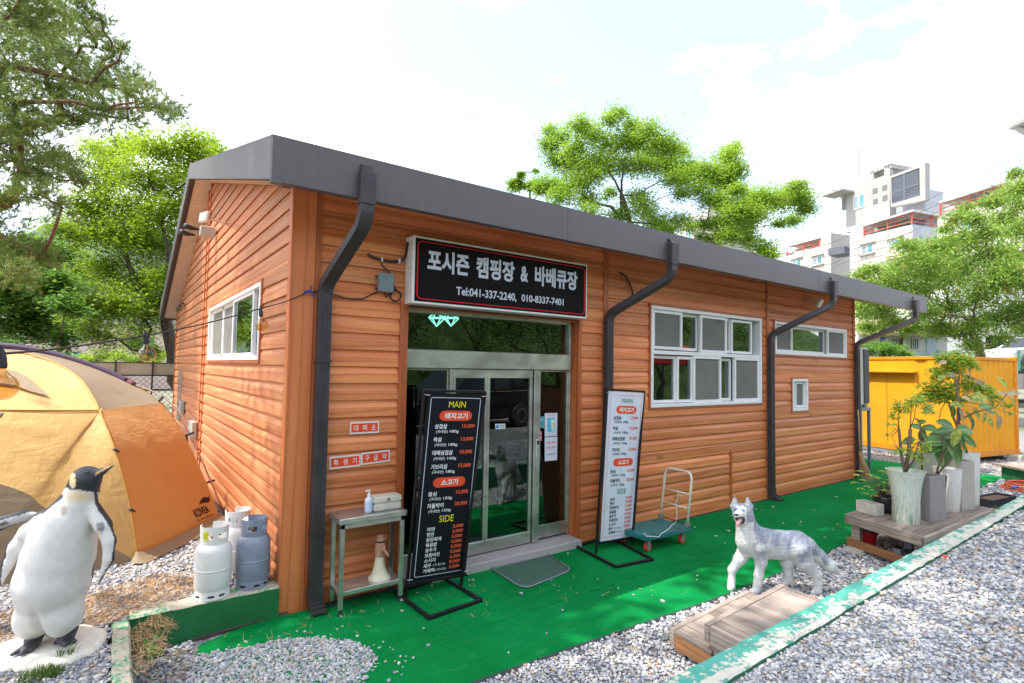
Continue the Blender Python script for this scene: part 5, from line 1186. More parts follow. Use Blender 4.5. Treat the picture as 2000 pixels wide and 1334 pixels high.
mb = MB(); pill(mb, fn(.001), .08, .32, .2, .85, .1, .3); mb.build('mark', flat('mark_blue', (.02, .18, .55)), pl); mb = MB(); [mb.add([fn(.001)(*k_) for k_ in ((.42, b), (.9, b-.02), (.9, b+.10), (.42, b+.12))], [(0, 1, 2, 3)]) for b in (.3, .6)]; mb.build('print', flat('mark_dark', (.15, .15, .15)), pl)
# ------------------------------------------------------------------ door mat of open wire mesh
def mat_bits():
    th = thing('door_mat', 'grey open mesh door mat with curled corners lying on the turf before the door', 'door mat', (2.3, -.33, .014))
    c = [P(953, 1107, z=.02), P(1068, 1080, z=.02), P(1117, 1113, z=.02), P(1024, 1152, z=.02)]   # left, far, right, near
    A, B, C_, D_ = c[3], c[2], c[1], c[0]
    def fn(u, v):
        p = (A*(1-u)+B*u)*(1-v)+(D_*(1-u)+C_*u)*v; e = max(abs(u-.5), 0)*2; p = p.copy(); p.z = .020+.022*(abs(2*u-1)**6)*(abs(2*v-1)**3)+.004*math.sin(u*5); return p
    rr = rrect(0, 1, 0, 1, .12, .17, 6); mb = MB(); mb.tube([fn(*q) for q in rr]+[fn(*rr[0])], .0075, 7); mb.build('rim', plain('mat_rim', (.20, .22, .26), .5), th, smooth=True)
    mb = MB(); N_ = 40; M_ = 26
    def row(pts, w=.0030):
        for i in range(len(pts)-1):
            d_ = (pts[i+1]-pts[i]); s_ = Vector((-d_.y, d_.x, 0)).normalized()*w; mb.add([pts[i]-s_, pts[i+1]-s_, pts[i+1]+s_, pts[i]+s_], [(0, 1, 2, 3)])
    for j in range(M_):
        v = (j+.5)/M_; ins = .0 if .12 < v < .88 else .05
        row([fn(ins+(1-2*ins)*i/N_, min(1, max(0, v+(.011 if i % 2 else -.011)))) for i in range(N_+1)])
    for i in range(N_):
        u = (i+.5)/N_; ins = 0 if .1 < u < .9 else .06
        row([fn(u, ins+(1-2*ins)*j/8) for j in range(9)], .0022)
    mb.build('mesh', plain('mat_mesh', (.13, .16, .17), .6), th)
mat_bits()
# ------------------------------------------------------------------ platform trolley
tr = thing('platform_trolley', 'teal platform trolley with a cream folding handle parked against the boards', 'trolley', (4.0, -.5, .014))
c0 = Vector((3.965, -.475, 0)); TT = Matrix.Translation(c0) @ Matrix.Rotation(math.radians(-3), 4, 'Z')
teal = plain('teal_plastic', (.015, .16, .16), .5, var=.2, dirt=.35, scale=6)
mb = MB(); mb.box((-.375, -.245, .145), (.375, .245, .195), T=TT); dk_ = mb.build('deck', teal, tr, bevel=.012, seg=2)
mb = MB(); [mb.box((a, b, .1955), (a+.07, b+.02, .1975), T=TT) for a in (-.25, .16) for b in (-.20, .17)]; mb.build('hand_slot', M['black'], dk_)
for a in (-.29, .27):
    for b in (-.18, .18):
        w_ = TT @ Vector((a, b, .066)); mb = MB(); mb.lathe([(.052, -.016), (.052, .016)], (0, 0, 0), 20, T=Matrix.Rotation(math.radians(90), 4, 'X')); mb.v = [v+w_ for v in mb.v]; wh = mb.build('wheel', plain('red_tyre', (.55, .035, .02), .45), tr, bevel=.004)
        mb = MB(); mb.lathe([(.030, -.0175), (.030, .0175)], (0, 0, 0), 16, T=Matrix.Rotation(math.radians(90), 4, 'X')); mb.v = [v+w_ for v in mb.v]; mb.build('hub', plain('wheel_hub', (.25, .38, .34), .4, .4), wh)
        mb = MB(); mb.box((a-.02, b-.028, .066), (a+.02, b-.022, .145), T=TT); mb.box((a-.02, b+.022, .066), (a+.02, b+.028, .145), T=TT); mb.box((a-.03, b-.03, .138), (a+.03, b+.03, .146), T=TT); mb.build('fork', plain('fork_zinc', (.40, .40, .36), .4, .6), wh)
cream = plain('cream_tube', (.68, .66, .56), .4, var=.06)
def hpt(y, z): return TT @ Vector((.345+(z-.2)*.14, y, z))
pts = [hpt(-.20, .20), hpt(-.20, .66)]
for i in range(7): a = math.pi*i/12; pts.append(hpt(-.20+.08*(1-math.cos(a)), .72+.09*math.sin(a)))
for i in range(7): a = math.pi/2-math.pi*i/12; pts.append(hpt(.20-.08*(1-math.cos(a)), .72+.09*math.sin(a)))
pts += [hpt(.20, .66), hpt(.20, .20)]
mb = MB(); mb.tube(pts, .0135, 10); hd = mb.build('handle', cream, tr, smooth=True)
for z in (.40, .56): mb = MB(); mb.tube([hpt(-.2, z), hpt(.2, z)], .009, 8); mb.build('crossbar', cream, hd, smooth=True)
for y in (-.20, .20): mb = MB(); mb.bar(hpt(y, .19), hpt(y, .26), .03, .05); mb.lathe([(.022, -.03), (.022, .03)], hpt(y, .225), 12, T=Matrix.Rotation(math.radians(90), 4, 'X')); mb.build('hinge', plain('hinge_steel', (.30, .34, .33), .4, .5), tr)
mb = MB(); mb.tube([hpt(-.2, .225), hpt(.2, .225)], .006, 6); mb.build('hinge_rod', M['steel_dark'], tr)
mb = MB(); rp = [hpt(-.02, .565), hpt(-.03, .50), hpt(0, .42), hpt(-.03, .34), hpt(-.04, .27), hpt(-.03, .22)]+[TT @ Vector((.34-.12*i, -.03-.055*i+.01*math.sin(i*2), .201)) for i in range(0, 6)]+[TT @ Vector((-.37, -.23, .205)), TT @ Vector((-.385, -.22, .24))]
mb.tube(rp, .0055, 6); o = mb.build('rope', plain('white_rope', (.62, .60, .58), .9, bump=.5, bscale=200), smooth=True); setp(o, 'white cord tied to the trolley handle and trailing over its deck', 'rope')

# ------------------------------------------------------------------ timber steps, bench
M['plank'] = wood('weathered_plank', (.40, .33, .28), (.31, .25, .21), (.16, .12, .095), 'oy', gs=1.6, knots=False, rough=.8, per=.28, bump=.5)
M['plank_x'] = wood('weathered_plank_long', (.37, .30, .25), (.28, .22, .18), (.14, .10, .08), 'ox', gs=1.6, knots=True, rough=.8, per=.28, bump=.5)
M['newwood'] = wood('orange_stained_plank', (.36, .17, .065), (.28, .12, .045), (.14, .06, .03), 'oy', gs=1.6, rough=.7, per=.2)
def steps():
    th = thing('wooden_steps', 'two weathered deck steps leaning up against the teal kerb beside the husky', 'steps', (2.6, -2.45, 0))
    x0, x1 = 2.085, 3.185; ang = math.radians(-.0)
    n = 10
    for lvl, (ya, yb, zt) in enumerate(((-2.505, -2.135, .170), (-2.800, -2.445, .328))):
        if lvl == 1: yb = -2.445
        skew = lambda x, y: Vector((x+(y+2.4)*.12, y+.06*(x-x0), 0))
        for i in range(n):
            a = x0+.04+(x1-x0-.08)*i/n; b = x0+.04+(x1-x0-.08)*(i+1)/n-.006; dz = random.uniform(-.002, .002)
            q = [skew(a, ya+.0), skew(b, ya), skew(b, yb-.045), skew(a, yb-.045)]
            if lvl == 0: q = [skew(a, ya+.005), skew(b, ya+.005), skew(b, yb-.045), skew(a, yb-.045)]
            mb = MB(); mb.prism([v+Vector((0, 0, zt-.024+dz)) for v in q], (0, 0, .024)); mb.build('plank', M['plank'], th, bevel=.003)
        e0, e1 = skew(x0, yb-.043), skew(x1, yb-.043); e2, e3 = skew(x1, yb), skew(x0, yb)
        mb = MB(); mb.prism([v+Vector((0, 0, zt-.11)) for v in (e0, e1, e2, e3)], (0, 0, .113)); mb.build('edge_board', M['plank_x'], th, bevel=.003)
        # end faces: boards under the deck on both short sides
        for xx in (x0, x1-.038):
            q = [skew(xx, ya), skew(xx+.038, ya), skew(xx+.038, yb-.045), skew(xx, yb-.045)]
            mb = MB(); mb.prism([v+Vector((0, 0, zt-.125)) for v in q], (0, 0, .099)); mb.build('side_board', M['newwood'] if lvl == 0 else M['plank'], th, bevel=.003)
            mb = MB(); mb.prism([v+Vector((0, 0, zt-.022)) for v in (skew(xx, ya), skew(xx+.038, ya), skew(xx+.038, yb-.045), skew(xx, yb-.045))], (0, 0, .022)); mb.build('plank', M['plank'], th, bevel=.003)
        for xx in (x0+.03, x1-.12):
            for yy in (ya+.02, yb-.12):
                b_ = skew(xx, yy); mb = MB(); mb.box((b_.x, b_.y, -.005), (b_.x+.07, b_.y+.07, zt-.126 if lvl else zt-.03)); mb.build('post', M['plank'], th, bevel=.003)
steps()
TOPZ = .40
bn = thing('plant_bench', 'low weathered timber bench crowded with pot plants beside the kerb', 'bench', (6.3, -2.2, 0))
cA, cB = P(1655, 1005, z=TOPZ), P(1815, 1053, z=TOPZ)
u_ = Vector((1, .0, 0)); u_ = (P(1915, 983, z=TOPZ)-P(1842, 1017.5, z=TOPZ)); u_.z = 0; u_ = Vector((1, -.02, 0)).normalized()
dirn = (cB-cA); wd = dirn.length; dirn.normalize(); lng = 2.15
BQ = lambda a, b, z: cA + u_*a + dirn*b + Vector((0, 0, z-TOPZ))
nb = 8
for i in range(nb):
    b0, b1 = wd*.0+(wd-.085)*i/nb, (wd-.085)*(i+1)/nb-.006; mb = MB(); mb.prism([BQ(.04, b0, TOPZ-.025), BQ(lng, b0, TOPZ-.025), BQ(lng, b1, TOPZ-.025), BQ(.04, b1, TOPZ-.025)], (0, 0, .025)); mb.build('plank', M['plank_x'], bn, bevel=.003)
mb = MB(); mb.prism([BQ(0, 0, TOPZ-.10), BQ(.038, 0, TOPZ-.10), BQ(.038, wd-.05, TOPZ-.10), BQ(0, wd-.05, TOPZ-.10)], (0, 0, .102)); mb.build('end_board', M['plank'], bn, bevel=.003)
mb = MB(); mb.prism([BQ(0, wd-.08, TOPZ-.09), BQ(lng+.02, wd-.08, TOPZ-.09), BQ(lng+.02, wd-.038, TOPZ-.09), BQ(0, wd-.038, TOPZ-.09)], (0, 0, .090)); mb.build('edge_board', M['plank_x'], bn, bevel=.003)
mb = MB(); mb.prism([BQ(0, 0.0, TOPZ-.11), BQ(lng, 0.0, TOPZ-.11), BQ(lng, -.035, TOPZ-.11), BQ(0, -.035, TOPZ-.11)], (0, 0, .108)); mb.build('edge_board', M['plank_x'], bn, bevel=.003)
for a in (.045, lng-.12):
    for b in (.02, wd-.17): mb = MB(); q = BQ(a, b, 0); mb.box((q.x, q.y-.09, .0), (q.x+.08, q.y, TOPZ-.026)); mb.build('leg', M['plank'], bn, bevel=.003)
mb = MB(); mb.prism([BQ(.005, -.02, .055), BQ(.045, -.02, .055), BQ(.045, wd-.06, .055), BQ(.005, wd-.06, .055)], (0, 0, .085)); mb.build('lower_rail', M['newwood'], bn, bevel=.003)
mb = MB(); q = BQ(-.02, .05, 0); o_ = MB(); o_.box((q.x-.10, q.y-.16, .0), (q.x+.10, q.y+.06, .055)); o = o_.build('stone_block', plain('bench_stone', (.50, .47, .42), .9, bump=.6, bscale=30), bevel=.02, seg=2); setp(o, 'rough pale stone propping the near leg of the plant bench', 'stone')
# under the bench
c = P(1694, 1055, z=.08); rb = thing('bucket', 'small red plastic bucket on the gravel under the plant bench', 'bucket', (c.x, c.y, .02))
mb = MB(); mb.lathe([(.080, .0), (.10, .13), (.108, .13), (.108, .145), (.098, .145), (.078, .012), (.001, .01)], (c.x, c.y, .04), 28); autosmooth(mb.build('pail', plain('red_bucket', (.62, .012, .02), .4), rb))
c2 = Vector((c.x+.03, c.y, .10)); ipot = thing('flowerpot', 'brown clay flowerpot standing inside the red bucket', 'pot', c2); mb = MB(); mb.lathe([(.06, 0), (.078, .14), (.085, .14), (.085, .16), (.072, .16), (.06, .1), (.001, .09)], c2, 24); autosmooth(mb.build('pot', plain('brown_clay', (.22, .16, .12), .8), ipot))
for i, (px, py) in enumerate(((1755, 1076), (1777, 1066))):
    c = P(px, py+5, z=.02); bxn = thing('paper_box', 'small pale box of dark soil on the gravel under the bench, the %s one' % ('nearer' if i == 0 else 'farther'), 'box', c, 'pale boxes under the plant bench'); mb = MB(); mb.box((c.x-.05, c.y-.035, .02), (c.x+.05, c.y+.035, .08)); mb.build('box', flat('box_pale', (.50, .52, .62)), bxn, bevel=.003); mb = MB(); mb.box((c.x-.042, c.y-.028, .08), (c.x+.042, c.y+.028, .092)); mb.build('soil', plain('soil', (.05, .03, .02), .95), bxn)
c = P(1728, 1040, z=.03); mb = MB(); mb.lathe([(.001, -.02), (.14, .0), (.16, .04), (.09, .085), (.001, .09)], (c.x+.2, c.y+.15, 0), 12, sx=1.8, sy=.8); o = mb.build('rock', plain('rock_brown', (.20, .15, .09), .9, bump=.8, bscale=16)); setp(o, 'long brown rock lying on the gravel under the plant bench', 'rock')
c = P(1844, 1091, z=ZR); mb = MB(); mb.lathe([(.016, 0), (.019, .005), (.019, .022), (.015, .026)], (c.x, c.y, ZR+.005), 14, T=Matrix.Rotation(.3, 4, 'X')); o = mb.build('bottle_cap', plain('red_cap', (.75, .03, .02), .4), smooth=True); setp(o, 'tiny red plastic cap lying on the gravel beside the kerb', 'cap')

# ------------------------------------------------------------------ pots
M['soil'] = plain('potting_soil', (.13, .08, .05), .95, var=.4, bump=.8, bscale=60)
def ptop(px, py): return P(px, py, z=TOPZ)
def rpot(label, c, prof, mat, n=28, name='plant_pot', sx=1, sy=1, soil=True, rz=0, T=None, group=None):
    th = thing(name, label, 'plant pot', c, group); mb = MB(); h = max(z for _, z in prof); R_ = Matrix.Rotation(rz, 4, 'Z')
    mb.lathe(prof, c, n, sx=sx, sy=sy, cap=True, T=R_); autosmooth(mb.build('vessel', mat, th), 50)
    if soil:
        mb = MB(); r_ = prof[-2][0]; mb.lathe([(.001, h-.028), (r_, h-.035)], c, n, sx=sx, sy=sy, cap=False, T=R_); mb.build('soil', M['soil'], th)
    return th
def spot(label, c, w, d, h, mat, rz=0, soil=True, taper=.0, name='plant_pot'):
    th = thing(name, label, 'plant pot', c); T_ = Matrix.Translation(c) @ Matrix.Rotation(rz, 4, 'Z'); mb = MB(); t_ = .012; v = []
    for z, k_, o_ in ((0, 1-taper, 0), (h, 1, 0), (h, 1, t_), (h-.04, 1, t_)):
        for a, b in ((-1, -1), (1, -1), (1, 1), (-1, 1)): v.append(T_ @ Vector((a*(w/2*k_-o_), b*(d/2*k_-o_), z)))
    f = [(i*4+j, i*4+(j+1) % 4, (i+1)*4+(j+1) % 4, (i+1)*4+j) for i in range(3) for j in range(4)]+[(3, 2, 1, 0)]
    mb.add(v, f); mb.build('vessel', mat, th, bevel=.003)
    mb = MB(); mb.add([T_ @ Vector((a*(w/2-t_), b*(d/2-t_), h-.03)) for a, b in ((-1, -1), (1, -1), (1, 1), (-1, 1))], [(0, 1, 2, 3)]); mb.build('soil', M['soil'], th); return th
t = NT('glazed_vase'); o = t.obj(); n1 = t.noise(t.map(o, (30, 30, 4)), 2.2, 5, .6, .4); zz = t.n('SeparateXYZ', {0: o}).outputs[2]
t.set(color=t.mix(t.ramp(n1, [(.38, 0), (.62, 1)]), t.mix(t.ramp(zz, [(.0, 1), (.35, 0)]), (.44, .53, .46), (.18, .27, .20)), (.62, .64, .56)), rough=.22, coat=.4); M['vase'] = t.mat
t = NT('grey_carved_pot'); o = t.obj(); n1 = t.noise(t.map(o, (3, 3, 16)), 7, 5, .7); t.set(color=t.mix(n1, (.20, .19, .19), (.46, .44, .43)), rough=.8); t.bump(n1, 1., .02); M['carved'] = t.mat
concw = plain('white_cement', (.60, .58, .52), .8, var=.15, bump=.3); palew = plain('white_glaze_pot', (.72, .71, .68), .3, var=.05, bump=0); beige = plain('beige_stone_pot', (.42, .40, .35), .7, var=.1)
rzb = math.atan2(dirn.y, dirn.x)+math.pi/2
c = ptop(1699, 1002); spot('small rectangular white cement trough at the near left corner of the bench', c, .135, .245, .125, concw, rz=rzb+math.pi/2+math.pi/2)
c = ptop(1730, 1003); c.x += .06; c.y += .02; rpot('glossy black tapered bowl pot holding the umbrella plant', c, [(.055, 0), (.06, .012), (.085, .02), (.125, .10), (.135, .165), (.13, .19), (.120, .19), (.115, .17)], plain('black_glaze', (.03, .03, .035), .18, bump=0)); potA = c.copy()
c = P(1742, 990, z=TOPZ); spot('small square brown pot with a cactus behind the black bowl', c+Vector((.10, .03, 0)), .15, .15, .19, plain('brown_pot', (.30, .24, .16), .7), rz=.3); potB = c+Vector((.10, .03, 0))
cV = P(1770, 1019, z=TOPZ); rpot('large flared pot glazed pale green and white, at the front of the bench', cV, [(.128, 0), (.132, .015), (.130, .25), (.142, .38), (.165, .49), (.182, .545), (.186, .56), (.176, .56), (.170, .53)], M['vase'], 40)
cG = P(1808, 1018, z=TOPZ)+Vector((.16, .03, 0)); spot('tall square grey pot with a hammered surface right of the glazed pot', cG, .235, .235, .49, M['carved'], rz=rzb)
cK = P(1840, 1012, z=TOPZ)+Vector((.10, .08, 0)); spot('narrow black plastic square pot between the hammered grey and white pots', cK, .15, .15, .46, plain('black_plastic_pot', (.03, .033, .038), .5), rz=rzb, taper=.35)
cO = P(1855, 1001, z=TOPZ)+Vector((.12, .05, 0)); rpot('oval white pot with a fine crack down its face', cO, [(.085, 0), (.09, .01), (.112, .45), (.114, .50), (.104, .50), (.10, .48)], palew, sx=1.0, sy=1.35, rz=rzb)
mb = MB(); mb.tube([P(1843, 957, x=cO.x-.115), P(1851, 978, x=cO.x-.112), P(1862, 1000, x=cO.x-.09)], .0012, 4)
cT = P(1878, 996, z=TOPZ)+Vector((.10, .05, 0)); spot('tall square beige pot between the two white pots', cT, .22, .22, .58, beige, rz=rzb)
cW = P(1898, 988, z=TOPZ)+Vector((.10, .06, 0)); rpot('tall round white pot at the far end of the bench', cW, [(.105, 0), (.11, .01), (.125, .60), (.127, .64), (.115, .64), (.11, .6)], palew, 36)
cX = P(1826, 955, z=.02)+Vector((.9, .4, 0)); spot('grey square pot half hidden behind the rubber plants', Vector((cX.x, cX.y, .014)), .35, .35, .5, plain('grey_pot2', (.38, .37, .33), .8), rz=.2)
q = P(1942, 978, z=.10); spot('long black planter box on the gravel beyond the bench', Vector((q.x, q.y, 0.0)), .75, .26, .17, plain('black_trough', (.035, .037, .045), .6), rz=-.15)

# ------------------------------------------------------------------ leaves for pot plants, each leaf its own piece
def leaf_mesh(L, w, fold=.18, curl=.25, n=5, tipp=1.6, name='leaf'):
    v = []; f = []
    for i in range(n+1):
        t_ = i/n; ww = w*math.sin(math.pi*min(1, t_**.85))**.75*(1 if t_ < .98 else 0)*.5 if 0 < t_ < 1 else .0
        z = -curl*L*t_*t_; x = L*t_; v += [(x, -ww, z+fold*ww), (x, 0, z), (x, ww, z+fold*ww)]
    for i in range(n):
        a = 3*i; f += [(a, a+3, a+4, a+1), (a+1, a+4, a+5, a+2)]
    me = pyd(name, v, f); me.polygons.foreach_set('use_smooth', [True]*len(me.polygons)); return me
def rubmat(name, base, marg, vein, back=.2):
    t = NT(name); o = t.obj(); s_ = t.n('SeparateXYZ', {0: o}); ay = t.math('ABSOLUTE', s_.outputs[1]); r = t.rnd()
    c = t.mix(t.ramp(t.noise(t.n('VectorMath', {0: o, 1: t.n('CombineXYZ', {0: r, 1: r, 2: r}).outputs[0]}, operation='ADD').outputs[0], 22, 3), [(.42, 0), (.6, 1)]), base, marg); c = t.mix(t.ramp(ay, [(.0, 1), (.006, 0)]), c, vein)
    c = t.mix(1., c, t.ramp(r, [(0, .75), (1, 1.15)]), 'MULTIPLY')
    t.set(color=c, rough=.4, spec=.35); tr_ = t.n('BsdfTranslucent', {0: c}); m = t.n('MixShader', {0: back}); t.L(t.b.outputs[0], m.inputs[1]); t.L(tr_.outputs[0], m.inputs[2]); t.L(m.outputs[0], t.out.inputs[0]); return t.mat
M['rub_dark'] = rubmat('rubber_leaf', (.06, .19, .045), (.11, .25, .06), (.50, .40, .20)); M['rub_var'] = rubmat('variegated_leaf', (.22, .36, .05), (.62, .62, .16), (.58, .55, .20), .4); M['rub_burn'] = rubmat('scorched_leaf', (.55, .50, .26), (.48, .30, .22), (.5, .42, .2), .3); M['rub_red'] = rubmat('red_leaf_sheath', (.35, .04, .04), (.45, .08, .05), (.4, .1, .05))
M['bark'] = wood('shrub_bark', (.28, .20, .14), (.20, .14, .10), (.10, .07, .05), 'oz', gs=2, knots=False, rough=.9, bump=.8)
def orient(p, dirv, up):
    d_ = Vector(dirv).normalized(); u0 = Vector(up); s_ = u0.cross(d_); s_ = s_.normalized() if s_.length > 1e-4 else Vector((0, 1, 0)); n_ = d_.cross(s_); M_ = Matrix((d_, s_, n_)).transposed().to_4x4(); M_.translation = p; return M_
LM = {}
def add_leaf(th, p, dirv, up, L, w, mat, kind='leaf', curl=.25):
    k_ = (round(L*1.0, 2), round(w, 2), mat, kind)
    if k_ not in LM: LM[k_] = leaf_mesh(L, w, .20, curl); LM[k_].materials.append(M[mat])
    piece('leaf', LM[k_], th, orient(p, dirv, up))
toC = Vector((-_f.x, -_f.y, 0))
def rubber(label, base, stems, leaves, lenr=(.17, .24), mats=('rub_dark',), seed=1):
    """leaves: (px,py of the leaf's middle, screen angle, length px, colour)"""
    th = thing('rubber_plant', label, 'plant', base); mb = MB(); r = random.Random(seed)
    for pts, ra, rb_ in stems: mb.tube(pts, [ra+(rb_-ra)*i/(len(pts)-1) for i in range(len(pts))], 7)
    mb.build('stem', M['bark'], th, smooth=True)
    D0 = (base-CAM).dot(_f)
    for px, py, ang, ln, mt in leaves:
        dd = D0+r.uniform(-.16, .16); L = ln*dd/FPX; a = math.radians(ang); dv = _r*math.cos(a)+_u*math.sin(a) - _f*r.uniform(-.1, .35); dv.normalize(); c_ = P(px, py, d=dd)-dv*L/2
        add_leaf(th, c_, dv, Vector((0, 0, 1))*.6-_f*r.uniform(.5, .9)+_r*r.uniform(-.35, .35), round(L, 2), round(L*r.uniform(.46, .56), 2), mt)
    return th
zc = lambda x, y: (1640+x/5.556, 660+y/5.556)
Dm = lambda b: (b-CAM).dot(_f)
bG = cK+Vector((0, 0, .44))
rubber('dark green rubber plant with broad glossy leaves in the narrow black pot', bG,
       [([bG, P(1836, 900, d=Dm(bG)), P(1842, 850, d=Dm(bG)), P(1870, 838, d=Dm(bG))], .012, .007), ([bG+Vector((.02, 0, 0)), P(1848, 905, d=Dm(bG)), P(1866, 872, d=Dm(bG))], .011, .006), ([bG+Vector((-.02, 0, 0)), P(1840, 890, d=Dm(bG)), P(1850, 865, d=Dm(bG))], .009, .005)],
       [(*zc(1130, 1260), -105, 54, 'rub_dark'), (*zc(1295, 1230), -65, 52, 'rub_dark'), (*zc(1015, 1120), 178, 44, 'rub_dark'), (*zc(1140, 1110), 200, 48, 'rub_dark'), (*zc(1265, 1085), -80, 44, 'rub_var'), (*zc(1410, 1105), -25, 52, 'rub_dark'), (*zc(1380, 990), 0, 42, 'rub_dark'), (*zc(1170, 935), 150, 44, 'rub_dark'), (*zc(1165, 1000), 175, 40, 'rub_dark'), (*zc(990, 975), 170, 34, 'rub_dark'), (*zc(1340, 1120), -70, 38, 'rub_dark'), (*zc(1290, 965), 60, 16, 'rub_red'), (*zc(1190, 1190), -130, 46, 'rub_dark'), (*zc(1250, 1290), -60, 46, 'rub_dark'), (*zc(1080, 1060), 165, 40, 'rub_dark'), (*zc(1040, 1180), -160, 42, 'rub_dark'), (*zc(1360, 1200), -50, 36, 'rub_dark')], seed=2)
bH = cG+Vector((-.05, .03, .46))
rubber('smaller rubber plant with reddish young leaves behind the glazed pot', bH,
       [([bH, P(1800, 870, d=Dm(bH)), P(1797, 825, d=Dm(bH))], .010, .006)],
       [(*zc(895, 905), 30, 22, 'rub_dark'), (*zc(850, 890), 140, 16, 'rub_red'), (*zc(895, 1060), -95, 30, 'rub_dark'), (*zc(850, 960), 160, 30, 'rub_dark'), (*zc(940, 1090), -60, 28, 'rub_dark'), (*zc(750, 1110), 200, 30, 'rub_dark'), (*zc(930, 1210), -70, 28, 'rub_dark'), (*zc(960, 970), 10, 24, 'rub_dark')], seed=4)
bT = cT+Vector((0, 0, .55))
vl = [(1220, 395, 10, 26, 'rub_burn'), (1125, 260, 30, 18, 'rub_burn'), (1105, 430, 210, 20, 'rub_var'), (1420, 400, -60, 24, 'rub_burn'), (1370, 420, -40, 22, 'rub_var'), (1545, 490, -25, 30, 'rub_burn'), (1780, 480, 120, 28, 'rub_var'), (1790, 600, 160, 22, 'rub_burn'), (1900, 590, 10, 26, 'rub_burn'), (1875, 625, -30, 20, 'rub_burn'), (1900, 700, -50, 32, 'rub_var'), (1480, 640, 60, 30, 'rub_var'), (1560, 650, 35, 24, 'rub_var'), (1650, 710, 100, 24, 'rub_var'), (1395, 660, 150, 26, 'rub_burn'), (1330, 830, -75, 32, 'rub_burn'), (1420, 860, -60, 30, 'rub_var'), (1500, 820, -50, 32, 'rub_var'), (1580, 870, -85, 26, 'rub_var'), (1735, 920, -70, 34, 'rub_burn'), (1640, 910, -60, 24, 'rub_var'), (1700, 815, -20, 26, 'rub_var'), (960, 770, 230, 26, 'rub_var'), (1235, 800, -90, 26, 'rub_dark'), (1450, 940, -80, 28, 'rub_dark'), (1580, 740, 20, 26, 'rub_dark'), (1290, 720, 5, 30, 'rub_var'), (1640, 800, -10, 22, 'rub_dark'), (1400, 1010, -40, 24, 'rub_dark'), (1560, 690, 0, 24, 'rub_var'), (1800, 790, -45, 22, 'rub_var')]
rubber('tall rubber plant with yellow edged and scorched leaves reaching right over the container', bT,
       [([bT, P(1872, 850, d=Dm(bT)), P(1872, 790, d=Dm(bT)), P(1868, 740, d=Dm(bT))], .028, .012), ([P(1874, 820, d=Dm(bT)), P(1905, 805, d=Dm(bT)), P(1945, 795, d=Dm(bT)), P(1968, 768, d=Dm(bT))], .010, .005), ([P(1872, 790, d=Dm(bT)), P(1890, 770, d=Dm(bT)), P(1910, 745, d=Dm(bT))], .008, .004), ([P(1870, 760, d=Dm(bT)), P(1875, 730, d=Dm(bT)), P(1862, 725, d=Dm(bT))], .008, .004)],
       [(*zc(a, b), c_, d_, e_) for a, b, c_, d_, e_ in vl], seed=6)

# small leaved shrubs: pruned trunks with sprays
def cloud_leaves(centres, n, size, seed=0, flatten=.6, droop=.3):
    """n leaves round each centre (x,y,z,r): rhombic leaves folded at the rib"""
    r = np.random.default_rng(seed); C_ = np.array([c_[:3] for c_ in centres]); R_ = np.array([c_[3] for c_ in centres]); w = R_**2; idx = r.choice(len(C_), n, p=w/w.sum())
    d = r.normal(size=(n, 3)); d /= np.linalg.norm(d, axis=1)[:, None]; rad = R_[idx]*r.random(n)**.45; p = C_[idx]+d*rad[:, None]*np.array([1, 1, .8])
    return leaf_quads(p, size*r.uniform(.7, 1.25, n), r, flatten, droop)
def leaf_quads(p, s, r, flatten=.6, droop=.3, asp=.5):
    n = len(p); a = r.uniform(0, 2*np.pi, n); ld = np.stack([np.cos(a), np.sin(a), r.normal(-droop, .35, n)], 1); ld /= np.linalg.norm(ld, axis=1)[:, None]
    up = np.stack([r.normal(0, 1-flatten, n), r.normal(0, 1-flatten, n), np.ones(n)], 1); sd = np.cross(ld, up); sd /= np.linalg.norm(sd, axis=1)[:, None]; nn = np.cross(sd, ld)
    L = s[:, None]; V = np.stack([p, p+ld*L*.5+sd*L*asp*.5+nn*L*.08, p+ld*L, p+ld*L*.5-sd*L*asp*.5+nn*L*.08], 1)
    F = (np.array([[0, 1, 2], [0, 2, 3]])[None]+4*np.arange(n)[:, None, None]).reshape(-1, 3); return V.reshape(-1, 3), F
M['shrub_leaf'] = leafmat('small_shrub_leaves', (.22, .42, .04), (.50, .64, .09), .5, tip=(.60, .52, .08)); M['umb_leaf'] = leafmat('umbrella_leaves', (.20, .38, .03), (.56, .60, .07), .45, tip=(.5, .42, .05))
def shrub(name, label, base, trunks, blobs, n, size, mat='shrub_leaf', seed=0):
    th = thing(name, label, 'plant', base); mb = MB()
    for pts, ra, rb_ in trunks: mb.tube(pts, [ra+(rb_-ra)*i/(len(pts)-1) for i in range(len(pts))], 7)
    rr = random.Random(seed)
    for b in blobs:
        c_ = Vector(b[:3]); src = min((Vector(t_[0][-1]) for t_ in trunks), key=lambda q_: (q_-c_).length); m_ = src.lerp(c_, .5)+Vector((rr.uniform(-.05, .05), rr.uniform(-.05, .05), .03)); mb.tube([src, m_, c_], [.006, .004, .0025], 5)
        for k_ in range(5): e = c_+Vector((rr.gauss(0, 1), rr.gauss(0, 1), rr.gauss(0, .7))).normalized()*b[3]*.9; mb.tube([c_, (c_+e)/2+Vector((0, 0, .01)), e], [.0028, .002, .001], 4)
    mb.build('stem', M['bark'], th, smooth=True); V, F = cloud_leaves(blobs, n, size, seed); link_mesh('foliage', npmesh('foliage', V, F), M[mat], th); return th
dV = Dm(cV); B3 = lambda px, py, r, d_=0: (*P(px, py, d=dV+d_), r)
bV = cV+Vector((0, 0, .53)); zq = lambda x, y: (1640+x/5.556, 660+y/5.556)
tv = lambda *pp: [P(*q_, d=dV) for q_ in pp]
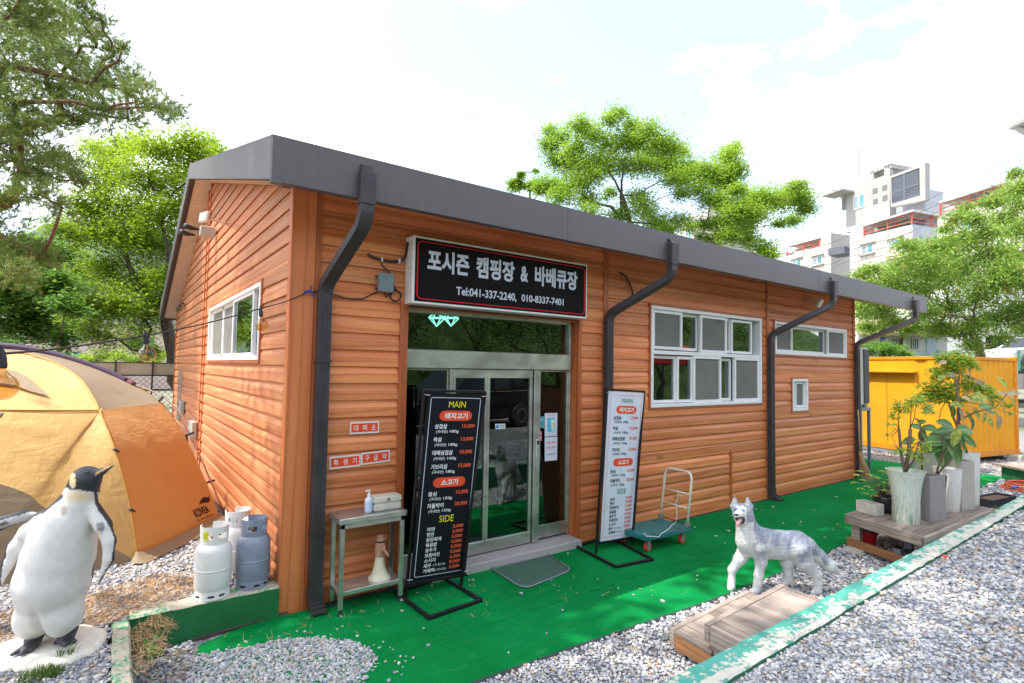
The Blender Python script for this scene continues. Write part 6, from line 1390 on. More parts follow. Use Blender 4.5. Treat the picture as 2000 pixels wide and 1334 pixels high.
shrub('pruned_shrub', 'small leaved shrub with pruned pale trunks growing from the large glazed pot', bV,
      [([bV]+tv((1762, 900), (1758, 865), (1756, 838)), .017, .013), ([bV]+tv((1774, 890), (1777, 860), (1778, 838)), .022, .017), ([bV]+tv((1784, 900), (1790, 880), (1795, 862)), .012, .008), (tv((1756, 838), (1754, 815), (1757, 795)), .006, .004), (tv((1778, 838), (1779, 812), (1781, 790)), .006, .004), (tv((1778, 838), (1786, 815), (1790, 785)), .005, .003)],
      [B3(1757, 793, .09), B3(1780, 785, .09), B3(1792, 780, .10, .1), B3(1746, 812, .07), B3(1800, 870, .10), B3(1778, 885, .09), B3(1738, 830, .05), B3(1754, 878, .07), B3(1795, 895, .08), B3(1768, 800, .07), B3(1812, 800, .08, .1), B3(1734, 850, .04)], 800, .045, seed=11)
bW = cW+Vector((0, 0, .6)); dW = Dm(cW); B4 = lambda px, py, r: (*P(px, py, d=dW), r); tw_ = lambda *pp: [P(*q_, d=dW) for q_ in pp]
shrub('weeping_fig', 'airy small leaved fig tree rising above the other pot plants', bW,
      [([bW]+tw_((1880, 860), (1862, 815), (1850, 780)), .020, .009), (tw_((1850, 780), (1862, 755), (1870, 725)), .008, .004), (tw_((1850, 780), (1838, 800), (1832, 830)), .006, .004)],
      [B4(1846, 700, .13), B4(1862, 712, .15), B4(1885, 705, .12), B4(1832, 730, .13), B4(1900, 712, .09), B4(1818, 755, .13), B4(1846, 760, .16), B4(1812, 775, .12), B4(1880, 750, .14), B4(1905, 755, .12), B4(1838, 775, .12), B4(1925, 760, .10), B4(1868, 775, .12), B4(1945, 775, .08), B4(1965, 790, .06), B4(1975, 808, .04), B4(1855, 725, .12), B4(1868, 690, .07)], 3200, .055, seed=12)
# umbrella plant in the black bowl: leaflets in whorls
th = thing('umbrella_plant', 'small umbrella plant with whorls of narrow leaflets in the black bowl', 'plant', potA+Vector((0, 0, .18))); r = random.Random(9); dA = Dm(potA); mb = MB(); Vs = []; Fs = []; kk = 0
for px, py in ((1672, 925), (1685, 935), (1693, 948), (1680, 952), (1700, 925), (1712, 930), (1722, 918), (1735, 922), (1717, 945), (1728, 940), (1692, 962), (1705, 955), (1668, 940), (1738, 935), (1710, 965), (1680, 918), (1726, 955)):
    c_ = P(px, py, d=dA+r.uniform(-.12, .12)); b0_ = potA+Vector((r.uniform(-.03, .03), r.uniform(-.03, .03), .17)); mb.tube([b0_, b0_.lerp(c_, .5)+Vector((0, 0, .06)), c_], [.006, .004, .0018], 5)
    for j in range(8):
        a = 2*math.pi*j/8+r.uniform(-.2, .2); l = r.uniform(.045, .075); dx = Vector((math.cos(a), math.sin(a), -.35)).normalized(); s_ = dx.cross(Vector((0, 0, 1))).normalized()*.011
        Vs += [c_, c_+dx*l*.6+s_, c_+dx*l, c_+dx*l*.6-s_]; Fs += [(kk, kk+1, kk+2, kk+3)]; kk += 4
mb.build('stem', M['bark'], th, smooth=True); link_mesh('foliage', pyd('foliage', Vs, Fs), M['umb_leaf'], th)
th = thing('cactus', 'pair of dark green columnar cactus stems in the small brown pot', 'plant', potB+Vector((0, 0, .17))); d_ = Dm(potB)
for a, b in (((1730, 965), (1741, 935)), ((1737, 968), (1748, 950))):
    mb = MB(); mb.tube([P(*a, d=d_)-Vector((0, 0, .03)), P(*a, d=d_).lerp(P(*b, d=d_), .5), P(*b, d=d_)], [.022, .024, .010], 8); mb.build('stem', plain('cactus_green', (.06, .13, .05), .6), th, smooth=True)
# ------------------------------------------------------------------ dome tent
def fabric(name, c, c2):
    t = NT(name); o = t.gpos(); n1 = t.noise(t.map(o, (1.5, 1.5, 5), rot=(.3, .5, .2)), 2.2, 5, .6, .6); n2 = t.noise(t.map(o, (6, 6, 1.5), rot=(0, .9, .5)), 2.5, 4, .6, .4); n3 = t.noise(o, .9, 2)
    t.set(color=t.mix(t.ramp(n3, [(.3, 0), (.7, 1)]), c, c2), rough=.55, spec=.35); t.bump(t.math('ADD', n1, t.math('MULTIPLY', n2, .7)), .38, .03); t.b.inputs['Sheen Weight'].default_value = .2
    tr_ = t.n('BsdfTranslucent', {0: (*c, 1)}); m = t.n('MixShader', {0: .22}); t.L(t.b.outputs[0], m.inputs[1]); t.L(tr_.outputs[0], m.inputs[2]); t.L(m.outputs[0], t.out.inputs[0]); return t.mat
M['amber'] = fabric('amber_tent_cloth', (.68, .43, .155), (.63, .385, .13)); M['torange'] = fabric('orange_tent_cloth', (.70, .37, .10), (.66, .335, .085)); M['tbrown'] = fabric('brown_tent_cloth', (.27, .20, .12), (.32, .24, .15)); M['tpurple'] = plain('purple_sleeve', (.075, .045, .09), .7, var=.2, bump=.3)
tent = thing('tent', 'large orange and brown dome tent pitched beside the side wall', 'tent', (-2.2, 2.8, ZL))
def curve_at(pts, t_):
    k = (len(pts)-1)*t_; i = min(int(k), len(pts)-2); f_ = k-i; p0 = pts[max(i-1, 0)]; p1 = pts[i]; p2 = pts[i+1]; p3 = pts[min(i+2, len(pts)-1)]
    return .5*((2*p1)+(p2-p0)*f_+(2*p0-5*p1+4*p2-p3)*f_*f_+(-p0+3*p1-3*p2+p3)*f_**3)
def patch(A, B, nu=24, nv=24, sag=.0, name='panel', mat=None, wr=.004):
    A = [Vector(a) for a in A]; B = [Vector(b) for b in B]
    fn = lambda u, v: curve_at(A, v).lerp(curve_at(B, v), u)
    nrm = (fn(.9, .5)-fn(.1, .5)).cross(fn(.5, .9)-fn(.5, .1)).normalized()
    if nrm.dot(CAM-fn(.5, .5)) < 0: nrm = -nrm
    f2 = lambda u, v, o=0: fn(u, v)+nrm*(o-sag*math.sin(math.pi*u)*math.sin(math.pi*v)+wr*math.sin(u*23+v*9)*math.sin(v*17-u*5)*math.sin(math.pi*u)*math.sin(math.pi*v))
    v = [f2(i/nu, j/nv) for j in range(nv+1) for i in range(nu+1)]; f = [(j*(nu+1)+i, j*(nu+1)+i+1, (j+1)*(nu+1)+i+1, (j+1)*(nu+1)+i) for j in range(nv) for i in range(nu)]
    link_mesh(name, pyd(name, v, f), mat, tent, smooth=True); return f2
Y_ = lambda px, py, y: P(px, py, y=y)
seam = [Vector((-.91, 1.207, ZL)), Y_(254, 990, 1.30), Y_(224, 878, 1.45), Y_(194, 802, 1.75)]
top = [Y_(194, 802, 1.75), Y_(185, 782, 1.88), Y_(158, 742, 2.2), Y_(115.5, 713, 2.62), Y_(69, 696, 2.92), Y_(30, 690, 3.05), Vector((-2.9, 3.12, 2.10)), Vector((-4.2, 3.1, 1.95))]
sl_ = [Y_(318, 787, 2.62), Y_(290, 768, 2.82), Y_(262, 752, 2.92), Y_(239, 741, 3.0), Y_(180, 716, 3.08), Y_(100, 692, 3.15), Y_(0, 676, 3.2), Vector((-3.2, 3.25, 2.17)), Vector((-4.6, 3.2, 1.9))]
bord = [Vector((-.91, 1.207, ZL)), Y_(200, 1058, 1.22), Y_(87, 991, 1.25), Y_(0, 945, 1.3), Vector((-3.3, 1.55, 1.62)), Vector((-4.3, 1.7, 1.8))]
LX = lambda p, x=-4.3: Vector((x, p.y+.02, p.z))
# brown skirt triangle, amber lower face, amber roof face, orange side, brown upper side, rear
gr = [Vector((-.91, 1.207, ZL)), Vector((-1.5, 1.16, ZL)), Vector((-1.9, 1.14, ZL)), Vector((-2.6, 1.14, ZL)), Vector((-3.4, 1.2, ZL)), Vector((-4.3, 1.3, ZL))]
patch(gr, bord, 14, 30, mat=M['tbrown'], wr=.006)
e1 = [seam[0], seam[1], seam[2], seam[3]]
f_low = patch([curve_at(bord, q) for q in (0, .25, .45, .62, .8, 1)], [curve_at(seam, q) for q in (0, .35, .6, 1., 1., 1.)][:5]+[LX(seam[3])], 26, 30, mat=M['amber']) if False else None
bl = [curve_at(bord, k_/5) for k_ in range(6)]; row3 = [seam[0], seam[1], seam[2], seam[3], seam[3], Vector((-1.6, 1.76, 1.55)), Vector((-2.6, 1.78, 1.60)), Vector((-4.3, 1.8, 1.62))]
patch(bl, row3, 20, 40, mat=M['amber'], wr=.006)
r3 = [seam[3], Vector((-2.0, 1.74, 1.565)), Vector((-3.0, 1.78, 1.61)), Vector((-4.3, 1.8, 1.62))]
patch([r3[0], seam[3].lerp(r3[1], .3), r3[1], r3[2], r3[2].lerp(r3[3], .5), r3[3]], [top[0], top[2], top[3], top[5], top[6], top[7]], 20, 40, sag=.0, mat=M['amber'], wr=.005)
bc = [Vector((-.112, 2.218, ZL)), Y_(404, 944, 2.33), Y_(360, 851, 2.46), Y_(318, 787, 2.62)]
f_or = patch(seam, bc, 26, 26, sag=.015, mat=M['torange'], wr=.006)
patch([top[k_] for k_ in range(8)], [sl_[0], sl_[1], sl_[3], sl_[4], sl_[5], sl_[6], sl_[7], sl_[8]], 16, 40, sag=.01, mat=M['tbrown'], wr=.012)
patch([Vector((-.25, 4.3, ZL)), Vector((-.9, 5.1, ZL)), Vector((-2.5, 5.3, ZL)), Vector((-4.4, 5.2, ZL))], [sl_[0], sl_[3], sl_[6], sl_[8]], 14, 20, sag=-.25, mat=M['amber']); patch([bc[0], bc[2], bc[3]], [Vector((-.25, 4.3, ZL)), Vector((-.45, 3.6, 1.)), sl_[0]], 10, 10, mat=M['torange'])
patch([Vector((-4.3, 1.3, ZL)), Vector((-4.3, 1.8, 1.62)), Vector((-4.2, 3.1, 1.95)), Vector((-4.6, 3.2, 1.9)), Vector((-4.4, 5.2, ZL))], [Vector((-5.2, 2.2, ZL)), Vector((-4.9, 2.4, 1.3)), Vector((-4.7, 3.1, 1.7)), Vector((-4.9, 3.8, 1.3)), Vector((-5.2, 4.4, ZL))], 6, 14, mat=M['torange'])
# ground flap
fr_ = [Vector((-.97, 1.13, ZL+.03)), Vector((-.86, 1.09, ZL+.02)), Vector((-.72, 1.25, ZL+.02)), Vector((-.42, 1.62, ZL+.02)), Vector((-.06, 2.16, ZL+.03))]; fu = [Vector((-.93, 1.20, ZL+.10)), Vector((-.89, 1.21, ZL+.09)), Vector((-.72, 1.43, ZL+.07)), Vector((-.42, 1.80, ZL+.08)), Vector((-.112, 2.215, ZL+.09))]
patch(fr_, fu, 5, 30, mat=M['tbrown'], wr=.01, name='mud_flap')
mb = MB(); mb.tube([curve_at(sl_, .34+.66*k_/22) for k_ in range(23)], [.040]*23, 8); mb.build('pole_sleeve', M['tpurple'], tent, smooth=True)
mb = MB(); mb.tube([curve_at(sl_, .25+.11*k_/4) for k_ in range(5)], [.034]*5, 8); mb.build('sleeve_end', plain('maroon_sleeve', (.16, .03, .05), .7), tent, smooth=True)
pole = [Y_(262, 751, 2.92), Y_(300, 765, 2.86), Y_(328, 783, 2.78), Y_(350, 804, 2.72), Y_(368, 843, 2.66), Y_(390, 890, 2.62), Y_(412, 940, 2.60), Y_(438, 1002, 2.58)]
mb = MB(); mb.tube([curve_at(pole, k_/24) for k_ in range(25)], .009, 8); mb.build('tent_pole', plain('alloy_pole', (.62, .52, .42), .35, .6), tent, smooth=True)
for (a, b) in (((318, 775), (311, 783)), ((378, 845), (362, 851)), ((419, 938), (404, 943))):
    mb = MB(); mb.tube([Y_(*a, 2.66), Y_(*b, 2.60)], .014, 6); mb.build('clip', M['black'], tent)
mb = MB(); mb.tube([Y_(364, 850, 2.6), Y_(366, 870, 2.6), Y_(371, 890, 2.6)], [.008, .012, .012], 6); mb.build('strap', M['black'], tent)
seamm = plain('seam_tape', (.50, .25, .05), .6)
mb = MB(); mb.tube([curve_at(seam, k_/14)+Vector((0, -.004, .004)) for k_ in range(15)], .008, 6); mb.tube([curve_at(top, .8*k_/18)+Vector((0, -.004, .004)) for k_ in range(19)], .008, 6); mb.build('seam', seamm, tent, smooth=True)
mb = MB(); mb.tube([curve_at(r3, k_/10)+Vector((0, -.006, .003)) for k_ in range(11)], .005, 5); mb.build('seam', seamm, tent, smooth=True)
for px, py, y in ((226, 879, 1.42), (257, 996, 1.27)):
    c_ = Y_(px, py, y); mb = MB(); mb.tube([c_+Vector((-.02, 0, .012)), c_, c_+Vector((.028, -.01, -.018))], [.010, .014, .007], 6); mb.build('toggle', M['black'], tent, smooth=True)
pn = Vector((0, -.44, .86)); pf = lambda px, py, o=.02: PV(px, py, seam[3]+pn*o, pn)
mb = MB(); mb.add([pf(*q, .045) for q in ((-40, 735), (0, 727), (20, 722), (38, 727), (62, 742), (97, 774), (60, 764), (28, 752), (0, 748), (-40, 746))], [tuple(range(10))]); mb.build('vent_flap', M['tbrown'], tent)
mb = MB(); mb.add([pf(*q, .012) for q in ((-40, 745), (0, 747), (28, 751), (92, 773), (50, 776), (0, 774), (-40, 775))], [tuple(range(7))]); mb.build('vent_opening', M['torange'], tent)
mb = MB(); mb.add([pf(*q, .02) for q in ((-20, 803), (0, 803), (11, 805), (0, 812), (-20, 815))], [tuple(range(5))]); mb.build('patch', M['tpurple'], tent)
ink = flat('tent_ink', (.06, .02, .03), .7)
mb = MB(); LF = lambda u, v: f_or(u, v, .006)
letter(mb, lambda u, v: LF(.70+.20*u-.02*v, .135+.105*u*.0+.060*v), 'KOVEA', 0, 1, 0, 1, .03); letter(mb, lambda u, v: LF(.70+.22*u, .098+.026*v), 'by the nature', 0, 1, 0, 1, .0); mb.build('logo_lettering', ink, tent)
mb = MB(); q = [(.78, .212), (.82, .232), (.86, .245), (.88, .250), (.94, .236), (.955, .262), (.948, .215), (.915, .205), (.86, .214), (.82, .216)]; mb.add([LF(*a) for a in q], [tuple(range(len(q)))]); mb.build('logo_mark', ink, tent)

# ------------------------------------------------------------------ festoon lights
def festoon(label, wire, bulbs, r, sag=None, wr=.006):
    th = thing('string_lights', label, 'string lights', wire[0]); mb = MB(); mb.tube([curve_at(wire, k_/40) for k_ in range(41)], wr, 6); mb.build('wire', M['black'], th, smooth=True)
    fil = emis('bulb_filament', (.8, .42, .12), .25) if 'bulb_filament' not in bpy.data.materials else bpy.data.materials['bulb_filament']
    for top_, tilt in bulbs:
        R_ = Matrix.Translation(top_) @ Matrix.Rotation(tilt, 4, 'Y'); k_ = r/.062
        mb = MB(); mb.lathe([(.008*k_, .03*k_), (.014*k_, .015*k_), (.019*k_, -.01*k_), (.021*k_, -.05*k_), (.018*k_, -.062*k_)], (0, 0, 0), 12); mb.box((-.006*k_, -.012*k_, .01*k_), (.006*k_, .012*k_, .045*k_)); mb.v = [R_ @ v for v in mb.v]; so = mb.build('socket', M['black'], th, smooth=False)
        mb = MB(); n = 10; mb.lathe([(.014*k_, -.060*k_), (.020*k_, -.075*k_)]+[(r*math.sin(a), -.075*k_-.008-r+r*math.cos(a)) for a in [math.pi*(i+2.0)/(n+2) for i in range(n+1)]], (0, 0, 0), 20); mb.v = [R_ @ v for v in mb.v]; b_ = mb.build('bulb', M['clearglass'], so, smooth=True)
        mb = MB(); mb.tube([R_ @ Vector((0, 0, -.07*k_)), R_ @ Vector((.008*k_, 0, -.10*k_)), R_ @ Vector((-.008*k_, 0, -.115*k_)), R_ @ Vector((0, 0, -.13*k_))], .003*k_, 4); mb.build('filament', fil, so)
wire = [P(608, 568, y=-.06), P(560, 588, d=4.4), P(508, 603, d=4.0), P(400, 632, d=3.6), P(285, 655, d=3.2), P(150, 676, d=2.5), P(3, 691, d=1.9), P(-300, 706, d=1.4), P(-900, 720, d=1.0)]
festoon('thin black string of amber globe bulbs from the corner post across the tent', wire, [(P(509, 606, d=4.0), -.12), (P(284, 656, d=3.2), -.12), (P(3, 694, d=1.9), -.06)], .046, wr=.0045)
w2 = [P(330, 630, d=12.5), P(250, 643, d=12.), P(182, 656, d=11.8), P(113, 666, d=11.6), P(47, 672, d=11.4), P(-60, 676, d=11)]
festoon('distant string of small amber bulbs hanging in front of the trees', w2, [(P(250, 645, d=12.), 0), (P(182, 658, d=11.8), 0), (P(113, 668, d=11.6), 0), (P(47, 674, d=11.4), 0)], .045, wr=.006)
mb = MB(); k0 = P(608, 568, y=-.06); mb.tube([k0+Vector((0, -.0, .04)), k0, k0+Vector((.03, 0, -.05))], .006, 5); mb.tube([k0+Vector((-.06, -.01, -.02)), k0], .011, 6); o = mb.build('hook', plain('blue_tape', (.01, .06, .35), .5)); setp(o, 'blue taped cable hook on the corner post holding the string lights', 'hook')

# ------------------------------------------------------------------ fittings on the side wall
SX = lambda px, py, o=.03: P(px, py, x=-o)
ft = thing('wall_bracket', 'grey perforated metal upright and grey box at the far end of the side wall', 'bracket', SX(354, 760))
a, b = SX(350, 722, .05), SX(352, 800, .05); mb = MB(); mb.box((-.06, a.y-.03, b.z-.25), (-.03, a.y+.02, a.z)); mb.box((-.06, a.y-.4, b.z-.25), (-.03, a.y-.36, a.z)); [mb.box((-.05, a.y-.36, b.z-.2+.16*i), (-.04, a.y-.03, b.z-.17+.16*i)) for i in range(6)]; mb.build('upright', plain('galv', (.40, .40, .38), .5, .4), ft)
mb = MB(); c = SX(356, 795, .05); mb.box((-.10, c.y-.2, c.z-.12), (-.03, c.y+.12, c.z+.12)); mb.build('box', plain('bx_g', (.30, .33, .34), .5), ft, bevel=.01)
eb = thing('meter_box', 'small pale grey electrical box low on the side wall behind the tent pole', 'junction box', SX(377, 837)); mb = MB(); c = SX(378, 838, .05); mb.box((-.11, c.y-.28, c.z-.14), (-.03, c.y+.22, c.z+.14)); mb.build('box', plain('mb_g', (.42, .40, .37), .5), eb, bevel=.012); mb = MB(); mb.box((-.115, c.y-.05, c.z-.03), (-.11, c.y+.05, c.z+.03)); mb.build('label_plate', flat('mb_l', (.6, .58, .5)), eb)
mb = MB(); mb.tube([SX(345, 605, .05), SX(352, 597, .12), SX(357, 592, .03)], .02, 6); o = mb.build('vent_hose', M['black'], smooth=True); setp(o, 'short black cable elbow under the rear eave of the side wall', 'cable')
for px, py in ((366, 785), (426, 818), (475, 838), (389, 798)):
    pass
# ------------------------------------------------------------------ lattice fence behind the tent
fn_ = thing('lattice_fence', 'dark brown diagonal lattice fence with a pale plastic sheet above it', 'fence', (-3, 10.6, ZL)); fy = 10.6; mb = MB(); z0, z1 = .3, 1.67
sp_ = .125; x = -7.0
strips = []
k_ = -7.0-(z1-z0)
while k_ < .35:
    for sgn in (1, -1):
        xa, xb = k_, k_+(z1-z0); za, zb_ = (z0, z1) if sgn > 0 else (z1, z0)
        lo_, hi_ = max(xa, -7.), min(xb, .35)
        if hi_-lo_ > .02:
            f_ = lambda xx: za+(zb_-za)*(xx-xa)/(xb-xa); mb.bar((lo_, fy+.006*sgn, f_(lo_)), (hi_, fy+.006*sgn, f_(hi_)), .008, .026, (0, 1, 0))
    k_ += sp_
o = mb.build('lattice', plain('lattice_brown', (.12, .075, .035), .7), fn_); o['kind'] = 'stuff'
mb = MB(); mb.box((-7, fy-.02, z1), (.35, fy+.02, z1+.03)); mb.build('rail', M['steel_dark'], fn_)
mb = MB(); mb.box((-7, fy-.012, 1.965), (.35, fy+.012, 1.985)); mb.build('rail', M['steel_dark'], fn_)
for px in (225, 297, 160, 90):
    xx = P(px, 740, y=fy).x; mb = MB(); mb.box((xx-.018, fy-.04, .2), (xx+.018, fy-.015, 2.02)); mb.build('post', M['steel_dark'], fn_)
t = NT('plastic_sheet'); n1 = t.noise(t.map(t.gpos(), (1, 1, 3), rot=(0, .6, 0)), 2.2, 4); t.set(color=t.mix(n1, (.42, .38, .28), (.62, .58, .48)), rough=.4, Alpha=.9); t.bump(n1, .5, .05)
mb = MB(); mb.box((-7, fy+.02, z1+.03), (.35, fy+.024, 1.965)); mb.build('plastic_sheet', t.mat, fn_)
# ------------------------------------------------------------------ yellow shipping container
cn = thing('shipping_container', 'bright yellow corrugated shipping container on low blocks behind the pot plants', 'container', (14.5, -.62, 0))
A0 = P(1886, 902, z=.06); cdir = Vector((3.0, -.62, 0)).normalized(); cback = Vector((.205, .979, 0)).normalized(); CLn, CWd, CH = 6.06, 2.44, 2.38
A0 = Vector((14.45, -.62, 0))
M['yel'] = plain('container_yellow', (.82, .36, .010), .45, var=.12, scale=1.2, bump=.05, dirt=.22); M['yel2'] = plain('container_yellow_frame', (.74, .27, .006), .45, var=.15, dirt=.2)
CT = lambda u, v, z: A0 + cdir*u + cback*v + Vector((0, 0, z))
z0c = .12
def cb_(mb, a, b, m=0):
    (u0, v0, w0), (u1, v1, w1) = a, b; c = [CT(*q) for q in ((u0, v0, w0), (u1, v0, w0), (u1, v1, w0), (u0, v1, w0), (u0, v0, w1), (u1, v0, w1), (u1, v1, w1), (u0, v1, w1))]; mb.add(c, [(0, 3, 2, 1), (4, 5, 6, 7), (0, 1, 5, 4), (1, 2, 6, 5), (2, 3, 7, 6), (3, 0, 4, 7)], m)
for u in (0, CWd-.10):
    for v in (0, CLn-.10): mb = MB(); cb_(mb, (u, v, z0c), (u+.10, v+.10, CH)); mb.build('corner_post', M['yel2'], cn, bevel=.008)
for u in (-.01, CWd-.13):
    for v in (-.01, CLn-.15):
        for w in (z0c, CH): mb = MB(); cb_(mb, (u, v, w-.0), (u+.15, v+.16, w+.11)); cc = mb.build('corner_casting', M['yel2'], cn, bevel=.01)
for z in (z0c, CH-.0):
    h_ = .14 if z < 1 else .07
    mb = MB(); cb_(mb, (.15, .01, z), (CWd-.13, .07, z+h_)); mb.build('rail', M['yel2'], cn, bevel=.004); mb = MB(); cb_(mb, (.01, .15, z), (.07, CLn-.15, z+h_)); mb.build('rail', M['yel2'], cn, bevel=.004)
def corr(a0, a1, zlo, zhi, axis, pitch, depth, holes=None):
    """corrugated steel wall, real folds"""
    pr = []; a = a0
    while a < a1-.01:
        for da, dd in ((0, 0), (.32, 0), (.5, 1), (.82, 1)):
            if a+da*pitch < a1: pr.append((a+da*pitch, dd*depth))
        a += pitch
    pr.append((a1, 0)); v = []
    for (q, d_) in pr:
        for z in (zlo, zhi): v.append(CT(q, .03+d_, z) if axis == 'u' else CT(.03+d_, q, z))
    return MB().add(v, [(2*i, 2*i+2, 2*i+3, 2*i+1) for i in range(len(pr)-1)])
corr(.10, CWd-.10, z0c+.14, CH, 'u', .235, .036).build('corrugated_wall', M['yel'], cn)
corr(.10, 1.0, z0c+.14, CH, 'v', .45, .03).build('corrugated_wall', M['yel'], cn); corr(2.35, CLn-.1, z0c+.14, CH, 'v', .50, .03).build('corrugated_wall', M['yel'], cn)
mb = MB(); cb_(mb, (.03, 1.0, CH-.30), (.05, 2.35, CH)); mb.build('wall_panel', M['yel'], cn)
mb = MB(); cb_(mb, (.045, 1.0, z0c+.14), (.06, 1.66, CH-.30)); mb.build('door_leaf', M['yel'], cn, bevel=.004); mb = MB(); cb_(mb, (.045, 1.67, z0c+.14), (.06, 2.35, CH-.30)); mb.build('door_leaf', M['yel'], cn, bevel=.004)
mb = MB(); cb_(mb, (-.10, .92, CH-.33), (.04, 2.45, CH-.29)); mb.build('door_hood', M['yel2'], cn, bevel=.005)
mb = MB(); cb_(mb, (.05, .08, CH+.01), (CWd-.05, CLn-.05, CH+.05)); mb.build('roof', plain('container_roof', (.55, .52, .45), .7), cn)
mb = MB(); cb_(mb, (CWd-.06, .1, z0c), (CWd-.03, CLn-.1, CH)); cb_(mb, (.1, CLn-.06, z0c), (CWd-.1, CLn-.03, CH)); mb.build('back_wall', M['yel'], cn)
mb = MB(); cb_(mb, (.02, .3, .02), (.16, CLn-.3, z0c-.004)); cb_(mb, (CWd-.2, .3, .02), (CWd-.06, CLn-.3, z0c-.004)); mb.build('skid', plain('skid_grey', (.22, .23, .25), .6), cn)
for i, (u, v) in enumerate(((2.15, -.05), (.05, 1.2), (2.1, 3.))):
    q = CT(u, v, 0); mb = MB(); mb.box((q.x-.14, q.y-.12, -.02), (q.x+.18, q.y+.16, z0c-.006)); o = mb.build('concrete_block', plain('block_grey', (.42, .41, .38), .9, bump=.5), bevel=.008); setp(o, ('grey concrete block under the right front corner of the yellow container', 'concrete block under the long side of the yellow container near its door', 'concrete block under the rear right of the yellow container')[i], 'block')
# ------------------------------------------------------------------ outdoor air conditioner on a steel stand
c = P(1686, 792, y=.55); ac = thing('air_conditioner', 'tall pale outdoor air conditioner seen edge on at the right end of the wall', 'air conditioner', (c.x, .55, 1.3))
X0 = P(1675, 735, y=.5).x; X1 = P(1703, 735, y=.5).x; X0, X1 = 11.28, 11.62
a_ = P(1677, 735, y=.25); X0 = a_.x; zt_ = P(1680, 678, y=.25).z; zb_ = P(1690, 790, y=.25).z
mb = MB(); mb.box((X0, .22, zb_), (X0+.42, 1.12, zt_)); bd = mb.build('cabinet', plain('ac_beige', (.60, .57, .50), .5, var=.06), ac, bevel=.02, seg=2)
for i in range(26): pass
mb = MB(); n = 30
mb.box((X0+.15, .205, zb_+.03), (X0+.40, .219, zt_-.05)); mb.build('coil_panel', plain('ac_coil', (.05, .065, .075), .6), bd)
mb = MB()
for i in range(n): z = zb_+.05+(zt_-zb_-.12)*i/n; mb.box((X0+.16, .198, z), (X0+.39, .204, z+.012))
mb.build('fins', plain('ac_fin', (.10, .12, .13), .5), bd)
mb = MB(); mb.box((X0-.02, .2, zb_-.13), (X0+.46, 1.15, zb_-.06)); [mb.box((X0+.04+q_, .25, zb_-.06), (X0+.16+q_, 1.1, zb_)) for q_ in (0, .24)]; mb.build('stand_top', plain('stand_steel', (.26, .28, .30), .5, .3), ac, bevel=.004)
for a, b in ((X0-.01, .21), (X0+.40, .21), (X0-.01, 1.08), (X0+.40, 1.08)): mb = MB(); mb.box((a, b, .0), (a+.05, b+.05, zb_-.131)); mb.build('leg', plain('stand_blue', (.16, .21, .27), .5, .2), ac)
# broom leaning on the wall corner
br = thing('broom', 'twig broom leaning upside down against the last downspout', 'broom', P(1690, 940, z=.02)); p0 = P(1676, 800, y=-.13); p1 = P(1680, 885, y=-.20); p2_ = P(1695, 940, y=-.34)
mb = MB(); mb.tube([p0, p1], .013, 7); mb.build('handle', plain('bamboo', (.42, .29, .13), .6), br, smooth=True)
V = []; F = []; r = random.Random(4)
for i in range(260):
    t0 = p1.lerp(p2_, r.uniform(-.05, .25)); e = p2_+Vector((r.gauss(0, .045), r.gauss(0, .04), r.uniform(-.02, .06))); m_ = t0.lerp(e, .5)+Vector((r.gauss(0, .012), r.gauss(0, .012), 0)); w_ = _r*.0035; k_ = len(V); V += [t0-w_, t0+w_, m_-w_, m_+w_, e]; F += [(k_, k_+1, k_+3, k_+2), (k_+2, k_+3, k_+4)]
mb = MB(); mb.add(V, F); mb.build('bristles', M['straw'], br); mb = MB(); mb.tube([p1-(p2_-p1)*.05, p1.lerp(p2_, .35), p1.lerp(p2_, .8)], [.025, .048, .06], 9); mb.build('binding', plain('broom_core', (.34, .22, .10), .9, var=.4, bump=.8), br, smooth=True)
# green box with a timber lid
q0 = P(1956, 938, z=.0); gb = thing('storage_box', 'low green painted box with a peeling timber lid at the right edge', 'box', (q0.x, q0.y, 0)); d1 = Vector((.92, -.62, 0)).normalized()
d1 = (P(2000, 948, z=.0)-q0).normalized(); d2 = Vector((-d1.y, d1.x, 0)); h_ = .27
pr_ = lambda a, b, z: q0+d1*a+d2*b+Vector((0, 0, z))
mb = MB(); mb.prism([pr_(0, 0, 0), pr_(1.3, 0, 0), pr_(1.3, 1.1, 0), pr_(0, 1.1, 0)], (0, 0, h_)); mb.build('box', M['greenwall'], gb, bevel=.006)
for i in range(5): mb = MB(); b0 = -.08+.26*i; mb.prism([pr_(-.12, b0, h_+.002), pr_(1.4, b0, h_+.002), pr_(1.4, b0+.25, h_+.002), pr_(-.12, b0+.25, h_+.002)], (0, 0, .045)); mb.build('lid_board', M['plank_x'], gb, bevel=.004)
mb = MB(); mb.box((pr_(.55, 0, 0).x-.02, pr_(.55, 0, 0).y-.03, .16), (pr_(.55, 0, 0).x+.02, pr_(.55, 0, 0).y-.005, .21)); mb.build('padlock', M['steel_dark'], gb)
# orange hose coil
hc = P(1988, 957, z=.02); hs = thing('hose', 'coiled orange hose with a blue joint on the gravel at the right edge', 'hose', hc); pts = []
for k_ in range(70): a = k_*.33; R_ = .30-.0015*k_; pts.append(Vector((hc.x+.12+R_*1.5*math.cos(a)+.03*math.sin(a*2.7), hc.y-.05+R_*math.sin(a), .03+.0016*k_)))
mb = MB(); mb.tube(pts, .014, 6); mb.build('tube', plain('hose_orange', (.70, .11, .03), .45), hs, smooth=True); mb = MB(); mb.tube([P(1978, 953, z=.12), P(1986, 950, z=.13)], .025, 8); mb.build('joint', plain('hose_blue', (.02, .12, .5), .4), hs)
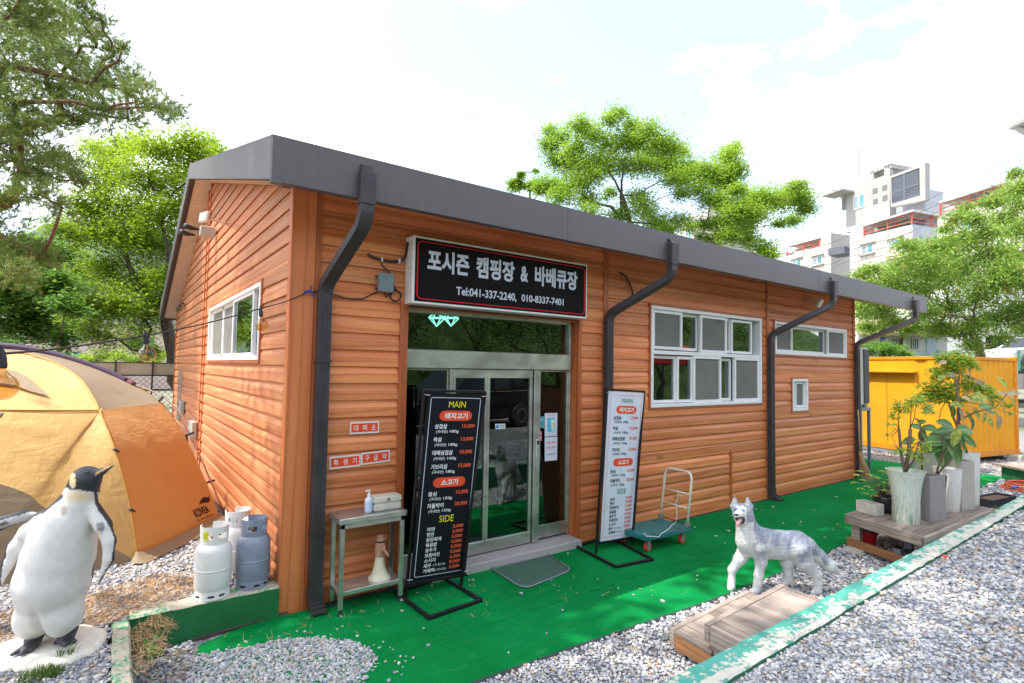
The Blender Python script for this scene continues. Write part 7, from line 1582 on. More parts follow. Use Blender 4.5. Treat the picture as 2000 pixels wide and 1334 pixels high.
# ------------------------------------------------------------------ red parasol and dark car standing behind the viewer's side of the lot (seen mirrored in the glass)
ps = thing('parasol', 'red parasol standing on the parking gravel, seen mirrored in the big window', 'parasol', (11.4, -5.2, ZR)); mb = MB(); c = Vector((11.4, -5.2, ZR)); mb.lathe([(.001, 2.55), (.5, 2.42), (1.1, 2.22), (1.45, 2.02), (1.45, 1.86), (1.44, 1.86), (1.43, 2.0), (1.08, 2.2), (.001, 2.52)], c, 8); mb.build('canopy', plain('parasol_red', (.55, .02, .015), .7), ps)
mb = MB(); mb.tube([c, c+Vector((0, 0, 2.6))], .022, 8); mb.lathe([(.28, 0), (.28, .06), (.04, .09)], c, 16); mb.build('pole', M['steel_dark'], ps)
def car(label, loc, rz, paint, L=4.6, Wd=1.82, H=1.66, name='parked_car', group=None):
    th = thing(name, label, 'car', loc); T_ = Matrix.Translation(Vector(loc)) @ Matrix.Rotation(rz, 4, 'Z')
    def loft(profile, half, name, mat, parent=th, bev=.05):
        mb = MB(); v = []
        for s_ in (-1, 1):
            for x, z, k_ in profile: v.append(T_ @ Vector((x, s_*half*k_, z)))
        n = len(profile); mb.add(v, [tuple(range(n)), tuple(range(n, 2*n))[::-1]]+[(i, (i+1) % n, n+(i+1) % n, n+i) for i in range(n)]); return mb.build(name, mat, parent, bevel=bev, seg=2)
    h = L/2
    body = loft([(-h, .45, .93), (-h+.05, .28, .95), (h-.1, .25, .95), (h, .42, .90), (h-.04, .72, .92), (h-.25, .90, .95), (h-1.05, 1.02, .98), (-h+.25, 1.05, .98), (-h+.04, .85, .95)], Wd/2, 'body', paint)
    loft([(h-1.25, .99, .96), (h-1.95, H-.04, .78), (h-2.4, H, .76), (-h+.75, H-.02, .76), (-h+.30, 1.03, .94)], Wd/2, 'cabin', M['car_glass'], bev=.04)
    loft([(h-1.92, H-.06, .79), (h-2.4, H+.012, .77), (-h+.72, H-.005, .77), (-h+.62, H-.10, .79)], Wd/2, 'roof', paint, bev=.02)
    for s_ in (-1, 1):
        for x0_, x1_, z0_, z1_ in ((h-1.30, h-1.98, 1.0, H-.05), (h-2.62, h-2.66, 1.0, H-.05), (-h+1.20, -h+1.14, 1.0, H-.05), (-h+.34, -h+.74, 1.0, H-.05)):
            mb = MB(); mb.bar(T_ @ Vector((x0_, s_*Wd/2*.965, z0_)), T_ @ Vector((x1_, s_*Wd/2*.795, z1_)), .07, .05, tuple(T_.to_3x3() @ Vector((1, 0, 0)))); mb.build('pillar', paint, body)
        mb = MB(); mb.bar(T_ @ Vector((h-1.2, s_*Wd/2*.975, 1.02)), T_ @ Vector((-h+.35, s_*Wd/2*.975, 1.04)), .02, .025); mb.build('trim_strip', plain('chrome', (.6, .6, .6), .2, .9, bump=0) if 'chrome' not in bpy.data.materials else bpy.data.materials['chrome'], body)
        for x in (h-.88, -h+.92):
            w_ = T_ @ Vector((x, s_*(Wd/2-.10), .34)); R_ = T_.to_3x3().to_4x4() @ Matrix.Rotation(math.radians(90), 4, 'X'); mb = MB(); mb.lathe([(.22, -.11), (.33, -.11), (.345, -.08), (.345, .08), (.33, .11), (.22, .11)], (0, 0, 0), 28, T=R_); mb.v = [v+w_ for v in mb.v]; tyre = mb.build('tyre', M['black'], th, smooth=True)
            mb = MB(); mb.lathe([(.215, -.10), (.20, -.112), (.05, -.10), (.05, .10), (.20, .112), (.215, .10)], (0, 0, 0), 20, T=R_); mb.v = [v+w_ for v in mb.v]; mb.build('rim', M['stainless'], tyre, smooth=True)
        mb = MB(); mb.box((h-.30, s_*(Wd/2-.42), .66), (h-.02, s_*(Wd/2-.10), .80), T=T_); mb.build('headlight', M['glass_lamp'], th, bevel=.03); mb = MB(); mb.box((-h+.0, s_*(Wd/2-.34), .82), (-h+.10, s_*(Wd/2-.08), 1.0), T=T_); mb.build('tail_light', M['tail'], th, bevel=.02)
        mb = MB(); mb.box((h-1.62, s_*(Wd/2-.02), 1.0), (h-1.45, s_*(Wd/2+.17), 1.12), T=T_); mb.build('mirror', paint, th, bevel=.03)
    return th
M['car_glass'] = plain('car_window', (.02, .025, .03), .06, var=0, bump=0); M['glass_lamp'] = plain('lamp_glass', (.7, .72, .75), .1, bump=0); M['tail'] = plain('tail_red', (.4, .01, .01), .2, bump=0)
car('black car parked on the gravel opposite, seen mirrored in the glass door', (6.8, -8.3, ZR), math.radians(170), plain('car_black', (.012, .012, .016), .15, var=0, bump=0))
# ------------------------------------------------------------------ apartment blocks up the slope
AE1 = Vector((.27, .963, 0)).normalized(); AN = Vector((-.963, .27, 0)).normalized(); AE2 = -AN; UPV = Vector((0, 0, 1))
t = NT('apartment_tiles'); o = t.gpos(); n = t.noise(o, .6, 5); n2 = t.noise(o, 5, 4)
t.set(color=t.mix(1., t.mix(n, (.50, .47, .44), (.60, .57, .54)), t.ramp(n2, [(.3, .92), (.7, 1.)]), 'MULTIPLY'), rough=.8); M['apt'] = t.mat
M['aptband'] = plain('apartment_band', (.46, .38, .33), .8, var=.1, scale=1, bump=0); M['aptcon'] = plain('apartment_concrete', (.36, .35, .335), .85, var=.12, scale=.5, bump=.1, bscale=8); M['aptgrey'] = plain('apartment_side', (.42, .43, .47), .8, var=.1, scale=.5, bump=0)
M['aptwhite'] = plain('apartment_white', (.60, .60, .58), .7, var=.05, scale=1, bump=0); M['aptred'] = plain('apartment_rail_red', (.60, .10, .07), .6, var=.08, bump=0); M['aptgreen'] = plain('apartment_green', (.22, .42, .34), .6, var=.15, scale=1, bump=0); M['aptglass'] = plain('apartment_glass', (.10, .30, .34), .12, var=.4, scale=.6, bump=0); M['aptpale'] = plain('apartment_curtain', (.24, .30, .34), .4, var=.15, scale=.8, bump=0); M['recess'] = plain('recess_shadow', (.16, .16, .165), .9, bump=0); M['louver'] = plain('louver_grey', (.10, .11, .14), .5, bump=0)
class Facade:
    def __init__(s, th, anchor): s.th = th; s.p0 = anchor
    def q(s, px, py, o=0.): return PV(px, py, s.p0+AN*o, AN)
    def slab(s, name, pts, depth, mat, o=0., parent=None):
        mb = MB(); mb.prism([s.q(*p, o) for p in pts], AE2*depth); return mb.build(name, mat, parent or s.th)
    def line(s, name, a, b, w, d, mat, o=0., parent=None):
        mb = MB(); mb.bar(s.q(*a, o), s.q(*b, o), d, w, UPV); return mb.build(name, mat, parent or s.th)
    def window(s, x0, x1, y0, y1, sl=-.23, split=True, hood=True):
        """pixel box at its left edge, sl = slope of horizontal lines there"""
        f = lambda x, y: (x, y+sl*(x-x0)); mb = MB(); mb.prism([s.q(*f(x0, y0), .06), s.q(*f(x1, y0), .06), s.q(*f(x1, y1), .06), s.q(*f(x0, y1), .06)], AE2*.12); w = mb.build('window', M['aptwhite'], s.th)
        g = (x1-x0)*.09; xs = [(x0+g, (x0+x1)/2-g*.5), ((x0+x1)/2+g*.5, x1-g)] if split else [(x0+g, x1-g)]
        for i, (a, b) in enumerate(xs):
            mb = MB(); h = (y1-y0)*.09; mb.prism([s.q(*f(a, y0+h), .075), s.q(*f(b, y0+h), .075), s.q(*f(b, y1-h), .075), s.q(*f(a, y1-h), .075)], AE2*.02); mb.build('pane', M['aptglass'] if i else M['aptpale'], w)
        if hood:
            for y in (y0-2.2, y1+1.4): mb = MB(); mb.bar(s.q(*f(x0-3, y), .12), s.q(*f(x1+3, y), .12), .3, .10, UPV); mb.build('sill', M['aptband'], w)
def bands(F, x0, x1, ys, sl, mat, xref=None):
    for y in ys: F.line('band', (x0, y+sl(y)*(x0-(xref or x0))), (x1, y+sl(y)*(x1-(xref or x0))), .045, .05, mat, .03)
slp = lambda y: -(725-y)/1150.   # convergence of the facade lines at the near edge px 1782
def rail(F, posts, base, topy, n=3, parent=None):
    """posts: list of (px, ybase, ytop)"""
    for (a, yb, yt) in posts: F.line('railing_post', (a, yb), (a, yt), .13, .13, M['aptred'], .05)
    for k in range(n):
        fr = (k+.6)/n
        for i in range(len(posts)-1):
            (a, yb, yt), (c, yb2, yt2) = posts[i], posts[i+1]; F.line('railing', (a, yb+(yt-yb)*fr), (c, yb2+(yt2-yb2)*fr), .09, .06, M['aptred'], .05)
# block B with its tower
bB = thing('apartment_block', 'pale tiled apartment block with red roof railing below the louvred tower', 'building', P(1782, 640, d=62)); FB = Facade(bB, P(1782, 640, d=62))
FB.slab('wall', [(1660, 444), (1686.5, 436.5), (1686.5, 461), (1782, 438), (1782, 760), (1660, 760)], 9, M['apt'])
e = FB.q(1782, 438); mb = MB(); mb.prism([FB.q(1782, 438)-AE1*.02, FB.q(1782, 760)-AE1*.02, FB.q(1782, 760)-AE1*.02+AE2*9, FB.q(1782, 438)-AE1*.02+AE2*9], AE1*.01); mb.build('side_wall', M['aptgrey'], bB)
for y in (455, 470, 485, 500, 515, 530, 548, 566): bands(FB, 1661, 1781, [y], lambda q: -(725-q)/1180., M['aptband'], 1661) if False else FB.line('band', (1661, 725-(725-y)*.88), (1781, y-2), .04, .05, M['aptband'], .03) if y > 450 else None
for x in (1676, 1705, 1735, 1765): FB.line('band', (x, 760), (x, 466 if x < 1700 else 725-(725-450)*(1-(1765-x)/1180*.9)+2), .035, .05, M['aptband'], .028)
FB.window(1681, 1706, 480, 498); FB.window(1733, 1762, 470, 500, -.22); FB.window(1680, 1704, 531, 550); FB.window(1735, 1762, 524, 548, -.18)
for k in range(5): FB.line('balcony_rail', (1727, 489+k*4.2), (1764, 482+k*4.4), .10, .10, plain('yellow_rail', (.60, .58, .30), .6) if k == 0 else bpy.data.materials['yellow_rail'], .7)
rail(FB, [(1687.5, 461, 440), (1734, 449, 427), (1781, 437, 413)], 0, 0)
o1 = FB.q(1781, 437, .05); o1t = FB.q(1781, 413, .05); hh = (o1t-o1).length
for k in range(3): mb = MB(); mb.bar(o1+UPV*hh*(k+.6)/3, o1+UPV*hh*(k+.6)/3+AE2*7, .06, .09); mb.build('railing', M['aptred'], bB)
for a in (3.4, 6.9): mb = MB(); mb.bar(o1+AE2*a, o1+AE2*a+UPV*hh, .13, .13); mb.build('railing_post', M['aptred'], bB)
FB.slab('canopy', [(1687, 438.5), (1783, 409), (1783, 412.5), (1687, 441.5)], 8, M['aptwhite'], .5)
FB.slab('roof_room', [(1702, 447), (1776, 424), (1776, 437), (1702, 458)], 3, M['aptgrey'], -2.2); FB.slab('green_panel', [(1690, 452), (1778, 425), (1778, 436), (1690, 458)], .1, M['aptgreen'], -1.9)
bT_ = thing('apartment_tower', 'grey concrete rooftop tower with a big dark louvred opening', 'building', P(1740, 640, d=66)); FT_ = Facade(bT_, P(1740, 640, d=66)); z_ = lambda x, y: (1600+x/5, 300+y/5)
w1 = FT_.slab('wall', [z_(262, 268), z_(505, 172), z_(505, 262), z_(262, 360)], 7, M['aptcon'])
FT_.slab('wall', [z_(262, 360), z_(690, 190), z_(690, 640), z_(262, 775)], 7, M['aptcon'], -.01)
for a in ((505, 172, 530, 262), (635, 122, 690, 205)): x0_, y0_, x1_, y1_ = a; sl_2 = -.39; FT_.slab('roof_post', [z_(x0_, y0_), z_(x1_, y0_+sl_2*(x1_-x0_)), z_(x1_, y1_), z_(x0_, y1_+4)], .6, M['aptcon'])
FT_.slab('roof_beam', [z_(500, 176), z_(705, 92), z_(705, 118), z_(500, 200)], .7, M['aptcon']); p_ = FT_.q(*z_(705, 92)); mb = MB(); mb.prism([p_, p_+AE2*6.5, p_+AE2*6.5-UPV*.55, p_-UPV*.55], AE1*.5); mb.build('roof_beam', M['aptcon'], bT_)
for k in range(5): p_ = FT_.q(*z_(530+36*k, 172-14*k)); mb = MB(); mb.bar(p_, p_+AE2*6.5, .12, .35); mb.build('roof_slat', M['aptcon'], bT_)
FR = [z_(690, 222), z_(1035, 86), z_(1036, 455), z_(700, 520)]; IN = [z_(702, 240), z_(978, 138), z_(982, 410), z_(708, 492)]
mb = MB(); A_ = [FT_.q(*p, 1.0) for p in FR]; B_ = [FT_.q(*p, 1.0) for p in IN]; A2 = [v+AE2*.8 for v in A_]; B2 = [v+AE2*.8 for v in B_]
mb.add(A_+B_+A2+B2, [(i, (i+1) % 4, 4+(i+1) % 4, 4+i) for i in range(4)]+[(8+i, 12+i, 12+(i+1) % 4, 8+(i+1) % 4) for i in range(4)]+[(i, 8+i, 8+(i+1) % 4, (i+1) % 4) for i in range(4)]+[(4+i, 4+(i+1) % 4, 12+(i+1) % 4, 12+i) for i in range(4)]); mb.build('screen_frame', M['aptcon'], bT_)
lv = [FT_.q(*p, .8) for p in IN]
for k in range(17):
    t_ = (k+.3)/17.; a = lv[0].lerp(lv[3], t_); b = lv[1].lerp(lv[2], t_); mb = MB(); mb.bar(a, b, .25, .15 if k < 10 else .32); mb.build('louvre', M['louver'], bT_)
mb = MB(); a = lv[0].lerp(lv[1], .5); b = lv[3].lerp(lv[2], .5); mb.bar(a+AN*.1, b+AN*.1, .3, .12, AN); mb.build('mullion', M['louver'], bT_)
FT_.slab('wall', [z_(690, 500), z_(1036, 445), z_(1036, 560), z_(690, 640)], 6, M['aptgrey'], -1.)
mb = MB(); p_ = FT_.q(*z_(1036, 340), -2); mb.prism([p_, p_+AE2*3.2, p_+AE2*3.2-UPV*14, p_-UPV*14], AE1*3); mb.build('wall', M['aptgrey'], bT_)
for x, y in ((522, 345), (615, 315), (525, 450), (618, 415)): FT_.slab('recess', [z_(x, y), z_(x+45, y-15), z_(x+45, y+35), z_(x, y+50)], .05, M['louver'] if 0 else M['recess'], .03)  # raised plates, the shade of square recesses put into their dark colour
f_ = FT_; f_.window(1666, 1689, 384, 411, -.33, hood=False)
p_ = [FT_.q(*z_(*q), 0) for q in ((262, 372), (262, 400))]; mb = MB(); a = FT_.q(*z_(345, 376), 0); b = FT_.q(*z_(250, 410), 0)
mb.prism([a, b+AE1*1.5, b+AE1*1.5+AN*2.4, a+AN*2.4], UPV*.2); mb.build('side_canopy', M['aptcon'], bT_)
mb = MB(); b_ = FT_.q(*z_(262, 430), 0); mb.prism([b_, b_+AN*1.8+UPV*.9, b_+UPV*.9, b_-UPV*1.6], AE1*.6); mb.build('bracket', M['aptcon'], bT_)
an = thing('antenna', 'thin television antenna standing on the apartment tower roof', 'antenna', FT_.q(1677, 344, -2)); g = lambda x, y: FT_.q(x, y, -2)
mb = MB(); mb.bar(g(1677, 346), g(1677, 290), .10, .10, AN); mb.build('mast', plain('antenna_rust', (.30, .20, .20), .6), an)
for a, b in (((1662, 304), (1694, 311)), ((1668, 292), (1692, 297)), ((1668, 289), (1669, 296)), ((1677, 322), (1690, 308)), ((1664, 302), (1665, 307))): mb = MB(); mb.bar(g(*a), g(*b), .06, .06, AN); mb.build('element', bpy.data.materials['antenna_rust'], an)
# block C nearer on the right
bC_ = thing('apartment_block', 'pale tiled apartment block with a long red roof railing at the right edge', 'building', P(1950, 640, d=44)); FC = Facade(bC_, P(1950, 640, d=44))
FC.slab('wall', [(1831, 424), (1959, 391), (1959, 353), (2080, 312), (2080, 760), (1831, 760)], 9, M['apt'])
for y in (448, 466, 484, 502, 520, 540, 562, 590, 620): FC.line('band', (1832, 725-(725-y)*.97), (2079, 725-(725-y)*1.24), .04, .05, M['aptband'], .03)
for x in (1860, 1892, 1926, 1962, 2000): FC.line('band', (x, 760), (x, 428), .035, .05, M['aptband'], .028)
FC.window(1877, 1897, 436, 462, -.27); FC.window(1948, 1972, 424, 450, -.28); FC.window(1965, 1995, 552, 580, -.15); FC.window(1880, 1900, 520, 545, -.2)
for k in range(4): FC.line('balcony_rail', (1850, 459+k*3.4), (1902, 448+k*3.6), .07, .07, M['aptwhite'], .6)
rail(FC, [(1836.5, 421, 396), (1895, 405, 379), (1958, 391, 360)], 0, 0); FC.slab('canopy', [(1835, 393), (1960, 352), (1960, 357), (1835, 397)], 6, M['aptwhite'], .5); FC.slab('green_panel', [(1850, 414), (1950, 384), (1950, 392), (1850, 418)], .1, M['aptgreen'], -1.9); FC.slab('roof_room', [(1845, 402), (1866, 396), (1866, 412), (1845, 418)], 3, M['aptgrey'], -2.2)
bE = thing('apartment_tower', 'corner of a slatted concrete roof canopy jutting in at the upper right edge', 'building', P(2040, 300, d=44)); a = P(1969, 252, d=46); b = P(2040, 218, d=40); mb = MB(); mb.prism([a, b, b+AE2*5, a+AE2*3.4+AE1*-.2], UPV*.28); mb.build('roof_canopy', M['aptcon'], bE)
mb = MB(); a2 = P(1984, 257, d=45); mb.prism([a2, P(2050, 240, d=42), P(2050, 275, d=42), P(2006, 268, d=44)], AE2*1.); mb.build('bracket', M['aptcon'], bE); mb = MB(); q = P(2060, 300, d=44); mb.prism([q, q+AE2*8, q+AE2*8-UPV*20, q-UPV*20], AE1*-6); mb.build('wall', M['aptcon'], bE)
# block D farther left
bD = thing('apartment_block', 'pale apartment block with red railing just above the eave, left of the tower', 'building', P(1623, 560, d=78)); FD = Facade(bD, P(1623, 560, d=78))
FD.slab('wall', [(1533.5, 501), (1602, 481), (1602, 459.5), (1623, 454.5), (1623, 720), (1533.5, 720)], 10, M['apt']); mb = MB(); c0_ = FD.q(1623, 454.5)-AE1*.02; mb.prism([c0_, c0_+AE2*8.5, c0_+AE2*8.5-UPV*20, c0_-UPV*20], AE1*.01); mb.build('side_wall', M['aptband'] if False else plain('apt_side2', (.50, .47, .45), .8), bD)
rail(FD, [(1537, 500, 483), (1568.7, 491, 475), (1601, 481, 469)], 0, 0); FD.slab('canopy', [(1537, 480), (1601, 463), (1601, 465), (1537, 482)], 6, M['aptwhite'], .3); FD.slab('green_panel', [(1545, 490), (1600, 474), (1600, 480), (1545, 495)], .1, M['aptgreen'], -1.5)
for y in (475, 488, 501, 515): FD.line('band', (1603, y+3), (1622, y-1), .05, .05, M['aptband'], .03)
for y in (512, 526): FD.line('band', (1535, y+18), (1601, y), .05, .05, M['aptband'], .03)
FD.window(1547, 1565, 509, 524, -.24); FD.window(1586, 1606, 503, 519, -.24)
mb = MB(); c1 = P(1642, 492, d=73); mb.box((c1.x-1.3, c1.y-1, c1.z-.5), (c1.x+1.3, c1.y+1, c1.z+.45)); mb.build('entry_hood', M['louver'], bD)
bF = thing('apartment_block', 'low grey flat roofed block end peeping over the eave left of the railing', 'building', P(1520, 560, d=95)); FF = Facade(bF, P(1530, 560, d=95)); FF.slab('wall', [(1500, 498), (1535, 494), (1535, 640), (1500, 640)], 6, M['aptgrey']); FF.slab('parapet', [(1499, 496), (1536, 492), (1536, 495), (1499, 499)], 6.1, M['aptcon'], .05)
bG_ = thing('apartment_tower', 'distant pale apartment tower seen through the middle tree', 'building', P(1365, 560, d=100)); FG = Facade(bG_, P(1395, 560, d=100)); FG.slab('wall', [(1328, 430), (1352, 420), (1396, 404), (1404, 420), (1404, 600), (1328, 600)], 8, M['aptcon']); FG.window(1338, 1350, 452, 470, -.3, hood=False); FG.slab('roof_slot', [(1362, 412), (1372, 408), (1372, 417), (1362, 421)], .1, M['aptgrey'], .05); FG.slab('roof_slot', [(1376, 407), (1392, 401), (1392, 410), (1376, 416)], .1, M['aptgrey'], .05)
FG.line('railing', (1420, 486), (1475, 497), .2, .1, M['aptred'], .1)
# overhead wires
wr = thing('overhead_wires', 'three dark power lines sloping across the apartment blocks', 'power line', P(1800, 420, d=38))
for pts in (((2060, 272), (2000, 301), (1818, 387), (1600, 486), (1480, 538)), ((2060, 290), (2000, 319), (1836, 397), (1600, 505), (1480, 556)), ((2060, 313), (1980, 344), (1800, 428), (1666, 495), (1560, 548)), ((1990, 352), (1860, 415), (1720, 480), (1600, 535))): mb = MB(); mb.tube([P(*p, d=38+i*3) for i, p in enumerate(pts)], .022, 5); mb.build('wire', plain('power_wire', (.05, .06, .09), .6) if 'power_wire' not in bpy.data.materials else bpy.data.materials['power_wire'], wr)

# ------------------------------------------------------------------ white house, far right
hs_ = thing('white_house', 'white weatherboard house with barred windows and a blue number plate behind the container', 'building', P(1760, 690, d=30)); y0 = P(1760, 690, d=30).y
HP = lambda px, py, o=0: P(px, py, y=y0-o)
HR = lambda px, py, o=0: PV(px, py, P(1760, 690, d=30)-Vector((_f.x, _f.y, 0))*o, (_f.x, _f.y, 0))
def hb(name, x0, x1, y0_, y1_, dep, mat, o=0, parent=None):
    mb = MB(); mb.prism([HR(x0, y0_, o), HR(x1, y0_, o), HR(x1, y1_, o), HR(x0, y1_, o)], Vector((_f.x, _f.y, 0))*dep); return mb.build(name, mat, parent or hs_)
hb('wall', 1676, 1850, 652, 730, 5, M['aptwhite'])
for i in range(9): hb('weatherboard', 1677, 1849, 656+5*i, 657+5*i, .02, plain('board_shadow', (.55, .56, .58), .8) if i == 0 else bpy.data.materials['board_shadow'], .02)  # grey strips paint the shadow lines under the lapped boards
mb = MB(); a, b = HR(1690, 655, .5), HR(1862, 655, .5); mb.prism([a, b, b+UPV*1.0+Vector((_f.x, _f.y, 0))*3, a+UPV*1.1+Vector((_f.x, _f.y, 0))*3], UPV*.15); mb.build('roof', plain('tile_roof', (.32, .22, .17), .8, var=.3), hs_)
for x in (1738, 1774):
    w_ = hb('window', x, x+23, 660, 683, .1, M['aptwhite'], .08); hb('pane', x+3, x+21, 662, 681, .03, plain('dark_blue_glass', (.03, .08, .12), .2) if x == 1738 else bpy.data.materials['dark_blue_glass'], .10, w_)
    for k in range(5): hb('bar', x+4+3.8*k, x+4.8+3.8*k, 662, 681, .02, M['aptwhite'], .14, w_)
pl_ = hb('number_plate', 1720.5, 1728.5, 661, 668, .02, flat('plate_blue', (.01, .12, .55)), .05); mb = MB(); mb.add([HR(1720.5, 661, .052), HR(1724.5, 658, .052), HR(1728.5, 661, .052)], [(0, 1, 2)]); mb.build('plate_top', bpy.data.materials['plate_blue'], pl_)
mb = MB(); letter(mb, lambda u, v: HR(1721.6+5.8*u, 667-4.4*v, .075), '92', 0, 1, 0, 1, .03); mb.build('number', flat('plate_digits', (.8, .8, .8)), pl_)
hb('downpipe', 1760.5, 1764, 652, 700, .1, plain('brown_pipe', (.13, .08, .07), .7), .12); hb('blue_door', 1810, 1829, 660, 700, .05, plain('pale_blue_door', (.40, .48, .62), .6), .06)
h2 = thing('white_building', 'white building with a dark open ground floor at the right edge behind the trees', 'building', P(1960, 680, d=34)); A1 = P(1860, 690, d=36); nrm2 = Vector((_f.x, _f.y, 0))
Q2 = lambda px, py, o=0: PV(px, py, A1-nrm2*o, nrm2)
def h2b(name, x0, x1, ya, yb, dep, mat, o=0): mb = MB(); mb.prism([Q2(x0, ya, o), Q2(x1, ya, o), Q2(x1, yb, o), Q2(x0, yb, o)], nrm2*dep); return mb.build(name, mat, h2)
h2b('wall', 1850, 2100, 560, 652, 6, M['aptwhite']); h2b('wall', 1850, 1925, 652, 730, 6, M['aptwhite'], -.02); h2b('recess', 1925, 2100, 652, 730, 5, plain('dark_recess', (.05, .05, .055), .8), -1.); h2b('beam', 1925, 2100, 648, 656, .4, M['aptcon'], .1); h2b('column', 1972, 1988, 656, 730, .4, M['aptwhite'], .0); h2b('sign_panel', 1962, 1978, 560, 572, .1, M['aptred'], .1)
# green wire fence on concrete posts
gf = thing('wire_fence', 'pale green welded wire fence behind the yellow container', 'fence', P(1850, 696, d=27)); mm = plain('fence_green', (.20, .52, .40), .5, var=.1, bump=0); dF = 26.; mb = MB()
GP = lambda px, py: PV(px, py, P(1850, 696, d=dF), nrm2)
a, b = GP(1700, 688), GP(2050, 682)
for k in range(6): mb.bar(GP(1700, 688+3.2*k), GP(2050, 683+3.2*k), .012, .012)
for k in range(120): x = 1700+350*k/119; mb.bar(GP(x, 688-5*(x-1700)/350), GP(x, 720), .008, .008)
o = mb.build('mesh', mm, gf); o['kind'] = 'stuff'
for x in (1767, 1831, 1905, 1990): mb = MB(); mb.bar(GP(x, 724), GP(x, 684), .075, .075); mb.build('post', mm, gf)
cp = P(2000, 700, z=.02); c_ = P(2010, 690, d=31); car('white car parked behind the wire fence at the right edge', (c_.x, c_.y, c_.z-.75), math.radians(155), plain('car_white', (.75, .75, .76), .2, var=0, bump=0)); 
# ------------------------------------------------------------------ brick house behind the lattice, left; hills
bh = thing('brick_house', 'pale pink brick house with a long low window behind the left trees', 'building', P(220, 700, d=38)); A3 = P(220, 700, d=38); n3_ = Vector((-.12, .99, 0)).normalized()
t = NT('pink_brick'); o = t.n('TexBrick', {'Vector': t.map(t.gpos(), (1, 1, 1), rot=(math.radians(90), 0, 0)), 'Color1': (.58, .44, .38, 1), 'Color2': (.50, .36, .31, 1), 'Mortar': (.6, .55, .5, 1), 'Scale': 3.2}); t.set(color=o.outputs[0], rough=.9); M['brick'] = t.mat
Q3 = lambda px, py, o=0: PV(px, py, A3-n3_*o, n3_)
def b3(name, x0, x1, ya, yb, dep, mat, o=0, parent=None): mb = MB(); mb.prism([Q3(x0, ya, o), Q3(x1, ya, o), Q3(x1, yb, o), Q3(x0, yb, o)], n3_*dep); return mb.build(name, mat, parent or bh)
b3('wall', 60, 420, 632, 760, 8, M['brick']); b3('roof', 54, 426, 624, 633, 8.5, M['aptcon'], .3)
for x0, x1, ya, yb in ((113, 160, 687, 697), (177, 188, 700, 713), (250, 300, 660, 676)): w_ = b3('window', x0, x1, ya, yb, .2, M['louver'], .08); b3('pane', x0+1.5, x0+(x1-x0)*.25, ya+1.5, yb-1.5, .05, M['aptpale'], .12, w_); b3('pane', x0+(x1-x0)*.3, x1-1.5, ya+1.5, yb-1.5, .05, M['aptglass'], .12, w_)
mb = MB(); n = 60; ridge = []
for i in range(n):
    a = -1.05+2.9*i/n; R_ = 900; x, y = CAM.x+R_*math.sin(a), CAM.y+R_*math.cos(a); h = 150+40*math.sin(i*.33)+22*math.sin(i*.9+1)+8*math.sin(i*2.3)
    if i > 22: h *= max(.02, 1-(i-22)/8.)
    ridge.append((x, y, h))
v = []; f = []
for i, (x, y, h) in enumerate(ridge):
    d = Vector((x-CAM.x, y-CAM.y, 0)).normalized(); v += [Vector((x, y, -5))-d*350, Vector((x, y, h*.55))-d*150, Vector((x, y, h)), Vector((x, y, -5))+d*300]
for i in range(n-1):
    for k in range(3): f.append((4*i+k, 4*i+4+k, 4*i+5+k, 4*i+1+k))
mb.add(v, f); t = NT('forest_hill'); n1 = t.noise(t.gpos(), .05, 6, .7); t.set(color=t.mix(n1, (.03, .06, .03), (.07, .11, .06)), rough=1.); o = mb.build('hills', t.mat, smooth=True); setp(o, kind='structure')
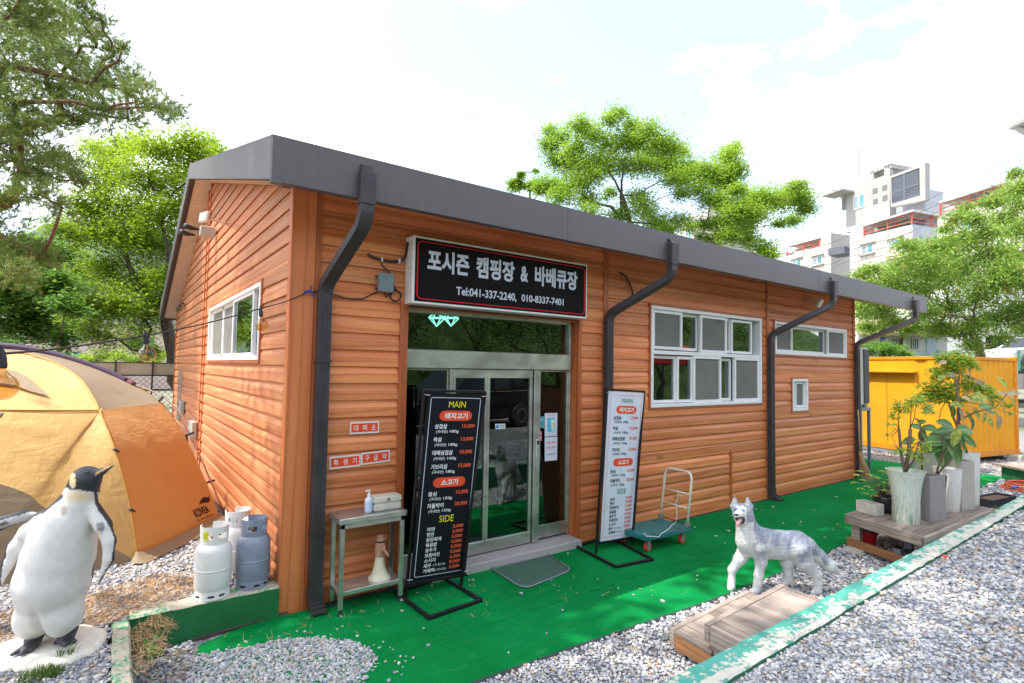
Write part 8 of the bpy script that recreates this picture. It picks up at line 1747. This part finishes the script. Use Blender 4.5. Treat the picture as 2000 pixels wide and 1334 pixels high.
# ------------------------------------------------------------------ trees: skeleton grown through the crown's lobes, leaves on twigs
def tree(name, label, base, blobs, r0, leafm, barkm, n_leaf, size, seed=0, fork=None, style='broad', droop=.3, flatten=.6, asp=.5, twig=7, group=None, spread=1., limbw=1.):
    rr = random.Random(seed); r = np.random.default_rng(seed); th = thing(name, label, 'tree', base, group); base = Vector(base)
    nodes = [base]; par = [-1]
    if fork: 
        for q in fork: nodes.append(Vector(q)); par.append(len(nodes)-2)
    start = len(nodes)-1; B = [(Vector(b[:3]), b[3]) for b in blobs]; left = list(range(len(B))); root = nodes[start]; left.sort(key=lambda i: (B[i][0]-root).length)
    bn_ = {}
    for i in left:
        c, _r_ = B[i]; best = min(range(start, len(nodes)), key=lambda k: (nodes[k]-c).length+.35*(nodes[k]-root).length+(2.0*max(0, nodes[k].z-c.z))); nodes.append(c); par.append(best); bn_[i] = len(nodes)-1
    cnt = [0]*len(nodes)
    for k in range(len(nodes)-1, 0, -1): cnt[k] += 1; cnt[par[k]] += cnt[k]
    tot = max(cnt[1:] or [1]); rad = [max(.007, r0*(c/tot)**.62*.55*limbw) if k > start else r0*(1-.25*k/max(1, start)) for k, c in enumerate(cnt)]; rad[0] = r0*1.25
    mb = MB()
    for k in range(1, len(nodes)):
        a, b = nodes[par[k]], nodes[k]; L = (b-a).length; m1 = a.lerp(b, .35)+Vector((rr.gauss(0, .06), rr.gauss(0, .06), rr.gauss(.05, .05)))*L; m2 = a.lerp(b, .7)+Vector((rr.gauss(0, .05), rr.gauss(0, .05), rr.gauss(.03, .05)))*L
        ra = min(rad[par[k]], rad[k]*1.5); mb.tube([a, m1, m2, b], [ra, ra*.6+rad[k]*.4, ra*.25+rad[k]*.75, rad[k]], 7 if rad[k] > .05 else 5, cap=False)
    TW = []
    for i, (c, R_) in enumerate(B):
        for k in range(twig):
            d = Vector((rr.gauss(0, 1), rr.gauss(0, 1), rr.gauss(.15, .75))).normalized(); L = R_*rr.uniform(.7, 1.25); e = c+d*L; m_ = c.lerp(e, .5)+Vector((0, 0, .10*L)); q = max(.003, rad[bn_[i]]*.22); mb.tube([c, m_, e], [q, q*.6, q*.25], 4, cap=False); TW.append((c, m_, e, R_))
    mb.build('trunk', barkm, th, smooth=True)
    C0 = np.array([t_[0][:] for t_ in TW]); C1 = np.array([t_[1][:] for t_ in TW]); C2 = np.array([t_[2][:] for t_ in TW]); RR = np.array([t_[3] for t_ in TW]); w = RR**1.7; idx = r.choice(len(TW), n_leaf, p=w/w.sum()); t_ = r.uniform(.1, 1.1, n_leaf)[:, None]
    p = C0[idx]*(1-t_)**2+2*C1[idx]*t_*(1-t_)+C2[idx]*t_*t_+r.normal(size=(n_leaf, 3))*RR[idx][:, None]*np.array([.36, .36, .24])*spread
    if style == 'pine':
        # tufts of needles, each needle a thin sliver
        nn_ = 22; n = n_leaf; dirs = (C2-C0)[idx]; dirs /= np.linalg.norm(dirs, axis=1)[:, None]; dirs += r.normal(0, .45, (n, 3))+np.array([0, 0, .45]); dirs /= np.linalg.norm(dirs, axis=1)[:, None]
        nd = dirs[:, None]+r.normal(0, .52, (n, nn_, 3)); nd /= np.linalg.norm(nd, axis=2)[..., None]; L = size*r.uniform(.7, 1.15, (n, nn_, 1)); s0 = p[:, None]+dirs[:, None]*size*r.uniform(-.45, .5, (n, nn_, 1)); sd = np.cross(nd, r.normal(size=(n, nn_, 3))); sd /= np.linalg.norm(sd, axis=2)[..., None]; wv = .0046
        V = np.stack([s0+sd*wv, s0-sd*wv, s0+nd*L], 2).reshape(-1, 3); F = np.arange(len(V)).reshape(-1, 3)
    else: V, F = leaf_quads(p, size*r.uniform(.65, 1.25, n_leaf), r, flatten, droop, asp)
    link_mesh('crown', npmesh('crown', V, F), leafm, th); return th
M['bark_t'] = wood('tree_bark', (.16, .12, .09), (.10, .075, .055), (.05, .035, .03), 'oz', gs=.5, knots=False, rough=.95, bump=1.); M['bark_pine'] = wood('pine_bark', (.30, .14, .085), (.20, .09, .06), (.08, .045, .035), 'oz', gs=.5, knots=False, rough=.95, bump=1.)
M['l_pine'] = leafmat('pine_needles', (.10, .185, .035), (.27, .36, .08), .35, tip=(.42, .22, .09)); M['l_zel'] = leafmat('zelkova_leaves', (.13, .26, .015), (.34, .46, .03), .55); M['l_dark'] = leafmat('maple_leaves', (.06, .18, .03), (.20, .36, .05), .45); M['l_mid'] = leafmat('locust_leaves', (.14, .31, .03), (.36, .51, .055), .5); M['l_cherry'] = leafmat('cherry_leaves', (.12, .26, .03), (.31, .45, .07), .45, tip=(.45, .28, .12)); M['l_far'] = leafmat('far_leaves', (.05, .13, .02), (.16, .27, .04), .35)
def pb(lst, d, sc=1., ox=0, oy=0, jit=1.2, seed=0, k=1.):
    rr = random.Random(seed); out = []
    for x, y, r_ in lst:
        px, py = ox+x/sc, oy+y/sc; dd = d+rr.uniform(-jit, jit); q = P(px, py, d=dd); out.append((q.x, q.y, q.z, r_/sc/FPX*dd*k))
    return out
pine = [(20, 30, 60), (70, 60, 55), (130, 45, 48), (165, 15, 30), (185, 75, 36), (222, 108, 30), (150, 110, 50), (90, 130, 60), (20, 130, 60), (30, 200, 60), (110, 190, 52), (180, 165, 45), (240, 160, 38), (270, 192, 36), (312, 212, 32), (345, 222, 22), (200, 215, 45), (250, 232, 32), (130, 235, 40), (60, 250, 48), (20, 290, 45), (80, 310, 45), (130, 330, 34), (160, 352, 24), (40, 340, 45), (10, 400, 38), (70, 380, 36), (120, 405, 26), (30, 480, 42), (80, 500, 38), (20, 535, 36), (-60, 60, 80), (-60, 200, 80), (-60, 330, 70), (200, 40, 18), (60, -20, 60), (130, -30, 50), (-30, 450, 60), (285, 165, 14), (240, 90, 12)]
pb_ = pb(pine, 10.0, jit=1.4, seed=1)
bp_ = P(-330, 800, d=9.6); tree('pine_tree', 'tall red pine with long needles filling the upper left corner', (bp_.x, bp_.y, ZL), pb_, .17, M['l_pine'], M['bark_pine'], 8000, .105, 1, fork=[P(-230, 420, d=9.8), P(-110, 320, d=9.9), P(-20, 262, d=10)], style='pine', twig=9, limbw=1.7)
zel = [(200, 300, 30), (250, 290, 36), (310, 288, 40), (370, 292, 36), (412, 290, 26), (435, 300, 18), (230, 345, 48), (290, 350, 48), (345, 350, 42), (200, 400, 42), (260, 410, 48), (320, 410, 42), (180, 460, 42), (240, 470, 46), (300, 480, 42), (345, 460, 34), (150, 520, 42), (210, 540, 42), (270, 550, 42), (322, 545, 30), (160, 590, 38), (220, 610, 42), (280, 620, 42), (320, 600, 30), (200, 655, 26), (260, 668, 28), (300, 690, 16), (120, 640, 30), (170, 645, 30), (130, 460, 34), (150, 400, 30), (400, 330, 40), (390, 400, 40), (380, 500, 50)]
bz = P(345, 760, d=15.5); tree('zelkova_tree', 'bright yellow green zelkova tree standing behind the left gable', (bz.x, bz.y, 0), pb(zel, 15.5, jit=1.6, seed=2, k=1.15), .20, M['l_zel'], M['bark_t'], 82000, .11, 2, fork=[P(338, 690, d=15.5), P(325, 610, d=15.5)], droop=.25, flatten=.75, asp=.42, twig=8)
dk2 = [(20, 585, 46), (60, 605, 46), (100, 560, 42), (30, 640, 40), (80, 650, 36), (130, 600, 32), (10, 520, 30), (60, 545, 34), (-50, 600, 60), (-60, 520, 60), (0, 670, 24), (120, 665, 22), (110, 500, 28), (70, 480, 26)]
bq = P(-140, 760, d=12.5); tree('maple_tree', 'darker green maple tree behind the tent at the left edge', (bq.x, bq.y, 0), pb(dk2, 12.5, jit=1.2, seed=3), .14, M['l_dark'], M['bark_t'], 20000, .115, 3, fork=[P(-100, 660, d=12.5)], droop=.2, flatten=.7, asp=.7)
cen = [(750, 125, 36), (700, 170, 32), (840, 205, 34), (920, 230, 44), (520, 195, 46), (600, 250, 50), (350, 235, 34), (340, 320, 40), (430, 270, 40), (480, 350, 50), (690, 300, 60), (800, 290, 44), (860, 300, 40), (1010, 295, 50), (1060, 350, 52), (920, 350, 52), (1130, 350, 28), (380, 410, 48), (450, 430, 50), (560, 420, 52), (660, 420, 58), (780, 450, 56), (880, 430, 50), (1000, 420, 58), (1080, 430, 50), (600, 490, 44), (530, 530, 42), (450, 560, 58), (240, 560, 42), (150, 545, 46), (170, 490, 18), (262, 465, 12), (330, 570, 52), (400, 620, 52), (560, 640, 42), (570, 720, 46), (700, 600, 30), (860, 620, 40), (760, 740, 52), (900, 680, 44), (960, 760, 52), (1080, 520, 50), (1150, 500, 44), (1180, 440, 32), (1250, 480, 52), (1320, 500, 52), (1400, 395, 44), (1440, 330, 28), (1430, 460, 46), (1380, 540, 52), (1460, 580, 32), (1230, 580, 42), (1120, 600, 34), (1300, 640, 44), (1380, 680, 44), (1000, 800, 46), (1120, 770, 42), (1180, 800, 24), (1040, 820, 36), (1260, 790, 30), (1350, 780, 38), (1450, 720, 52), (1530, 640, 50), (1600, 640, 50), (1680, 650, 50), (1750, 620, 46), (1815, 560, 32), (1830, 640, 46), (1860, 700, 32), (1780, 760, 32), (1700, 780, 22), (1560, 740, 52), (1480, 800, 42), (1400, 860, 42), (1500, 880, 42), (1600, 930, 42), (1640, 960, 28), (1300, 890, 32), (1240, 860, 24)]
c1 = [c for c in cen if c[0] < 1250 and c[0] > 290]; c2 = [c for c in cen if c[0] >= 1250]; c3 = [c for c in cen if c[0] <= 330]
zz5 = lambda x, y, d=20: P(960+x/3.03, 180+y/3.03, d=d)
bc1 = P(1240, 760, d=20); tree('locust_tree', 'spreading light green tree rising behind the middle of the roof', (bc1.x, bc1.y, 0), pb(c1, 20, 3.03, 960, 180, 1.5, 4, 1.25), .11, M['l_mid'], M['bark_t'], 62000, .10, 4, fork=[zz5(830, 900), zz5(815, 760), zz5(770, 610)], droop=.1, flatten=.4, twig=12, spread=1.75, limbw=1.6)
bc2 = P(1390, 760, d=20); tree('locust_tree', 'lower right hand light green tree behind the roof, before the apartments', (bc2.x, bc2.y, 0), pb(c2, 20, 3.03, 960, 180, 1.5, 5, 1.25), .10, M['l_mid'], M['bark_t'], 46000, .10, 5, fork=[zz5(1230, 980), zz5(1300, 900), zz5(1370, 835)], droop=.1, flatten=.4, twig=12, spread=1.75, limbw=1.6)
bc3 = P(1000, 760, d=21); tree('young_tree', 'small sparse tree peeping over the roof edge left of the big one', (bc3.x, bc3.y, 0), pb(c3, 21, 3.03, 960, 180, .8, 6), .10, M['l_mid'], M['bark_t'], 6500, .11, 6, fork=[P(1010, 560, d=21), P(1030, 400, d=21)], droop=.2, flatten=.4, twig=7)
chy = [(520, 870, 36), (580, 840, 38), (700, 830, 50), (760, 700, 38), (800, 760, 50), (880, 740, 50), (950, 700, 50), (1000, 610, 30), (1050, 560, 40), (1100, 500, 30), (1150, 560, 40), (1200, 640, 50), (1250, 470, 46), (1330, 430, 50), (1390, 390, 44), (1380, 300, 28), (1400, 480, 56), (1300, 560, 60), (1380, 620, 64), (1100, 660, 60), (1020, 740, 70), (900, 820, 74), (780, 860, 70), (660, 900, 64), (560, 940, 54), (520, 1020, 46), (600, 1020, 54), (720, 980, 70), (850, 950, 80), (980, 900, 80), (1100, 830, 80), (1230, 760, 80), (1360, 760, 74), (1400, 860, 74), (1280, 900, 84), (1150, 980, 80), (1000, 1040, 66), (880, 1080, 48), (640, 1090, 44), (540, 1090, 40), (545, 1160, 26), (720, 1130, 34), (950, 1140, 46), (1060, 1190, 46), (1150, 1150, 60), (1260, 1120, 66), (1380, 1060, 70), (1400, 1180, 44), (1300, 1230, 34), (1130, 1260, 40), (1480, 600, 80), (1500, 900, 100), (1480, 1100, 80), (1450, 380, 60)]
zc4 = lambda x, y, d=24: P(1500+x/2.838, 230+y/2.838, d=d)
bch = zc4(1180, 1420); tree('cherry_tree', 'broad cherry tree with drooping leaves between the container and the apartments', (bch.x, bch.y, 0), pb(chy, 24, 2.838, 1500, 230, 2.2, 7, 1.15), .20, M['l_cherry'], M['bark_t'], 60000, .15, 7, fork=[zc4(1175, 1300), zc4(1140, 1200)], droop=.75, flatten=.45, asp=.42, twig=8, spread=1.5)
sh2 = [(1700, 686, 14), (1716, 680, 16), (1735, 682, 16), (1752, 686, 13), (1768, 690, 10), (1725, 692, 14), (1692, 676, 10)]
bs = P(1725, 740, d=21); tree('bush', 'dark green bush between the container and the white house', (bs.x, bs.y, 0), pb(sh2, 21.5, jit=.5, seed=8), .05, M['l_dark'], M['bark_t'], 4500, .10, 8, fork=[P(1727, 705, d=21.5)])
sh3 = [(1690+20*i, 640+6*math.sin(i*2.1), 20) for i in range(8)]; bs = P(1760, 760, d=27); tree('background_tree', 'loose green tree in front of the white house beyond the eave end', (bs.x, bs.y, 0), pb(sh3+[(1700, 610, 20), (1740, 600, 22), (1790, 610, 24), (1720, 570, 22)], 27, jit=.8, seed=9), .12, M['l_mid'], M['bark_t'], 9000, .13, 9, fork=[P(1762, 650, d=27)])
hl = [(x, 700+8*math.sin(x*.05), 16) for x in range(-160, 345, 18)]; bs = P(60, 760, d=24); tree('hedge', 'sunlit hedge behind the lattice fence at the left', (bs.x, bs.y, 0), pb(hl, 24, jit=.5, seed=10), .08, M['l_zel'], M['bark_t'], 12000, .12, 10, fork=[P(120, 720, d=24)], twig=5, limbw=.5)
# trees outside the frame: the big one overhead whose shade falls over the yard, and the row across the lot mirrored in the glass
def wild(n, c, R, rb, seed):
    rr = random.Random(seed); out = []
    while len(out) < n:
        q = Vector((rr.uniform(-1, 1), rr.uniform(-1, 1), rr.uniform(-1, 1)))
        if q.length < 1: out.append((c[0]+q.x*R[0], c[1]+q.y*R[1], c[2]+q.z*R[2], rr.uniform(*rb)))
    return out
tree('plane_tree', 'tall spreading tree beside the yard whose crown hangs high overhead', (-5.2, -2.6, ZL), wild(60, (-1.6, -.7, 12.6), (7.5, 4.0, 1.2), (1., 1.5), 20), .3, M['l_far'], M['bark_t'], 29000, .20, 20, fork=[(-5., -2.5, 5), (-4, -1.8, 9.5)], twig=6)
for i, (x, y, h, s) in enumerate(((-5, -15, 6, 21), (0, -17, 7, 22), (5.5, -16, 6.5, 23), (11, -17.5, 7, 24), (17, -16, 6.5, 25), (23.5, -15, 6.5, 26), (30, -13, 6.5, 27), (36, -8, 6.5, 28))):
    tree('roadside_tree', 'dark leafy tree in the row across the parking lot, seen mirrored in the glass', (x, y, 0), wild(42, (x, y, h*.75), (3.8, 2.4, h*.62), (.8, 1.3), s), .18, M['l_far'], M['bark_t'], 15000, .17, s, fork=[(x, y, 1.8)], twig=5, group='row of trees across the lot')

# unseen bank added to darken the sky gaps between the mirrored trees
mb = MB(); n = 40; v = []
for i in range(n+1):
    x = -45+110*i/n; h = 9+1.5*math.sin(i*.7)+.8*math.sin(i*1.9); v += [(x, -21, -.05), (x, -25, h*.6), (x, -31, h), (x, -60, h+2), (x, -61, -.05)]
mb.add(v, [(5*i+k, 5*i+5+k, 5*i+6+k, 5*i+1+k) for i in range(n) for k in range(4)]); t = NT('added_mirror_bank'); n1 = t.noise(t.gpos(), .9, 8, .75); t.set(color=t.mix(t.ramp(n1, [(.35, 0), (.65, 1)]), (.02, .05, .01), (.12, .20, .04)), rough=1.); t.bump(n1, 1., .6)
setp(mb.build('added_mirror_bank', t.mat, smooth=True), kind='structure')
